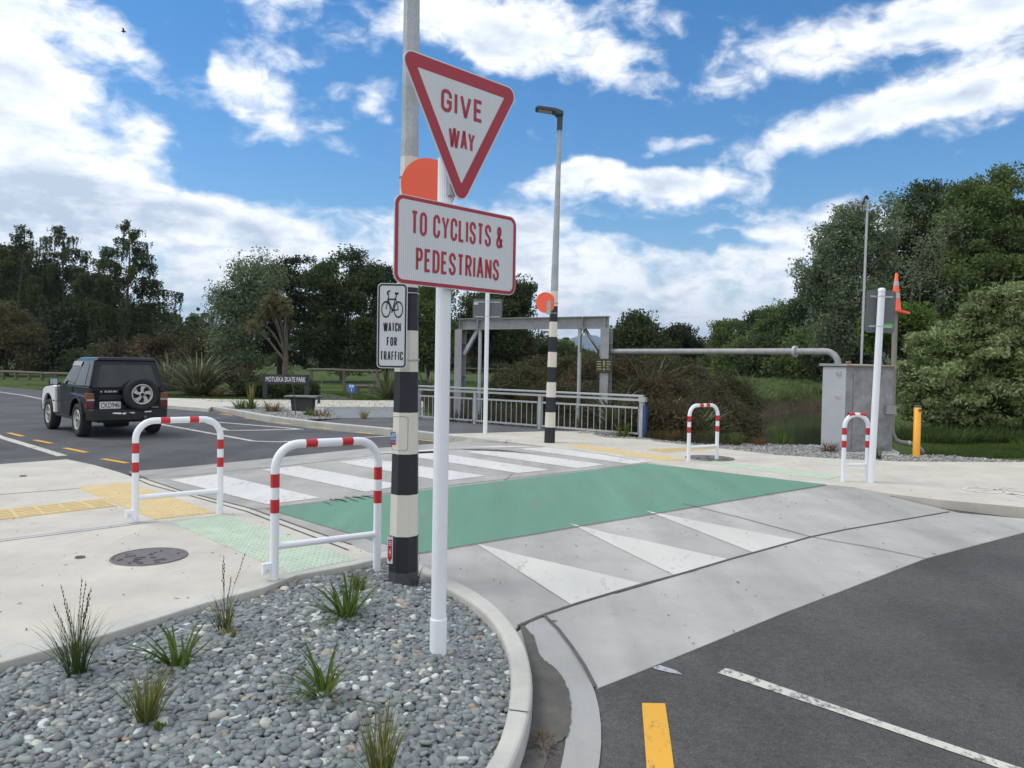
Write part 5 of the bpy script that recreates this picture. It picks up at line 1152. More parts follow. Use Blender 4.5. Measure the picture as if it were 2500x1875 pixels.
    text('CKD946', -.535, -.175, .622, .728, -.6692, MT['black'], npl, .015, axis='-x')
    text('SUZUKI', -.46, -.22, .935, .970, -.6465, MT['signwhite'], tg, .02, axis='-x')
    b = MB(); b.lathe([(0, -.6475), (.018, -.6475)], 12, 'x', (0, .52, .952)); b.build('emblem', MT['rim'], tg)
    b = MB(); b.add([(-.6475, -.42, .60), (-.6475, -.60, .60), (-.6475, -.61, .622), (-.6475, -.43, .622)], [(0, 1, 2, 3)]); b.build('badge', MT['galv'], tg)
    wheel(t, (-.76, -.21, .895), -1, .345, .20, 'x', 'spare_wheel')
    b = MB(); b.tube([(-.61, -.21, .895), (-.70, -.21, .895)], .07, 10); b.build('spare_bracket', MT['plastic'], tg)
    # bumper and scuffs
    b = MB(); b.hexa([(-.80, -.70, .36), (-.60, -.80, .36), (-.60, .80, .36), (-.80, .70, .36)], [(-.80, -.72, .585), (-.60, -.81, .60), (-.60, .81, .60), (-.80, .72, .585)]); bu = b.build('bumper', MT['plastic'], t, bevel=.02, seg=3)
    b = MB(); b.hexa([(-.80, -.70, .588), (-.60, -.79, .588), (-.60, .79, .588), (-.80, .70, .588)], [(-.77, -.68, .603), (-.60, -.78, .603), (-.60, .78, .603), (-.77, .68, .603)]); b.build('bumper_step', MT['plastic'], bu)
    b = MB()
    for pts in ([(.36, .515), (.33, .53), (.20, .525), (.17, .50), (.20, .492), (.33, .505)], [(.165, .52), (.08, .52), (.10, .495), (.14, .48), (.16, .50)], [(.04, .525), (-.06, .53), (-.055, .498), (-.09, .50), (.0, .51)], [(-.27, .54), (-.41, .543), (-.41, .52), (-.27, .518)]):
        b.add([(-.8025, y, z) for y, z in pts], [tuple(range(len(pts)))])
    b.build('paint_scuff', MT['carwhite'], bu)
    b = MB(); b.box(-.86, -.70, -.30, -.24, .33, .36); b.tube([(-.85, -.27, .35), (-.85, -.27, .40)], .015, 8); b.lathe([(0, .45), (.022, .443), (.028, .42), (.022, .398), (0, .39)], 10, 'z', (-.85, -.27, 0)); b.build('tow_ball', MT['iron'], t)
    # front
    b = MB(); b.box(2.66, 2.84, -.78, .78, .40, .60); b.build('front_bumper', MT['plastic'], t, bevel=.03)
    for s in (1, -1):
        b = MB(); b.box(2.70, 2.775, s * .52 - .13, s * .52 + .13, .69, .83); b.build('headlight', MT['galv_light'], t, bevel=.01)
    b = MB(); b.add([(1.40 + .01, -.62, 1.06), (1.40 + .01, .62, 1.06), (.80 + .012, .54, 1.57), (.80 + .012, -.54, 1.57)], [(0, 1, 2, 3)]); b.build('windscreen', MT['glass'], t)
    return t
# placed from its wheel contacts on the far carriageway
CARPOS = (-8.42, 16.45, ZF + .004)
car()

# ================================================================== PEBBLE BED
def inside(P, poly):
    P = np.asarray(P); poly = np.asarray(poly)[:, :2]; x, y = P[:, 0], P[:, 1]; c = np.zeros(len(P), bool); n = len(poly)
    for i in range(n):
        x0, y0 = poly[i - 1]; x1, y1 = poly[i]
        with np.errstate(divide='ignore', invalid='ignore'):
            c ^= ((y0 > y) != (y1 > y)) & (x < (x1 - x0) * (y - y0) / (y1 - y0) + x0)
    return c
BED = np.array([p[:2] for p in KIN] + [(-2.0, 1.15)] + [p[:2] for p in LIN[::-1]])
def bed_h(P):
    d = np.min([seg_dist(P, BED[i - 1], BED[i]) for i in range(len(BED))], 0); return -.055 + .055 * sstep(d, 0, .45) + .012 * np.sin(P[:, 0] * 5.1) * np.sin(P[:, 1] * 4.3)
flat_poly('bed_soil', [(p[0], p[1], -.062) for p in BED], mat('bed_soil', (.05, .048, .045), .95, var=.3, vscale=20))
def pebbles(name, poly, hfun, pitch, smin, smax, m, label, zoff=0., layers=2, lvl=2, near=None):
    rng = np.random.default_rng(11); lo, hi = poly.min(0), poly.max(0); pts = []
    for l in range(layers):
        gx, gy = np.meshgrid(np.arange(lo[0], hi[0], pitch), np.arange(lo[1], hi[1], pitch)); q = np.stack([gx.ravel(), gy.ravel()], 1) + rng.uniform(-.55, .55, (gx.size, 2)) * pitch + l * pitch * .5
        pts.append(np.column_stack([q, np.full(len(q), l)]))
    q = np.concatenate(pts); q = q[inside(q[:, :2], poly)]
    if near is not None: q = q[near(q)]
    bm = bmesh.new(); bmesh.ops.create_icosphere(bm, subdivisions=lvl, radius=1); base = np.array([v.co[:] for v in bm.verts]); F = np.array([[v.index for v in f.verts] for f in bm.faces]); bm.free()
    n = len(q); s = smin + (smax - smin) * rng.beta(1.7, 4.0, n)
    ax = np.stack([s * rng.uniform(.85, 1.45, n), s * rng.uniform(.7, 1.05, n), s * rng.uniform(.36, .66, n)], 1)
    # lumpy, squarish stones
    ph = rng.uniform(0, 6.28, (n, 3)); V = np.sign(base)[None] * np.abs(base)[None] ** rng.uniform(.72, 1.05, (n, 1, 1))
    V = V * (1 + .10 * np.sin(base[None] @ np.array([[1.9, .6, 0], [0, 2.1, .7], [.5, 0, 2.3]]) * 1.6 + ph[:, None, :]).sum(2, keepdims=True) / 1.6)
    V = V * ax[:, None, :]
    yaw = rng.uniform(0, 6.28, n); ti = rng.normal(0, .27, n); tj = rng.normal(0, .27, n)
    def rotm(a, k):
        c, s_ = np.cos(a), np.sin(a); Rm = np.zeros((n, 3, 3)); i, j = [(1, 2), (0, 2), (0, 1)][k]; Rm[:, 3 - i - j if True else 0, 3 - i - j] = 1
        Rm[:, i, i] = c; Rm[:, j, j] = c; Rm[:, i, j] = -s_; Rm[:, j, i] = s_; return Rm
    V = np.einsum('nij,nvj->nvi', rotm(yaw, 2) @ rotm(ti, 0) @ rotm(tj, 1), V)
    z = hfun(q[:, :2]) + zoff + rng.uniform(-.010, .008, n) - .010 * q[:, 2]; V += np.column_stack([q[:, :2], z])[:, None, :]
    nv = len(base); FF = (F[None] + (np.arange(n) * nv)[:, None, None]).reshape(-1, 3).astype(np.int32); nf = len(FF)
    me = bpy.data.meshes.new(name); me.vertices.add(n * nv); me.vertices.foreach_set('co', V.reshape(-1).astype(np.float32)); me.loops.add(nf * 3); me.loops.foreach_set('vertex_index', FF.ravel())
    me.polygons.add(nf); me.polygons.foreach_set('loop_start', np.arange(0, nf * 3, 3, dtype=np.int32)); me.polygons.foreach_set('loop_total', np.full(nf, 3, dtype=np.int32)); me.polygons.foreach_set('use_smooth', np.ones(nf, bool))
    me.update(calc_edges=True); me.materials.append(m); o = bpy.data.objects.new(name, me); link(o); tag(o, label, 'pebbles', kind='stuff'); return o
def stonemat(name, stops):
    m, nt, b, N, L = nodes(name); g = N('ShaderNodeNewGeometry'); cr = N('ShaderNodeValToRGB'); cr.color_ramp.interpolation = 'LINEAR'; L(g.outputs['Random Per Island'], cr.inputs[0]); e = cr.color_ramp.elements
    e[0].position, e[0].color = stops[0][0], (*stops[0][1], 1); e[1].position, e[1].color = stops[-1][0], (*stops[-1][1], 1)
    for p, c in stops[1:-1]: q = e.new(p); q.color = (*c, 1)
    tc = N('ShaderNodeTexCoord'); n = N('ShaderNodeTexNoise'); n.inputs['Scale'].default_value = 55; n.inputs['Detail'].default_value = 5; n.inputs['Roughness'].default_value = .65; L(tc.outputs['Object'], n.inputs['Vector'])
    mr = N('ShaderNodeMapRange'); L(n.outputs['Fac'], mr.inputs[0]); mr.inputs[1].default_value = .3; mr.inputs[2].default_value = .7; mr.inputs[3].default_value = .8; mr.inputs[4].default_value = 1.2
    vm = N('ShaderNodeVectorMath'); vm.operation = 'SCALE'; L(cr.outputs[0], vm.inputs[0]); L(mr.outputs[0], vm.inputs['Scale']); L(vm.outputs[0], b.inputs['Base Color']); b.inputs['Roughness'].default_value = .62; b.inputs['Specular IOR Level'].default_value = .3
    bp = N('ShaderNodeBump'); bp.inputs['Strength'].default_value = .15; bp.inputs['Distance'].default_value = .004; L(n.outputs['Fac'], bp.inputs['Height']); L(bp.outputs[0], b.inputs['Normal']); return m
MT['stone'] = stonemat('river_pebbles', [(0, (0.116, 0.126, 0.132)), (0.12, (0.155, 0.175, 0.18)), (0.24, (0.182, 0.192, 0.2)), (0.36, (0.167, 0.2, 0.188)), (0.48, (0.225, 0.249, 0.248)), (0.58, (0.171, 0.167, 0.172)), (0.68, (0.202, 0.233, 0.22)), (0.78, (0.248, 0.277, 0.28)), (0.86, (0.194, 0.196, 0.184)), (0.905, (0.332, 0.349, 0.323)), (0.94, (0.34, 0.3, 0.228)), (0.955, (0.506, 0.523, 0.475)), (0.985, (0.571, 0.592, 0.551)), (1, (0.313, 0.194, 0.114))])
pebbles('pebbles', BED, bed_h, .0275, .0115, .039, MT['stone'], 'grey rounded river pebbles filling the kerbed bed round the lamp pole')
MT['stone2'] = stonemat('crushed_stone', [(0, (.16, .16, .155)), (.4, (.26, .26, .25)), (.7, (.36, .35, .33)), (1, (.46, .45, .43))])
pebbles('gravel', np.array([p[:2] for p in gravel_far]), lambda P: np.full(len(P), -.004), .062, .014, .040, MT['stone2'], 'loose pale gravel between the far pavement and the stream bank', layers=2, lvl=1)
pebbles('gravel', np.array([p[:2] for p in gp]), lambda P: np.full(len(P), .0), .075, .016, .042, MT['stone2'], 'loose gravel between the far kerb and the bench', layers=2, lvl=1)

# ================================================================== PLANTS
def tuft(rng, n, length, tilt, droop, width, base_r, k=6, wprof=None, twist=True):
    """blades from one clump: (paths, widths, side)"""
    L_ = length * rng.uniform(.55, 1.1, n); az = rng.uniform(0, 2 * math.pi, n); ti = np.abs(rng.normal(0, tilt, n)); dr = droop * rng.uniform(.3, 1.5, n)
    t = np.linspace(0, 1, k)[None]; rad = L_[:, None] * (np.sin(ti)[:, None] * t + dr[:, None] * t ** 2.2); z = L_[:, None] * (np.cos(ti)[:, None] * t - dr[:, None] * .75 * t ** 2.6)
    br = base_r * np.sqrt(rng.random(n)); ba = az + rng.normal(0, .7, n)
    x = br[:, None] * np.cos(ba)[:, None] + rad * np.cos(az)[:, None]; y = br[:, None] * np.sin(ba)[:, None] + rad * np.sin(az)[:, None]
    P = np.stack([x, y, np.maximum(z, -.02)], 2); tw = rng.normal(0, .5 if twist else .1, n); side = np.stack([-np.sin(az + tw), np.cos(az + tw), np.zeros(n)], 1)
    wp = np.array(wprof if wprof is not None else np.interp(np.linspace(0, 1, k), [0, .3, .75, 1], [.7, 1, .7, .04])); w = width * wp[None] * rng.uniform(.7, 1.25, n)[:, None]
    return P, w, side
MT['grass_green'] = leafmat('blade_green', [(.07, .12, .022), (.10, .17, .034), (.14, .20, .045), (.08, .14, .028)], .35)
MT['grass_dark'] = leafmat('blade_dark_green', [(.05, .085, .026), (.07, .105, .034), (.10, .13, .045)], .3)
MT['grass_straw'] = leafmat('blade_straw', [(.16, .18, .05), (.25, .23, .08), (.34, .29, .13), (.12, .15, .04)], .35)
MT['seed'] = mat('seed_head', (.055, .042, .03), .9, var=.3, vscale=30)
MT['flax'] = leafmat('flax_blades', [(.075, .10, .034), (.10, .13, .05), (.14, .16, .075), (.19, .19, .11), (.12, .10, .05)], .2, .4, .5)
MT['flax_red'] = leafmat('red_flax_blades', [(.075, .035, .028), (.10, .05, .035), (.06, .03, .025)], .15)
MT['orange_grass'] = leafmat('orange_grass', [(.22, .10, .035), (.17, .10, .04), (.12, .10, .04)], .25)
def bedz(x, y): return float(bed_h(np.array([[x, y]]))[0])
def plant(name, label, x, y, z, specs, group, cat='plant', seeds=0, seed=0, slen=.4, rot=0.):
    t = thing(name, label, cat, (x, y, z), rot, group); rng = np.random.default_rng(seed + 100)
    for (nm, m, args) in specs:
        P, w, s_ = tuft(rng, *args); blades_mesh(nm, P, w, s_, m, t)
    if seeds:
        for i in range(seeds):
            b = MB(); hb = MB()
            a = rng.uniform(0, 6.28); q = rng.uniform(.04, .3) * slen; h = slen * rng.uniform(.8, 1.1); p0, p1, p2 = Vector((0, 0, 0)), Vector((q * .4 * math.cos(a), q * .4 * math.sin(a), h * .55)), Vector((q * math.cos(a), q * math.sin(a), h))
            b.tube([p0, p1, p2], [.0016, .0013, .0008], 4)
            for k in range(9):
                f = .62 + .042 * k; c = p1.lerp(p2, (f - .55) / .45); hb.lathe([(0, -.010), (.0031, 0), (0, .010)], 5, 'z', (c.x + rng.normal(0, .0022), c.y + rng.normal(0, .0022), c.z))
            b.build('stem', MT['grass_straw'], t); hb.build('seed_head', MT['seed'], t)
    return t
def at_bed(px, py):
    p = G(px, py, -.01); return p[0], p[1], bedz(p[0], p[1]) - .01
GB = 'young plants in the pebble bed'
x, y, z = at_bed(165, 1462); plant('grass_tussock', 'dark green tussock with brown seed stalks at the left of the pebble bed', x, y, z, [('blades', MT['grass_dark'], (170, .36, .25, .22, .0036, .04))], GB, seeds=8, seed=1, slen=.45)
x, y, z = at_bed(385, 1447); plant('strappy_plant', 'small broad-leaved green plant leaning right, in front of the manhole cover', x, y, z, [('blades', MT['grass_green'], (44, .26, .85, .25, .016, .04))], GB, seed=12)
x, y, z = at_bed(485, 1368); plant('grass_tussock', 'sparse olive tussock with tall seed stalks near the kerb of the pebble bed', x, y, z, [('blades', MT['grass_dark'], (70, .25, .34, .2, .0038, .035)), ('blades', MT['grass_straw'], (30, .22, .3, .2, .0045, .03))], GB, seeds=4, seed=3, slen=.42)
x, y, z = at_bed(318, 1562); plant('grass_tussock', 'yellow-green tussock with dry tips in the lower left of the pebble bed', x, y, z, [('blades', MT['grass_straw'], (110, .28, .22, .2, .004, .03)), ('blades', MT['grass_green'], (60, .26, .3, .2, .0046, .035))], GB, seed=4)
x, y, z = at_bed(348, 1583); plant('seedling', 'tiny leafy green weed beside the yellow-green tussock', x, y, z, [('leaves', MT['grass_green'], (16, .07, .8, .1, .022, .015))], GB, seed=5)
x, y, z = at_bed(748, 1340); plant('strappy_plant', 'bushy bright green strap-leaved plant in front of the striped lamp pole', x, y, z, [('blades', MT['grass_green'], (84, .28, .80, .22, .014, .045))], GB, seed=6)
x, y, z = at_bed(700, 1510); plant('strappy_plant', 'open green strap-leaved plant with one long upright leaf in the middle of the bed', x, y, z, [('blades', MT['grass_green'], (36, .28, .95, .3, .016, .035)), ('blades', MT['grass_straw'], (10, .2, .9, .3, .015, .03))], GB, seed=27)
x, y, z = at_bed(776, 1278); plant('grass_tussock', 'small yellowish tuft just left of the foot of the striped lamp pole', x, y, z, [('blades', MT['grass_straw'], (60, .2, .32, .2, .0048, .03)), ('blades', MT['grass_green'], (30, .18, .3, .2, .0048, .03))], GB, seed=8)
x, y, z = at_bed(822, 1690); plant('grass_tussock', 'straw-coloured tussock at the bottom edge of the picture', x, y, z, [('blades', MT['grass_straw'], (120, .33, .2, .15, .0036, .035)), ('blades', MT['grass_green'], (40, .3, .2, .15, .0044, .04))], GB, seed=9)
x, y, z = at_bed(893, 1252); plant('grass_tussock', 'thin dark tuft growing against the base of the striped lamp pole', x + .02, y - .05, z, [('blades', MT['grass_dark'], (16, .24, .45, .2, .004, .02))], GB, seed=10)
x, y, z = at_bed(505, 1380); plant('seedling', 'low yellow-green weed at the foot of the sparse tussock', x, y - .04, z, [('leaves', MT['grass_straw'], (20, .09, 1.0, .1, .02, .02))], GB, seed=15)
# dry litter caught in the gutter
rng = np.random.default_rng(5); lp = []
p = G(1172, 1615, -.11); n = 240
P, w, s_ = tuft(rng, n, .10, 1.4, .1, .004, .075); P[:, :, 0] = P[:, :, 0] * .55; P[:, :, 2] = np.abs(P[:, :, 2]) * .5 + rng.uniform(0, .03, n)[:, None]
o = blades_mesh('leaf_litter', P + np.array([p[0], p[1], -.125]), w, s_, leafmat('dry_litter', [(.10, .07, .04), (.16, .115, .06), (.06, .045, .03), (.22, .17, .10)], .1)); tag(o, 'clump of dry brown grass and leaf litter lying in the gutter', 'litter', kind='stuff')
# far kerb garden and gravel strip plants
FG = 'small plants along the gravel strip'
for i, (px, py, nm, lab, specs) in enumerate([
        (1690, 960, 'strappy_plant', 'green strap-leaved plant in the gravel, left of the cabinet', [('blades', MT['grass_green'], (40, .42, .75, .2, .028, .06))]),
        (1590, 962, 'strappy_plant', 'smaller green strap-leaved plant in the gravel, right of the far left hoop barrier', [('blades', MT['grass_green'], (30, .34, .8, .2, .026, .06))]),
        (1535, 952, 'strappy_plant', 'green strap-leaved plant seen through the far left hoop barrier', [('blades', MT['grass_green'], (34, .36, .7, .2, .025, .06))]),
        (1346, 944, 'strappy_plant', 'green strap-leaved plant at the foot of the bridge railing', [('blades', MT['grass_green'], (44, .42, .8, .2, .03, .06))]),
        (1640, 962, 'orange_tussock', 'orange-brown wiry tussock between the green gravel plants', [('blades', MT['orange_grass'], (160, .30, .8, .4, .008, .1))]),
        (1447, 952, 'orange_tussock', 'orange-brown tussock beside the end of the bridge railing', [('blades', MT['orange_grass'], (190, .36, .85, .4, .008, .14))]),
        (1790, 976, 'orange_tussock', 'orange-brown tussock at the foot of the grey cabinet', [('blades', MT['orange_grass'], (150, .30, .8, .4, .008, .09))]),
        (1898, 992, 'grass_tussock', 'small dark tuft behind the far right white post', [('blades', MT['grass_dark'], (50, .30, .35, .2, .009, .05))]),
        (543, 884, 'grass_tussock', 'tall pale weed standing in the kerbside gravel left of the bench', [('blades', MT['grass_straw'], (40, .85, .12, .05, .03, .06)), ('leaves', MT['grass_green'], (60, .4, .6, .2, .03, .12))]),
        (518, 884, 'grass_tussock', 'short leafy green weed in the kerbside gravel at the left', [('blades', MT['grass_green'], (60, .42, .6, .2, .035, .1))]),
        (590, 890, 'orange_tussock', 'orange-brown tussock in the kerbside gravel beside the bench', [('blades', MT['orange_grass'], (160, .46, .7, .3, .013, .2))]),
        (668, 898, 'strappy_plant', 'low green plant in front of the bench', [('blades', MT['grass_green'], (40, .32, .8, .2, .03, .1))]),
        (692, 900, 'orange_tussock', 'rusty low tussock at the right end of the kerbside gravel', [('blades', MT['orange_grass'], (120, .30, .8, .3, .012, .25))]),
        (786, 905, 'grass_tussock', 'pale grass tuft against the far kerb, just left of the near pole', [('blades', MT['grass_straw'], (60, .36, .4, .2, .014, .08))])]):
    p = G(px, py, -.01); plant(nm, lab, p[0], p[1], -.02, specs, FG, seed=40 + i)
# flax clumps
def flax(px, py, Y, h, lab, m, n=110, tilt=.55, wd=.075, seed=0, droop=.38):
    p = D(px, py, Y); z = gz(p[0], p[1]); return plant('flax_bush', lab, p[0], p[1], z - .03, [('blades', m, (n, h, tilt, droop, wd, h * .12, 7, [.5, .8, 1, 1, .85, .5, .05]))], 'flax bushes', 'flax', seed=seed)
flax(430, 850, 33, 2.35, 'large green flax bush with long arching leaves behind the car', MT['flax'], 460, .78, .062, 71)
flax(522, 842, 33.5, 1.75, 'dark red flax bush right of the large green flax', MT['flax_red'], 170, .5, .065, 72)
flax(365, 840, 37, 2.3, 'second green flax bush behind the large flax, partly hidden by the car', MT['flax'], 200, .6, .06, 73)
flax(555, 842, 33, .95, 'small orange-brown flax at the end of the garden bed', MT['orange_grass'], 80, .6, .05, 74)
flax(470, 846, 32, .7, 'low orange grass in front of the large green flax', MT['orange_grass'], 120, .8, .025, 75)
flax(838, 838, 33, 1.7, 'green flax bush left of the near striped pole', MT['flax'], 90, .6, .08, 76)
flax(925, 822, 36, 1.6, 'green flax bush behind the bridge railing near the give way post', MT['flax'], 80, .6, .08, 77)
for i, (px, Y, h, l) in enumerate([(1330, 18.9, 1.6, 'flax clump growing beside the right gantry column'), (1475, 25, 2.5, 'pale flax clump on the crest of the brown bank'), (1440, 19.6, 1.7, 'dry flax clump halfway down the brown bank'), (1500, 17.6, 1.15, 'bright green flax clump above the far left hoop barrier'), (1400, 25, 2.7, 'flax clump on the bank left of the crest'), (1555, 26, 2.3, 'small flax clump at the right end of the bank crest'), (1610, 44, 1.9, 'dark flax clump at the edge of the far grass')]):
    p = D(px, 850, Y); x = p[0]; plant('flax_bush', l, x, Y, gz(x, Y) - .05, [('blades', MT['flax'], (80, h, .6, .4, .07, .15, 7, [.5, .8, 1, 1, .85, .5, .05]))], 'flax bushes', 'flax', seed=90 + i)

# ================================================================== TREES AND SHRUBS
def leaf_quads(rng, C, size, aspect=1.7, up=0.):
    """one kite-shaped leaf clump face at every centre"""
    n = len(C); a = rng.normal(0, 1, (n, 3)); a[:, 2] += up; a /= np.linalg.norm(a, axis=1)[:, None]; b = rng.normal(0, 1, (n, 3)); b -= a * (a * b).sum(1)[:, None]; b /= np.linalg.norm(b, axis=1)[:, None]
    s_ = size * rng.uniform(.55, 1.35, n)[:, None]; l = a * s_ * aspect * .5; w = b * s_ * .5
    return np.stack([C - l, C + w - l * .1, C + l, C - w - l * .1], 1)
def crown_cloud(rng, blobs, nclump, nleaf, sig, shell=.45, flat=.7):
    """leaf positions gathered in clumps that sit towards the outside of a few big lobes"""
    cs = []; wts = np.array([b[1][0] * b[1][1] * b[1][2] for b in blobs]) ** .67; wts /= wts.sum()
    for (c, r), wt in zip(blobs, wts):
        k = max(3, int(nclump * wt)); d = rng.normal(0, 1, (k, 3)); d /= np.linalg.norm(d, axis=1)[:, None]; rr = shell + (1 - shell) * rng.random(k) ** .6; rr *= rng.uniform(.86, 1.10, k)
        cs.append(np.array(c) + d * rr[:, None] * np.array(r))
    cs = np.concatenate(cs); idx = rng.integers(0, len(cs), nleaf); sg = sig * rng.uniform(.6, 1.4, len(cs))
    return cs, cs[idx] + np.clip(rng.normal(0, 1, (nleaf, 3)), -1.75, 1.75) * sg[idx][:, None] * np.array([1, 1, flat])
def limbs(rng, mb, trunk_h, r, targets, lean=(0, 0), n=9, trunk_pts=None):
    top = Vector((lean[0], lean[1], trunk_h)); pts = [Vector((lean[0] * t ** 1.6 + rng.normal(0, .03) * (t > 0) * r * 6, lean[1] * t ** 1.6 + rng.normal(0, .03) * (t > 0) * r * 6, trunk_h * t)) for t in np.linspace(0, 1, 7)]
    pts[0].z = -.3; mb.tube(pts, [r * (1.25 if i == 0 else 1 - .6 * i / 6) for i in range(7)], 8)
    sel = rng.choice(len(targets), min(n, len(targets)), replace=False)
    for j in sel:
        e = Vector(targets[j]); f = rng.uniform(.35, .95); k = f * 6; i0 = int(k); s_ = pts[i0].lerp(pts[min(i0 + 1, 6)], k - i0); m_ = s_.lerp(e, .5) + Vector((0, 0, (e - s_).length * rng.uniform(-.02, .14)))
        r0 = r * (1 - .55 * f) * .5; mb.tube([s_, s_.lerp(m_, .5) + Vector((0, 0, .02)), m_, m_.lerp(e, .55), e], [r0, r0 * .85, r0 * .6, r0 * .4, r0 * .15], 6)
TG = 'trees round the crossing'
LS, LN = .68, 1.9
def tree(name, label, x, y, blobs, m, bark, nclump=60, nleaf=9000, leaf=.2, sig=.45, trunk_h=4, r=.18, lean=(0, 0), nl=10, seed=0, cat='tree', aspect=1.8, z=None, group=TG, shell=.45, flat=.7, trunks=1):
    rng = np.random.default_rng(seed + 1000); zz = gz(x, y) if z is None else z
    t = thing(name, label, cat, (x, y, zz), 0, group); leaf = leaf * LS; cs, P = crown_cloud(rng, blobs, int(nclump * 1.3), int(nleaf * LN), sig * .8, shell, flat); P = P[P[:, 2] > .03]
    quads_mesh('crown' if cat == 'tree' else 'foliage', leaf_quads(rng, P, leaf, aspect), m, t)
    b = MB()
    for k in range(trunks): limbs(rng, b, trunk_h * (1 - .1 * k), r * (1 - .15 * k), cs, (lean[0] + k * rng.normal(0, .8), lean[1]), nl)
    b.build('trunk' if cat == 'tree' else 'stems', bark, t); return t
def px2(px, py, Y): p = D(px, py, Y); return p[0], p[2]
def pblob(x0, z0, Y, px, py, rx, ry, dy=None):
    """a lobe given by its place and size in the photo at distance Y, relative to the tree base"""
    q = D(px, py, Y); s_ = Y / 1663.; return ((q[0] - x0, 0 if dy is None else dy, q[2] - z0), (rx * s_, (rx * .8) * s_, ry * s_))
def ptree(name, label, px, Y, lobes, m, bark, seed, group=TG, **kw):
    x = D(px, 800, Y)[0]; z = gz(x, Y); rng = np.random.default_rng(seed)
    bl = [pblob(x, z, Y, *l, dy=rng.normal(0, .25) * l[2] * Y / 1663) for l in lobes]
    return tree(name, label, x, Y, bl, m, bark, seed=seed, group=group, **kw)
F_DARK = leafmat('foliage_dark', [(0.047, 0.072, 0.028), (0.066, 0.094, 0.034), (0.091, 0.114, 0.044), (0.056, 0.075, 0.038)], .18)
F_DEEP = leafmat('foliage_deep', [(0.028, 0.039, 0.021), (0.044, 0.053, 0.026), (0.06, 0.068, 0.035)], .12)
F_MID = leafmat('foliage_mid', [(0.095, 0.134, 0.039), (0.123, 0.173, 0.053), (0.153, 0.2, 0.065), (0.104, 0.143, 0.05)], .22)
F_FRESH = leafmat('foliage_fresh', [(0.088, 0.145, 0.03), (0.121, 0.188, 0.042), (0.152, 0.213, 0.051)], .25)
F_GREY = leafmat('foliage_grey_green', [(0.141, 0.174, 0.102), (0.174, 0.221, 0.125), (0.221, 0.263, 0.155), (0.127, 0.169, 0.086)], .22)
F_BROWN = leafmat('foliage_brown', [(0.093, 0.070, 0.040), (0.116, 0.081, 0.050), (0.078, 0.074, 0.040), (0.132, 0.102, 0.062)], .15)
F_BRONZE = leafmat('foliage_bronze', [(0.109, 0.093, 0.043), (0.132, 0.109, 0.053), (0.093, 0.099, 0.043), (0.155, 0.121, 0.062)], .2)
F_PURPLE = leafmat('foliage_purple', [(0.046, 0.031, 0.037), (0.062, 0.040, 0.046), (0.043, 0.040, 0.037)], .12)
F_VAR = leafmat('foliage_variegated', [(0.212, 0.282, 0.11), (0.355, 0.415, 0.189), (0.539, 0.579, 0.317), (0.17, 0.245, 0.092), (0.284, 0.348, 0.158)], .25)
F_CABB = leafmat('cabbage_tree_blades', [(.13, .12, .055), (.17, .155, .075), (.20, .18, .10), (.10, .10, .045)], .15)
F_BIRCH = leafmat('birch_foliage', [(0.052, 0.074, 0.028), (0.074, 0.096, 0.038), (0.097, 0.115, 0.048)], .22)

# ---- weeping birches on the left
def birch(label, px, Y, top_py, halfw, seed, lean=0., nbr=46):
    rng = np.random.default_rng(seed); x = D(px, 800, Y)[0]; z = gz(x, Y); h = D(px, top_py, Y)[2] - z; s_ = Y / 1663.; W_ = halfw * s_
    t = thing('weeping_birch', label, 'tree', (x, Y, z), 0, TG); b = MB()
    tp = [Vector((lean * s_ * f ** 1.5 + .18 * math.sin(f * 7 + seed), .12 * math.cos(f * 6), h * f)) for f in np.linspace(0, .97, 10)]; tp[0].z = -.3
    b.tube(tp, [.17 * (1 - .93 * i / 9) + .008 for i in range(10)], 8); pts = []
    for k in range(nbr):
        f = .16 + .81 * (k + rng.random()) / nbr; i0 = int(f / .97 * 9); s0 = tp[i0].lerp(tp[min(i0 + 1, 9)], f / .97 * 9 - i0); a = rng.uniform(0, 6.28)
        reach = W_ * rng.uniform(.45, 1.2) * max(.02, 1 - (max(f - .22, 0) / .78) ** 1.5) + .18; rise = reach * rng.uniform(.3, .75) * (1.15 - .6 * f); path = []
        for u in np.linspace(0, 1, 7): path.append(s0 + Vector((math.cos(a) * reach * u, math.sin(a) * reach * u, rise * (1.9 * u - 1.35 * u * u))))
        r0 = .05 * (1 - f * .75); b.tube(path, [r0 * (1 - .9 * u) + .006 for u in np.linspace(0, 1, 7)], 5)
        for q in range(int(4 + reach * 5.5)):
            u = rng.uniform(.22, 1.0); p = path[int(u * 5.99)].lerp(path[int(u * 5.99) + 1], u * 5.99 % 1); ln = rng.uniform(.5, 2.5) * (.45 + .7 * u) * (1.4 - .95 * f); m_ = int(ln / .085); tt = np.linspace(0, 1, m_)
            dx, dy = rng.normal(0, .10, 2); pts.append(np.stack([p.x + dx * tt + rng.normal(0, .05, m_), p.y + dy * tt + rng.normal(0, .05, m_), p.z - ln * tt + rng.normal(0, .03, m_)], 1))
            for _ in range(2):
                o2 = rng.normal(0, .22, 3); l2 = ln * rng.uniform(.3, .8); m2 = max(3, int(l2 / .1)); t2 = np.linspace(0, 1, m2); pts.append(np.stack([p.x + o2[0] + rng.normal(0, .05, m2), p.y + o2[1] + rng.normal(0, .05, m2), p.z + o2[2] * .3 - l2 * t2], 1))
    C = np.concatenate(pts); C = C[C[:, 2] > 1.2]; L_ = leaf_quads(rng, C, .125, 2.0); L_[:, 0, 2] -= .03; L_[:, 2, 2] -= .05
    quads_mesh('crown', L_, F_BIRCH, t); b.build('trunk', MT['bark'], t)
birch('tall weeping birch with a narrow drooping top, right of the left group', 275, 72, 468, 120, 3, 0, 46)
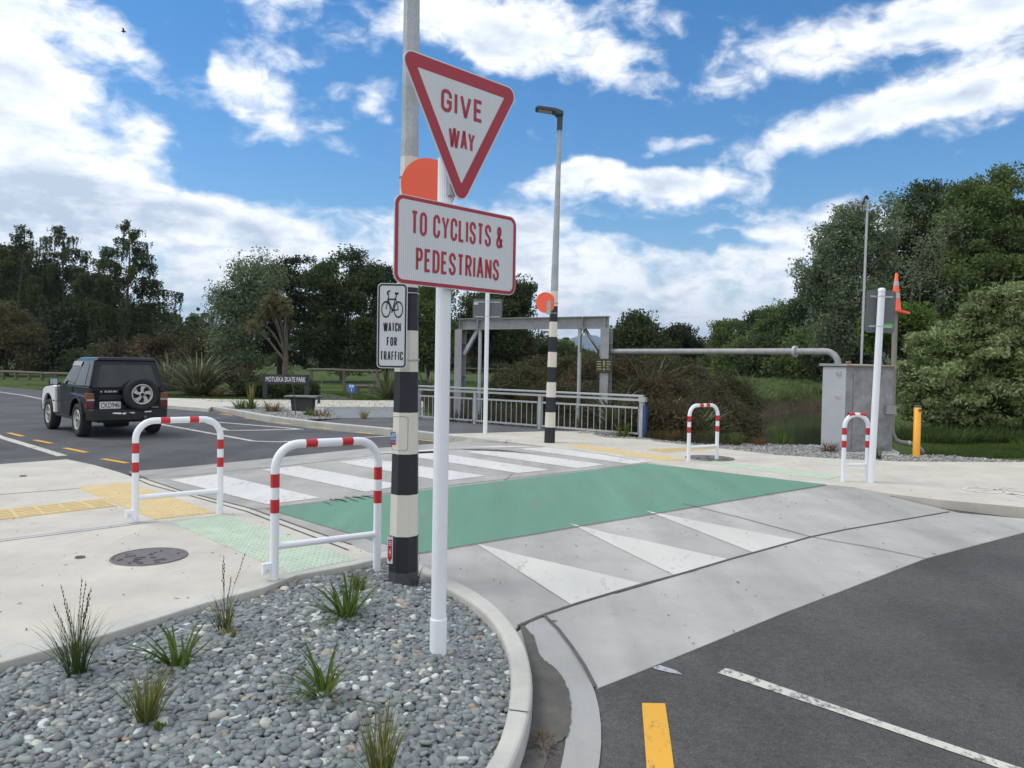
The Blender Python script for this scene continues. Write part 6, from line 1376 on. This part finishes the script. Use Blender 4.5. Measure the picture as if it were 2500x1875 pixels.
birch('weeping birch with a broad drooping crown behind the car', 150, 78, 476, 130, 8, -25, 48)
birch('weeping birch at the left edge of the picture', 40, 76, 478, 125, 21, 10, 46)
# ---- left background
ptree('broadleaf_tree', 'dense dark tree at the far left edge behind the brown bush', -60, 86, [(-60, 620, 150, 110), (20, 660, 110, 110)], F_DARK, MT['bark_dark'], 31, nclump=90, nleaf=14000, leaf=.30, sig=.9, trunk_h=6, r=.3)
for i, (px, Y, top, l) in enumerate([(60, 84, 560, 'dark understorey tree beneath the left birches'), (180, 88, 595, 'dark understorey tree between the two left birches'), (300, 84, 665, 'dark understorey tree below the narrow birch'), (130, 70, 680, 'low dark tree behind the left timber rail')]):
    ptree('broadleaf_tree', l, px, Y, [(px, top + 60, 95, 70), (px - 40, top + 120, 85, 70), (px + 45, top + 120, 80, 70)], F_DEEP if i % 2 else F_DARK, MT['bark_dark'], 40 + i, nclump=70, nleaf=12000, leaf=.28, sig=.8, trunk_h=5, r=.22)
ptree('broadleaf_tree', 'rounded brown-green bush tree at the left edge above the road', 15, 58, [(10, 720, 85, 68), (55, 760, 45, 40), (-50, 740, 80, 60)], F_BRONZE, MT['bark_dark'], 51, nclump=70, nleaf=14000, leaf=.17, sig=.45, trunk_h=2.5, r=.14)
for i, (px, Y, top, w, l, m) in enumerate([(385, 90, 690, 60, 'far purple-leaved tree behind the flax bushes', F_PURPLE), (440, 92, 690, 60, 'second far purple-leaved tree left of the willow', F_PURPLE), (345, 66, 720, 60, 'brown-leaved shrub above the car roof', F_BROWN), (420, 60, 735, 60, 'reddish-brown shrub behind the large flax', F_BROWN), (470, 64, 715, 60, 'dark green shrub between the flax and the willow', F_DARK), (260, 60, 745, 60, 'olive-brown shrub behind the car', F_BROWN), (205, 62, 750, 60, 'dark shrub left of the car roof', F_DARK)]):
    ptree('broadleaf_shrub', l, px, Y, [(px, top + 45, w, 45), (px - w * .5, top + 75, w * .8, 40), (px + w * .5, top + 75, w * .8, 40)], m, MT['bark_dark'], 60 + i, nclump=60, nleaf=9000, leaf=.19, sig=.5, trunk_h=1.8, r=.1, cat='shrub', group='shrubs behind the park')
# ---- centre group
def willow_pts(): pass
ptree('willow_tree', 'pale feathery willow at the left end of the centre trees', 520, 56, [(535, 640, 60, 55), (490, 680, 42, 60), (560, 600, 60, 40), (510, 735, 55, 50), (470, 640, 14, 40)], F_GREY, MT['bark'], 71, nclump=110, nleaf=11000, leaf=.15, sig=.42, trunk_h=5.5, r=.2, flat=1.3)
ptree('kanuka_tree', 'dark spreading fine-leaved tree with a flat top above the cabbage tree', 605, 60, [(640, 585, 48, 26), (600, 600, 70, 34), (585, 660, 80, 50), (650, 650, 60, 60), (560, 700, 70, 60), (640, 730, 60, 60)], F_DEEP, MT['bark_dark'], 72, nclump=130, nleaf=21000, leaf=.16, sig=.5, trunk_h=6, r=.22, flat=.45)
ptree('broadleaf_tree', 'big rounded dark evergreen tree in the middle of the centre group', 740, 58, [(745, 605, 72, 60), (700, 640, 50, 70), (800, 640, 50, 60), (750, 700, 95, 70), (700, 740, 60, 60), (810, 740, 60, 60), (765, 556, 22, 20)], F_DARK, MT['bark'], 73, nclump=150, nleaf=30000, leaf=.17, sig=.5, trunk_h=6.5, r=.2, trunks=3)
ptree('broadleaf_tree', 'narrow dark tree just left of the near striped pole', 836, 62, [(836, 640, 30, 60), (845, 720, 50, 60), (825, 590, 14, 22)], F_DEEP, MT['bark_dark'], 74, nclump=60, nleaf=11000, leaf=.18, sig=.5, trunk_h=6, r=.16)
ptree('broadleaf_tree', 'olive-green conifer-like tree between the near pole and the white sign post', 925, 50, [(925, 690, 50, 55), (915, 750, 60, 50), (935, 640, 40, 40)], F_MID, MT['bark_dark'], 75, nclump=90, nleaf=17000, leaf=.15, sig=.42, trunk_h=4, r=.16)
ptree('broadleaf_tree', 'dark tree behind the cyclists sign plate and the small grey sign', 1050, 56, [(1050, 670, 60, 55), (1100, 660, 50, 55), (1130, 640, 20, 36), (1070, 720, 80, 40)], F_DARK, MT['bark_dark'], 76, nclump=110, nleaf=20000, leaf=.17, sig=.48, trunk_h=5.5, r=.2)
ptree('broadleaf_tree', 'brown-leaved tree seen under the gantry beam', 1105, 60, [(1105, 740, 50, 34), (1060, 750, 45, 30)], F_BROWN, MT['bark_dark'], 77, nclump=60, nleaf=10000, leaf=.17, sig=.45, trunk_h=2.6, r=.14)
for i, (px, Y, top, w, l, m) in enumerate([(1165, 80, 725, 45, 'distant dark green tree under the gantry beam, left of the striped street lamp', F_DARK), (1215, 95, 735, 40, 'distant mid green tree right of the striped street lamp', F_MID), (1255, 110, 752, 30, 'small far tree seen between the gantry posts', F_DARK), (960, 66, 700, 60, 'dark tree behind the white sign post', F_DEEP)]):
    ptree('broadleaf_tree', l, px, Y, [(px, top + 28, w, 30), (px - w * .6, top + 45, w * .7, 28), (px + w * .6, top + 45, w * .7, 28)], m, MT['bark_dark'], 80 + i, nclump=50, nleaf=7500, leaf=.22, sig=.55, trunk_h=2.5, r=.15)
# norfolk pine far off
x, z = px2(1222, 745, 170); t = thing('norfolk_pine', 'tiny distant pine with level branches between the gantry posts', 'tree', (x, 170, gz(x, 170)), 0, TG); hN = D(1222, 727, 170)[2] - gz(x, 170); rng = np.random.default_rng(3)
b = MB(); b.tube([(0, 0, -.3), (0, 0, hN)], [.25, .03], 6); b.build('trunk', MT['bark_dark'], t); C = []
for k in range(11):
    zz = hN * (.25 + .72 * k / 11); rr = 2.6 * (1 - .85 * k / 11)
    for j in range(8): a = j * .785 + k * .3; q = np.linspace(.1, 1, 14)[:, None]; C.append(np.array([[0, 0, zz]]) + q * np.array([[math.cos(a) * rr, math.sin(a) * rr, .25]]) + rng.normal(0, .08, (14, 3)))
quads_mesh('crown', leaf_quads(rng, np.concatenate(C), .4), F_DARK, t)
# trees right of the gantry
ptree('broadleaf_tree', 'dark loose-crowned tree behind the overhead pipe, right of the gantry', 1375, 52, [(1375, 722, 46, 30), (1345, 745, 40, 30), (1400, 750, 45, 28), (1380, 694, 22, 14)], F_DARK, MT['bark_dark'], 91, nclump=90, nleaf=12000, leaf=.17, sig=.4, trunk_h=3, r=.14)
ptree('pine_tree', 'dark bushy pine right of the loose-crowned tree, above the overhead pipe', 1465, 54, [(1462, 735, 32, 26), (1440, 752, 30, 20), (1490, 752, 26, 18), (1465, 712, 14, 12)], F_DEEP, MT['bark_dark'], 92, nclump=80, nleaf=10000, leaf=.16, sig=.35, trunk_h=3, r=.14)
# ---- cabbage tree: blade rosettes on bare forking stems
def cabbage():
    Y = 46; x = D(617, 800, Y)[0]; z = gz(x, Y); t = thing('cabbage_tree', 'yellowish cabbage tree with bare forked stems behind the skate park sign', 'tree', (x, Y, z), 0, TG); rng = np.random.default_rng(17); s_ = Y / 1663
    heads = [(590, 640, 24), (612, 655, 22), (575, 668, 24), (598, 676, 24), (560, 690, 22), (622, 672, 18), (552, 706, 18), (620, 700, 16), (585, 655, 22)]
    b = MB(); PP, WW, SS = [], [], []
    for i, (px, py, r) in enumerate(heads):
        q = D(px, py, Y); c = Vector((q[0] - x, rng.normal(0, .35), q[2] - z)); f0 = Vector((rng.normal(0, .05), 0, 1.6 + .3 * rng.random())); mid = f0.lerp(c, .55) + Vector((-.1 * np.sign(c.x), 0, .1))
        b.tube([Vector((0, 0, -.2)), f0 * .55, f0, mid, c], [.17, .13, .09, .06, .045], 7)
        n = 150; d = rng.normal(0, 1, (n, 3)); d[:, 2] = d[:, 2] * .8 + .25; d /= np.linalg.norm(d, axis=1)[:, None]; L_ = r * s_ * 1.1 * rng.uniform(.7, 1.1, n); tt = np.linspace(0, 1, 5)
        P = np.array(c)[None, None] + d[:, None, :] * L_[:, None, None] * tt[None, :, None]; P[:, :, 2] -= (L_[:, None] * .16) * tt[None] ** 2.2
        sd_ = np.cross(d, rng.normal(0, 1, (n, 3))); sd_ /= np.linalg.norm(sd_, axis=1)[:, None]; PP.append(P); WW.append(np.tile(np.array([.5, 1, 1, .7, .1]) * .055, (n, 1))); SS.append(sd_)
    blades_mesh('crown', np.concatenate(PP), np.concatenate(WW), np.concatenate(SS), F_CABB, t); b.build('trunk', MT['bark'], t)
cabbage()
# staked sapling near the bench
p = G(640, 897); t = thing('sapling', 'thin bare staked sapling leaning in front of the skate park sign', 'tree', (p[0], p[1], 0), 0, TG); hs = D(624, 812, p[1])[2]; b = MB()
b.tube([(0, 0, -.1), (-.05, 0, hs * .4), (-.16, 0, hs), (-.17, 0, hs * 1.25)], [.018, .016, .010, .004], 6); b.build('trunk', MT['bark'], t); rng = np.random.default_rng(2)
quads_mesh('crown', leaf_quads(rng, np.array([-.17, 0, hs * 1.2]) + rng.normal(0, 1, (40, 3)) * np.array([.08, .08, .16]), .06), F_BRONZE, t)
p = D(655, 850, 31); t = thing('stake', 'thin dark stake standing in the lawn right of the skate park sign', 'stake', (p[0] + .75, 31, -.04)); b = MB(); b.tube([(0, 0, -.1), (0, 0, .95)], .025, 6); b.tube([(0, 0, .95), (0, 0, .99)], .03, 6); b.build('post', MT['wood'], t)
# clipped shrubs by the sign
for i, (px, Y, w, top, l) in enumerate([(540, 32.6, 40, 808, 'rounded dark green shrub left of the skate park sign'), (607, 32.3, 42, 812, 'rounded dark green shrub beneath the skate park sign'), (652, 34.2, 26, 816, 'small dark shrub right of the skate park sign')]):
    ptree('clipped_shrub', l, px, Y, [(px, (top + 850) / 2 + 4, w, (852 - top) / 2), (px + 14, (top + 850) / 2 + 10, w * .7, (852 - top) / 2.4)], F_DARK, MT['bark_dark'], 110 + i, nclump=70, nleaf=7000, leaf=.07, sig=.13, trunk_h=.5, r=.03, cat='shrub', group='clipped shrubs by the park sign', shell=.6)
# a boulder by the path
p = D(690, 862, 30.2)
# ---- brown bank shrubs between the railing and the stream
def bank_shrub(i, px, Y, w, top, m, l, leaf=.048, nleaf=17000):
    x = D(px, 850, Y)[0]; z = gz(x, Y); h = D(px, top, Y)[2] - z; s_ = Y / 1663; rx = w * s_
    tree('bank_shrub', l, x, Y, [((0, 0, h * .52), (rx, rx * .8, h * .5)), ((-rx * .5, .2, h * .35), (rx * .7, rx * .7, h * .36)), ((rx * .5, -.2, h * .33), (rx * .7, rx * .7, h * .34))], m, MT['bark_dark'], nclump=110, nleaf=nleaf, leaf=leaf, sig=.22, trunk_h=h * .4, r=.04, seed=200 + i, cat='shrub', aspect=4.2, z=z, group='shrubs on the stream bank', shell=.4, flat=1.0)
F_BRACK = leafmat('bracken', [(0.092, 0.067, 0.038), (0.112, 0.083, 0.047), (0.084, 0.078, 0.038), (0.067, 0.072, 0.034), (0.14, 0.108, 0.065)], .2)
F_OLIVE = leafmat('olive_shrub', [(0.074, 0.084, 0.036), (0.096, 0.101, 0.043), (0.12, 0.113, 0.055), (0.094, 0.074, 0.041)], .2)
for i, (px, Y, w, top, m, l) in enumerate([
        (1130, 27, 62, 800, F_OLIVE, 'olive shrub behind the middle panel of the bridge railing'), (1185, 29, 60, 775, F_BRACK, 'brown shrub behind the striped street lamp'), (1240, 27, 62, 768, F_OLIVE, 'olive-brown shrub between the street lamp and the gantry column'),
        (1210, 22.5, 60, 835, F_BRACK, 'low brown shrub just behind the railing by the street lamp'), (1290, 25, 55, 772, F_BRACK, 'brown shrub behind the right gantry column'), (1270, 21.3, 50, 850, F_OLIVE, 'low dark shrub at the foot of the gantry column'),
        (1350, 26, 66, 776, F_BRACK, 'brown shrub right of the gantry column, below the overhead pipe'), (1410, 28, 66, 772, F_OLIVE, 'olive shrub under the middle of the overhead pipe'), (1470, 29, 64, 778, F_BRACK, 'brown shrub on the crest of the bank below the overhead pipe'),
        (1385, 20.5, 62, 825, F_BRACK, 'dense brown shrub behind the end of the bridge railing'), (1450, 21.5, 66, 822, F_BRACK, 'large brown shrub in the middle of the bank'), (1520, 24, 66, 820, F_OLIVE, 'olive-brown shrub behind the far left hoop barrier'),
        (1425, 17.6, 48, 888, F_BRACK, 'low brown shrub at the near foot of the bank'), (1560, 22, 56, 858, F_BRACK, 'brown shrub right of the far left hoop barrier'), (1510, 18.6, 52, 885, F_OLIVE, 'low brown-green shrub directly behind the far left hoop barrier'),
        (1575, 30, 56, 818, F_OLIVE, 'darker shrub at the right shoulder of the bank'), (1592, 26, 34, 880, F_BRACK, 'small brown shrub overhanging the stream'), (1330, 19.6, 40, 880, F_OLIVE, 'low shrub behind the railing at the gantry column foot'),
        ]):
    bank_shrub(i, px, Y, w, top, m, l)
# far stream edge reeds and right bank trees
for i, (px, Y, top, w, l, m) in enumerate([(1580, 92, 690, 55, 'left-most rounded tree on the wooded rise', F_MID), (1640, 88, 675, 60, 'rounded tree on the wooded rise behind the far grass', F_DARK), (1700, 84, 655, 62, 'taller rounded tree on the wooded rise', F_MID), (1755, 80, 640, 60, 'dark tree on the wooded rise beside the big willow', F_DARK), (1610, 76, 730, 60, 'low spreading tree at the far edge of the grass', F_MID), (1680, 72, 725, 62, 'low dark tree at the far edge of the grass', F_DARK), (1745, 68, 715, 60, 'fresh green tree behind the pipe elbow', F_MID), (1820, 62, 700, 56, 'dark tree directly behind the cabinet', F_DARK)]):
    ptree('broadleaf_tree', l, px, Y, [(px, top + 40, w, 40), (px - w * .5, top + 75, w * .8, 42), (px + w * .5, top + 75, w * .8, 42), (px, top + 115, w, 32)], m, MT['bark_dark'], 300 + i, nclump=90, nleaf=13000, leaf=.24, sig=.62, trunk_h=3.5, r=.2, group='trees on the wooded rise')
ptree('willow_tree', 'tall grey-green willow with a ragged crown left of the aerial mast', 1815, 46, [(1850, 490, 50, 60), (1815, 520, 60, 60), (1790, 590, 62, 62), (1870, 580, 62, 70), (1765, 620, 36, 40), (1840, 660, 85, 60), (1800, 720, 60, 50), (1905, 490, 40, 60)], F_GREY, MT['bark'], 320, nclump=190, nleaf=30000, leaf=.13, sig=.38, trunk_h=8, r=.24, flat=1.0, trunks=2, nl=16)
ptree('poplar_tree', 'dark tall poplar with bare pale stems behind the traffic cone', 1975, 50, [(1965, 480, 55, 70), (2010, 450, 50, 60), (1950, 560, 60, 80), (2020, 560, 60, 80), (1980, 650, 80, 70), (1930, 640, 50, 60)], F_DARK, MT['bark_pale'], 321, nclump=190, nleaf=32000, leaf=.15, sig=.45, trunk_h=11, r=.17, trunks=4, nl=12)
ptree('broadleaf_tree', 'massive dense dark tree at the upper right of the picture', 2150, 46, [(2130, 440, 75, 70), (2200, 430, 80, 66), (2090, 500, 60, 70), (2170, 520, 100, 80), (2110, 600, 90, 80), (2210, 600, 90, 80), (2270, 500, 80, 90), (2080, 690, 60, 60)], F_MID, MT['bark_dark'], 322, nclump=240, nleaf=52000, leaf=.16, sig=.45, trunk_h=8, r=.3, trunks=2, nl=14)
ptree('broadleaf_tree', 'dark tree filling the gap under the massive tree', 2060, 56, [(2060, 660, 90, 80), (2150, 700, 100, 80), (2000, 720, 90, 60)], F_DEEP, MT['bark_dark'], 323, nclump=120, nleaf=20000, leaf=.22, sig=.6, trunk_h=5, r=.2)
ptree('broadleaf_tree', 'fresh green leafy sapling tree behind the brown standpipe', 1960, 30, [(1960, 690, 40, 30), (1930, 730, 45, 30), (1985, 740, 45, 40), (1900, 705, 40, 25)], F_FRESH, MT['bark_dark'], 324, nclump=90, nleaf=8000, leaf=.13, sig=.28, trunk_h=2.2, r=.07)
for i, (px, top, lean, l) in enumerate([(1992, 470, 30, 'slender pale bare stem rising through the trees right of the cone'), (2035, 450, 45, 'second slender pale stem leaning right, right of the cone'), (1965, 520, 10, 'slender pale stem just behind the cone')]):
    Y = 41.5; x = D(px - lean * .8, 800, Y)[0]; z0 = gz(x, Y); h = D(px, top, Y)[2] - z0; t = thing('bare_tree', l, 'tree', (x, Y, z0), 0, TG); rng = np.random.default_rng(400 + i); b = MB(); dx = lean * Y / 1663
    pts = [(dx * f ** 1.3 + .1 * math.sin(f * 6 + i), 0, h * f - .2 * (f == 0)) for f in np.linspace(0, 1, 9)]; b.tube(pts, [.085 * (1 - .85 * f) for f in np.linspace(0, 1, 9)], 6)
    tips = []
    for k in range(16):
        f = rng.uniform(.45, .98); p0 = Vector(pts[int(f * 8)]); q = p0 + Vector((rng.normal(0, .7), rng.normal(0, .5), rng.uniform(.5, 1.5))); b.tube([p0, p0.lerp(q, .5) + Vector((0, 0, -.05)), q], [.022, .014, .004], 5); tips.append(np.array(q))
    b.build('trunk', MT['bark'], t); tips = np.array(tips); C = tips[rng.integers(0, len(tips), 900)] + rng.normal(0, .28, (900, 3)); quads_mesh('crown', leaf_quads(rng, C, .07, 2.2), F_GREY, t)
# variegated bush by the bollard
def big_bush():
    Y = 19.0; px = 2120; x = D(px, 800, Y)[0]; z = gz(x, Y)
    lobes = [(2150, 700, 70, 70), (2205, 680, 70, 75), (2080, 760, 80, 66), (2180, 790, 100, 80), (2030, 820, 75, 55), (2010, 870, 62, 45), (2110, 870, 100, 55), (2220, 850, 90, 80), (2280, 720, 80, 90)]
    rng = np.random.default_rng(77); bl = [pblob(x, z, Y, *l, dy=rng.normal(0, .3) * l[2] * Y / 1663) for l in lobes]
    t = thing('variegated_bush', 'large rounded bush with pale variegated leaves at the right edge behind the bollard', 'bush', (x, Y, z), 0); cs, P = crown_cloud(rng, bl, 620, 115000, .105, .70, .55); P = P[P[:, 2] > .12]
    # whorled leaves: lean outwards and up
    quads_mesh('foliage', leaf_quads(rng, P, .046, 2.5, .3), F_VAR, t); cs2, P2 = crown_cloud(rng, bl, 260, 12000, .25, .2, .8); P2 = P2[P2[:, 2] > .2]; quads_mesh('inner_foliage', leaf_quads(rng, P2, .07, 2.2), F_MID, t)
    b = MB()
    for k in range(5): limbs(rng, b, 1.6, .06, cs, (rng.normal(0, .5), rng.normal(0, .4)), 5)
    b.build('stems', MT['bark_dark'], t)
big_bush()
for i, (px, Y, w, top, l) in enumerate([(1990, 21, 50, 930, 'low grassy weeds behind the orange bollard')]):
    x = D(px, 900, Y)[0]; plant('grass_tussock', l, x - .1, 15.6, -.05, [('blades', MT['grass_green'], (500, .35, .5, .3, .016, .8))], 'rough grass by the cabinet', seed=130)

for i, (px, Y, l) in enumerate([(2010, 17.6, 'dark weeds under the left skirt of the variegated bush'), (2090, 18.0, 'dark weeds under the middle of the variegated bush'), (2190, 17.8, 'dark weeds under the right side of the variegated bush')]):
    x = D(px, 900, Y)[0]; plant('weed_patch', l, x, Y, gz(x, Y) - .02, [('blades', MT['grass_dark'], (700, .5, .55, .3, .03, .85)), ('leaves', MT['grass_green'], (260, .36, .7, .3, .04, .8))], 'weeds under the bush', seed=140 + i)

# ---- grass blades and reeds that nobody could count
def grass_area(name, label, poly, n, h, m, seed, zfun=None, wd=.012):
    rng = np.random.default_rng(seed); poly = np.array([q[:2] for q in poly]); lo, hi = poly.min(0), poly.max(0); q = rng.uniform(lo, hi, (n, 2)); q = q[inside(q, poly)]; z = ground_h(q)
    P, w, s_ = tuft(rng, len(q), h, .4, .3, wd, 0, 4, [1, .9, .6, .05]); P = P + np.column_stack([q, z])[:, None, :]; o = blades_mesh(name, P, w, s_, m); return tag(o, label, 'grass', kind='stuff')
F_LAWN = leafmat('lawn_blades', [(.055, .11, .020), (.08, .135, .03), (.10, .15, .04), (.13, .14, .055)], .3)
F_RANK = leafmat('rank_grass', [(0.104, 0.179, 0.048), (0.141, 0.217, 0.064), (0.169, 0.227, 0.085), (0.227, 0.227, 0.113)], .3)
rp = [D(px, py, Y)[:2] for px, py, Y in []]
grass_area('grass', 'mown grass verge behind the gravel at the right edge', [G(2000, 985), G(2300, 985), G(2330, 955), G(2060, 938), G(1985, 950)], 60000, .07, F_LAWN, 1)
grass_area('grass', 'short lawn behind the kerbside path and bench', [(-17, 24.6), (-2.5, 24.6), (-2, 40), (-28, 42)], 130000, .07, F_LAWN, 2, wd=.03)
far_poly = [(13, 42), (17.2, 49), (20.8, 53.2), (32.2, 59.6), (48, 62.6), (48, 76), (20, 76), (6, 60), (4, 42), (9, 38)]
grass_area('grass', 'rank green grass on the far side of the stream', far_poly, 90000, .6, F_RANK, 3, wd=.07)
grass_area('reeds', 'brown reeds and rushes along the water edge', [(12.6, 42), (16.8, 49.3), (20.6, 53.6), (32, 60), (46, 62.8), (46, 61.4), (32.8, 58.0), (22.2, 52.0), (18.6, 47.6), (14.2, 41)], 9000, .4, leafmat('dead_reeds', [(.16, .115, .075), (.21, .155, .10), (.13, .10, .065)], .15), 4, wd=.05)
grass_area('grass', 'rough grass at the near edge of the bank under the shrubs', [(2.9, 16.6), (3.9, 15.6), (4.6, 15.4), (4.9, 16.2), (4.0, 18.5), (2.6, 18.2)], 6000, .32, leafmat('rough_bank_grass', [(.08, .07, .035), (.06, .07, .03), (.11, .09, .05)], .2), 5, wd=.012)
grass_area('grass', 'rough grass under the brown bank shrubs', [(-2, 20.5), (3, 17.5), (4.3, 19), (6.2, 27), (5.5, 36), (-4, 34)], 36000, .5, leafmat('dry_bank_grass', [(.07, .058, .035), (.055, .055, .03), (.09, .072, .045)], .2), 6, wd=.02)

# ---- far wood closing the horizon
def far_wood():
    rng = np.random.default_rng(9); C = []
    for k in range(330):
        a = rng.uniform(-.72, .74); dd = rng.uniform(125, 210); x, y = dd * math.tan(a), dd; h = rng.uniform(4.5, 8.5) * (1.25 if (a < -.05 or a > .30) else .62); m_ = 130; d = rng.normal(0, 1, (m_, 3)); d /= np.linalg.norm(d, axis=1)[:, None]
        C.append(np.array([x, y, gz(x, y) + h * .5]) + d * np.array([rng.uniform(3, 6), 3, h * .5]) * rng.uniform(.6, 1.05, (m_, 1)))
    o = quads_mesh('far_wood', leaf_quads(rng, np.concatenate(C), 1.1, 1.4), F_DARK); tag(o, 'distant belt of dark trees closing the horizon', 'wood', kind='stuff')
far_wood()
# ---- mountains
def mountains():
    rng = np.random.default_rng(4); Y0 = 7200; n = 160; V = []; F = []; xs = np.linspace(-9000, 9000, n)
    h = 95 + 30 * np.sin(xs * .0011 + 1) + 24 * np.sin(xs * .0031) + 16 * np.sin(xs * .0083 + 2) + 9 * np.sin(xs * .021) + rng.normal(0, 5, n)
    h = np.maximum(h + 95 * np.exp(-((xs - 1950) / 380) ** 2) + 120 * np.exp(-((xs - 720) / 420) ** 2), 30)
    rows = 9
    for j in range(rows):
        f = j / (rows - 1); prof = math.sin(math.pi * min(f * 1.0, 1)) if f < 1 else 0
        for i in range(n): V.append((xs[i], Y0 + f * 2600 - 1300, h[i] * prof * (1 + .12 * math.sin(i * .9 + j * 2)) - 12))
    for j in range(rows - 1):
        for i in range(n - 1): a = j * n + i; F.append((a, a + 1, a + n + 1, a + n))
    me = bpy.data.meshes.new('hills'); me.from_pydata(V, [], F); me.materials.append(mat('bush_hills', (.045, .06, .04), .95, var=.3, vscale=.01)); o = bpy.data.objects.new('hills', me); link(o); o['kind'] = 'structure'
mountains()

# ---- a bird
p = D(267, 68, 60); t = thing('bird', 'small dark bird gliding high in the sky at the upper left', 'bird', tuple(p), R(20)); b = MB(); b.lathe([(0, -.22), (.05, -.10), (.06, .03), (.04, .15), (0, .22)], 8, 'x'); b.build('body', MT['black'], t)
b = MB()
for s in (1, -1): b.hexa([(-.07, s * .03, .02), (.08, s * .03, .02), (.05, s * .34, .11), (-.05, s * .34, .11)], [(-.07, s * .03, .035), (.08, s * .03, .035), (.05, s * .34, .12), (-.05, s * .34, .12)]); b.hexa([(-.05, s * .34, .11), (.05, s * .34, .11), (-.10, s * .62, .06), (-.12, s * .62, .06)], [(-.05, s * .34, .12), (.05, s * .34, .12), (-.10, s * .62, .065), (-.12, s * .62, .065)])
b.build('wings', MT['black'], t)

# ---- air: far hills fade to blue
def haze():
    b = MB(); b.box(-9800, 9800, -60, 9700, -14, 560); m = bpy.data.materials.new('haze_air'); m.use_nodes = True; nt = m.node_tree; nt.nodes.clear(); o_ = nt.nodes.new('ShaderNodeOutputMaterial'); v = nt.nodes.new('ShaderNodeVolumePrincipled')
    v.inputs['Color'].default_value = (.56, .76, 1, 1); v.inputs['Density'].default_value = HAZE; v.inputs['Anisotropy'].default_value = .2; nt.links.new(v.outputs[0], o_.inputs['Volume']); o = b.build('haze', m); o['kind'] = 'stuff'; o['label'] = 'thin blue air between here and the far hills'
HAZE = 1.3e-4
if HAZE: haze()

# ---- crumbs of leaf and grit lying about
def crumbs():
    rng = np.random.default_rng(21); V = []; rp2 = np.array([p[:2] for p in RPOLY]); pv2 = np.array([p[:2] for p in PV]); fp2 = np.array([p[:2] for p in FP]); tb2 = np.array([p[:2] for p in table])
    for poly, n, zf in ((rp2, 170, lambda p: rampz((p[0], p[1], 0)) + .007), (pv2, 420, lambda p: .005), (fp2, 160, lambda p: .005), (tb2, 170, lambda p: .011)):
        lo, hi = poly.min(0), poly.max(0); q = rng.uniform(np.maximum(lo, -8), np.minimum(hi, 16), (n * 3, 2)); q = q[inside(q, poly)][:n]
        for p in q:
            a = rng.uniform(0, 6.28); l, w = rng.gamma(2.2, .0042) + .003, rng.uniform(.002, .006); c, s_ = math.cos(a), math.sin(a); z = zf(p)
            V.append([(p[0] + u * l * c - v * w * s_, p[1] + u * l * s_ + v * w * c, z + (.004 if u > 0 else 0)) for u, v in ((-1, -.6), (.2, -1), (1, .3), (-.3, 1))])
    o = quads_mesh('leaf_crumbs', np.array(V), mat('leaf_crumb', (.075, .058, .042), .9, var=.4, vscale=3)); tag(o, 'scattered crumbs of dead leaf and grit on the concrete', 'litter', kind='stuff')
crumbs()
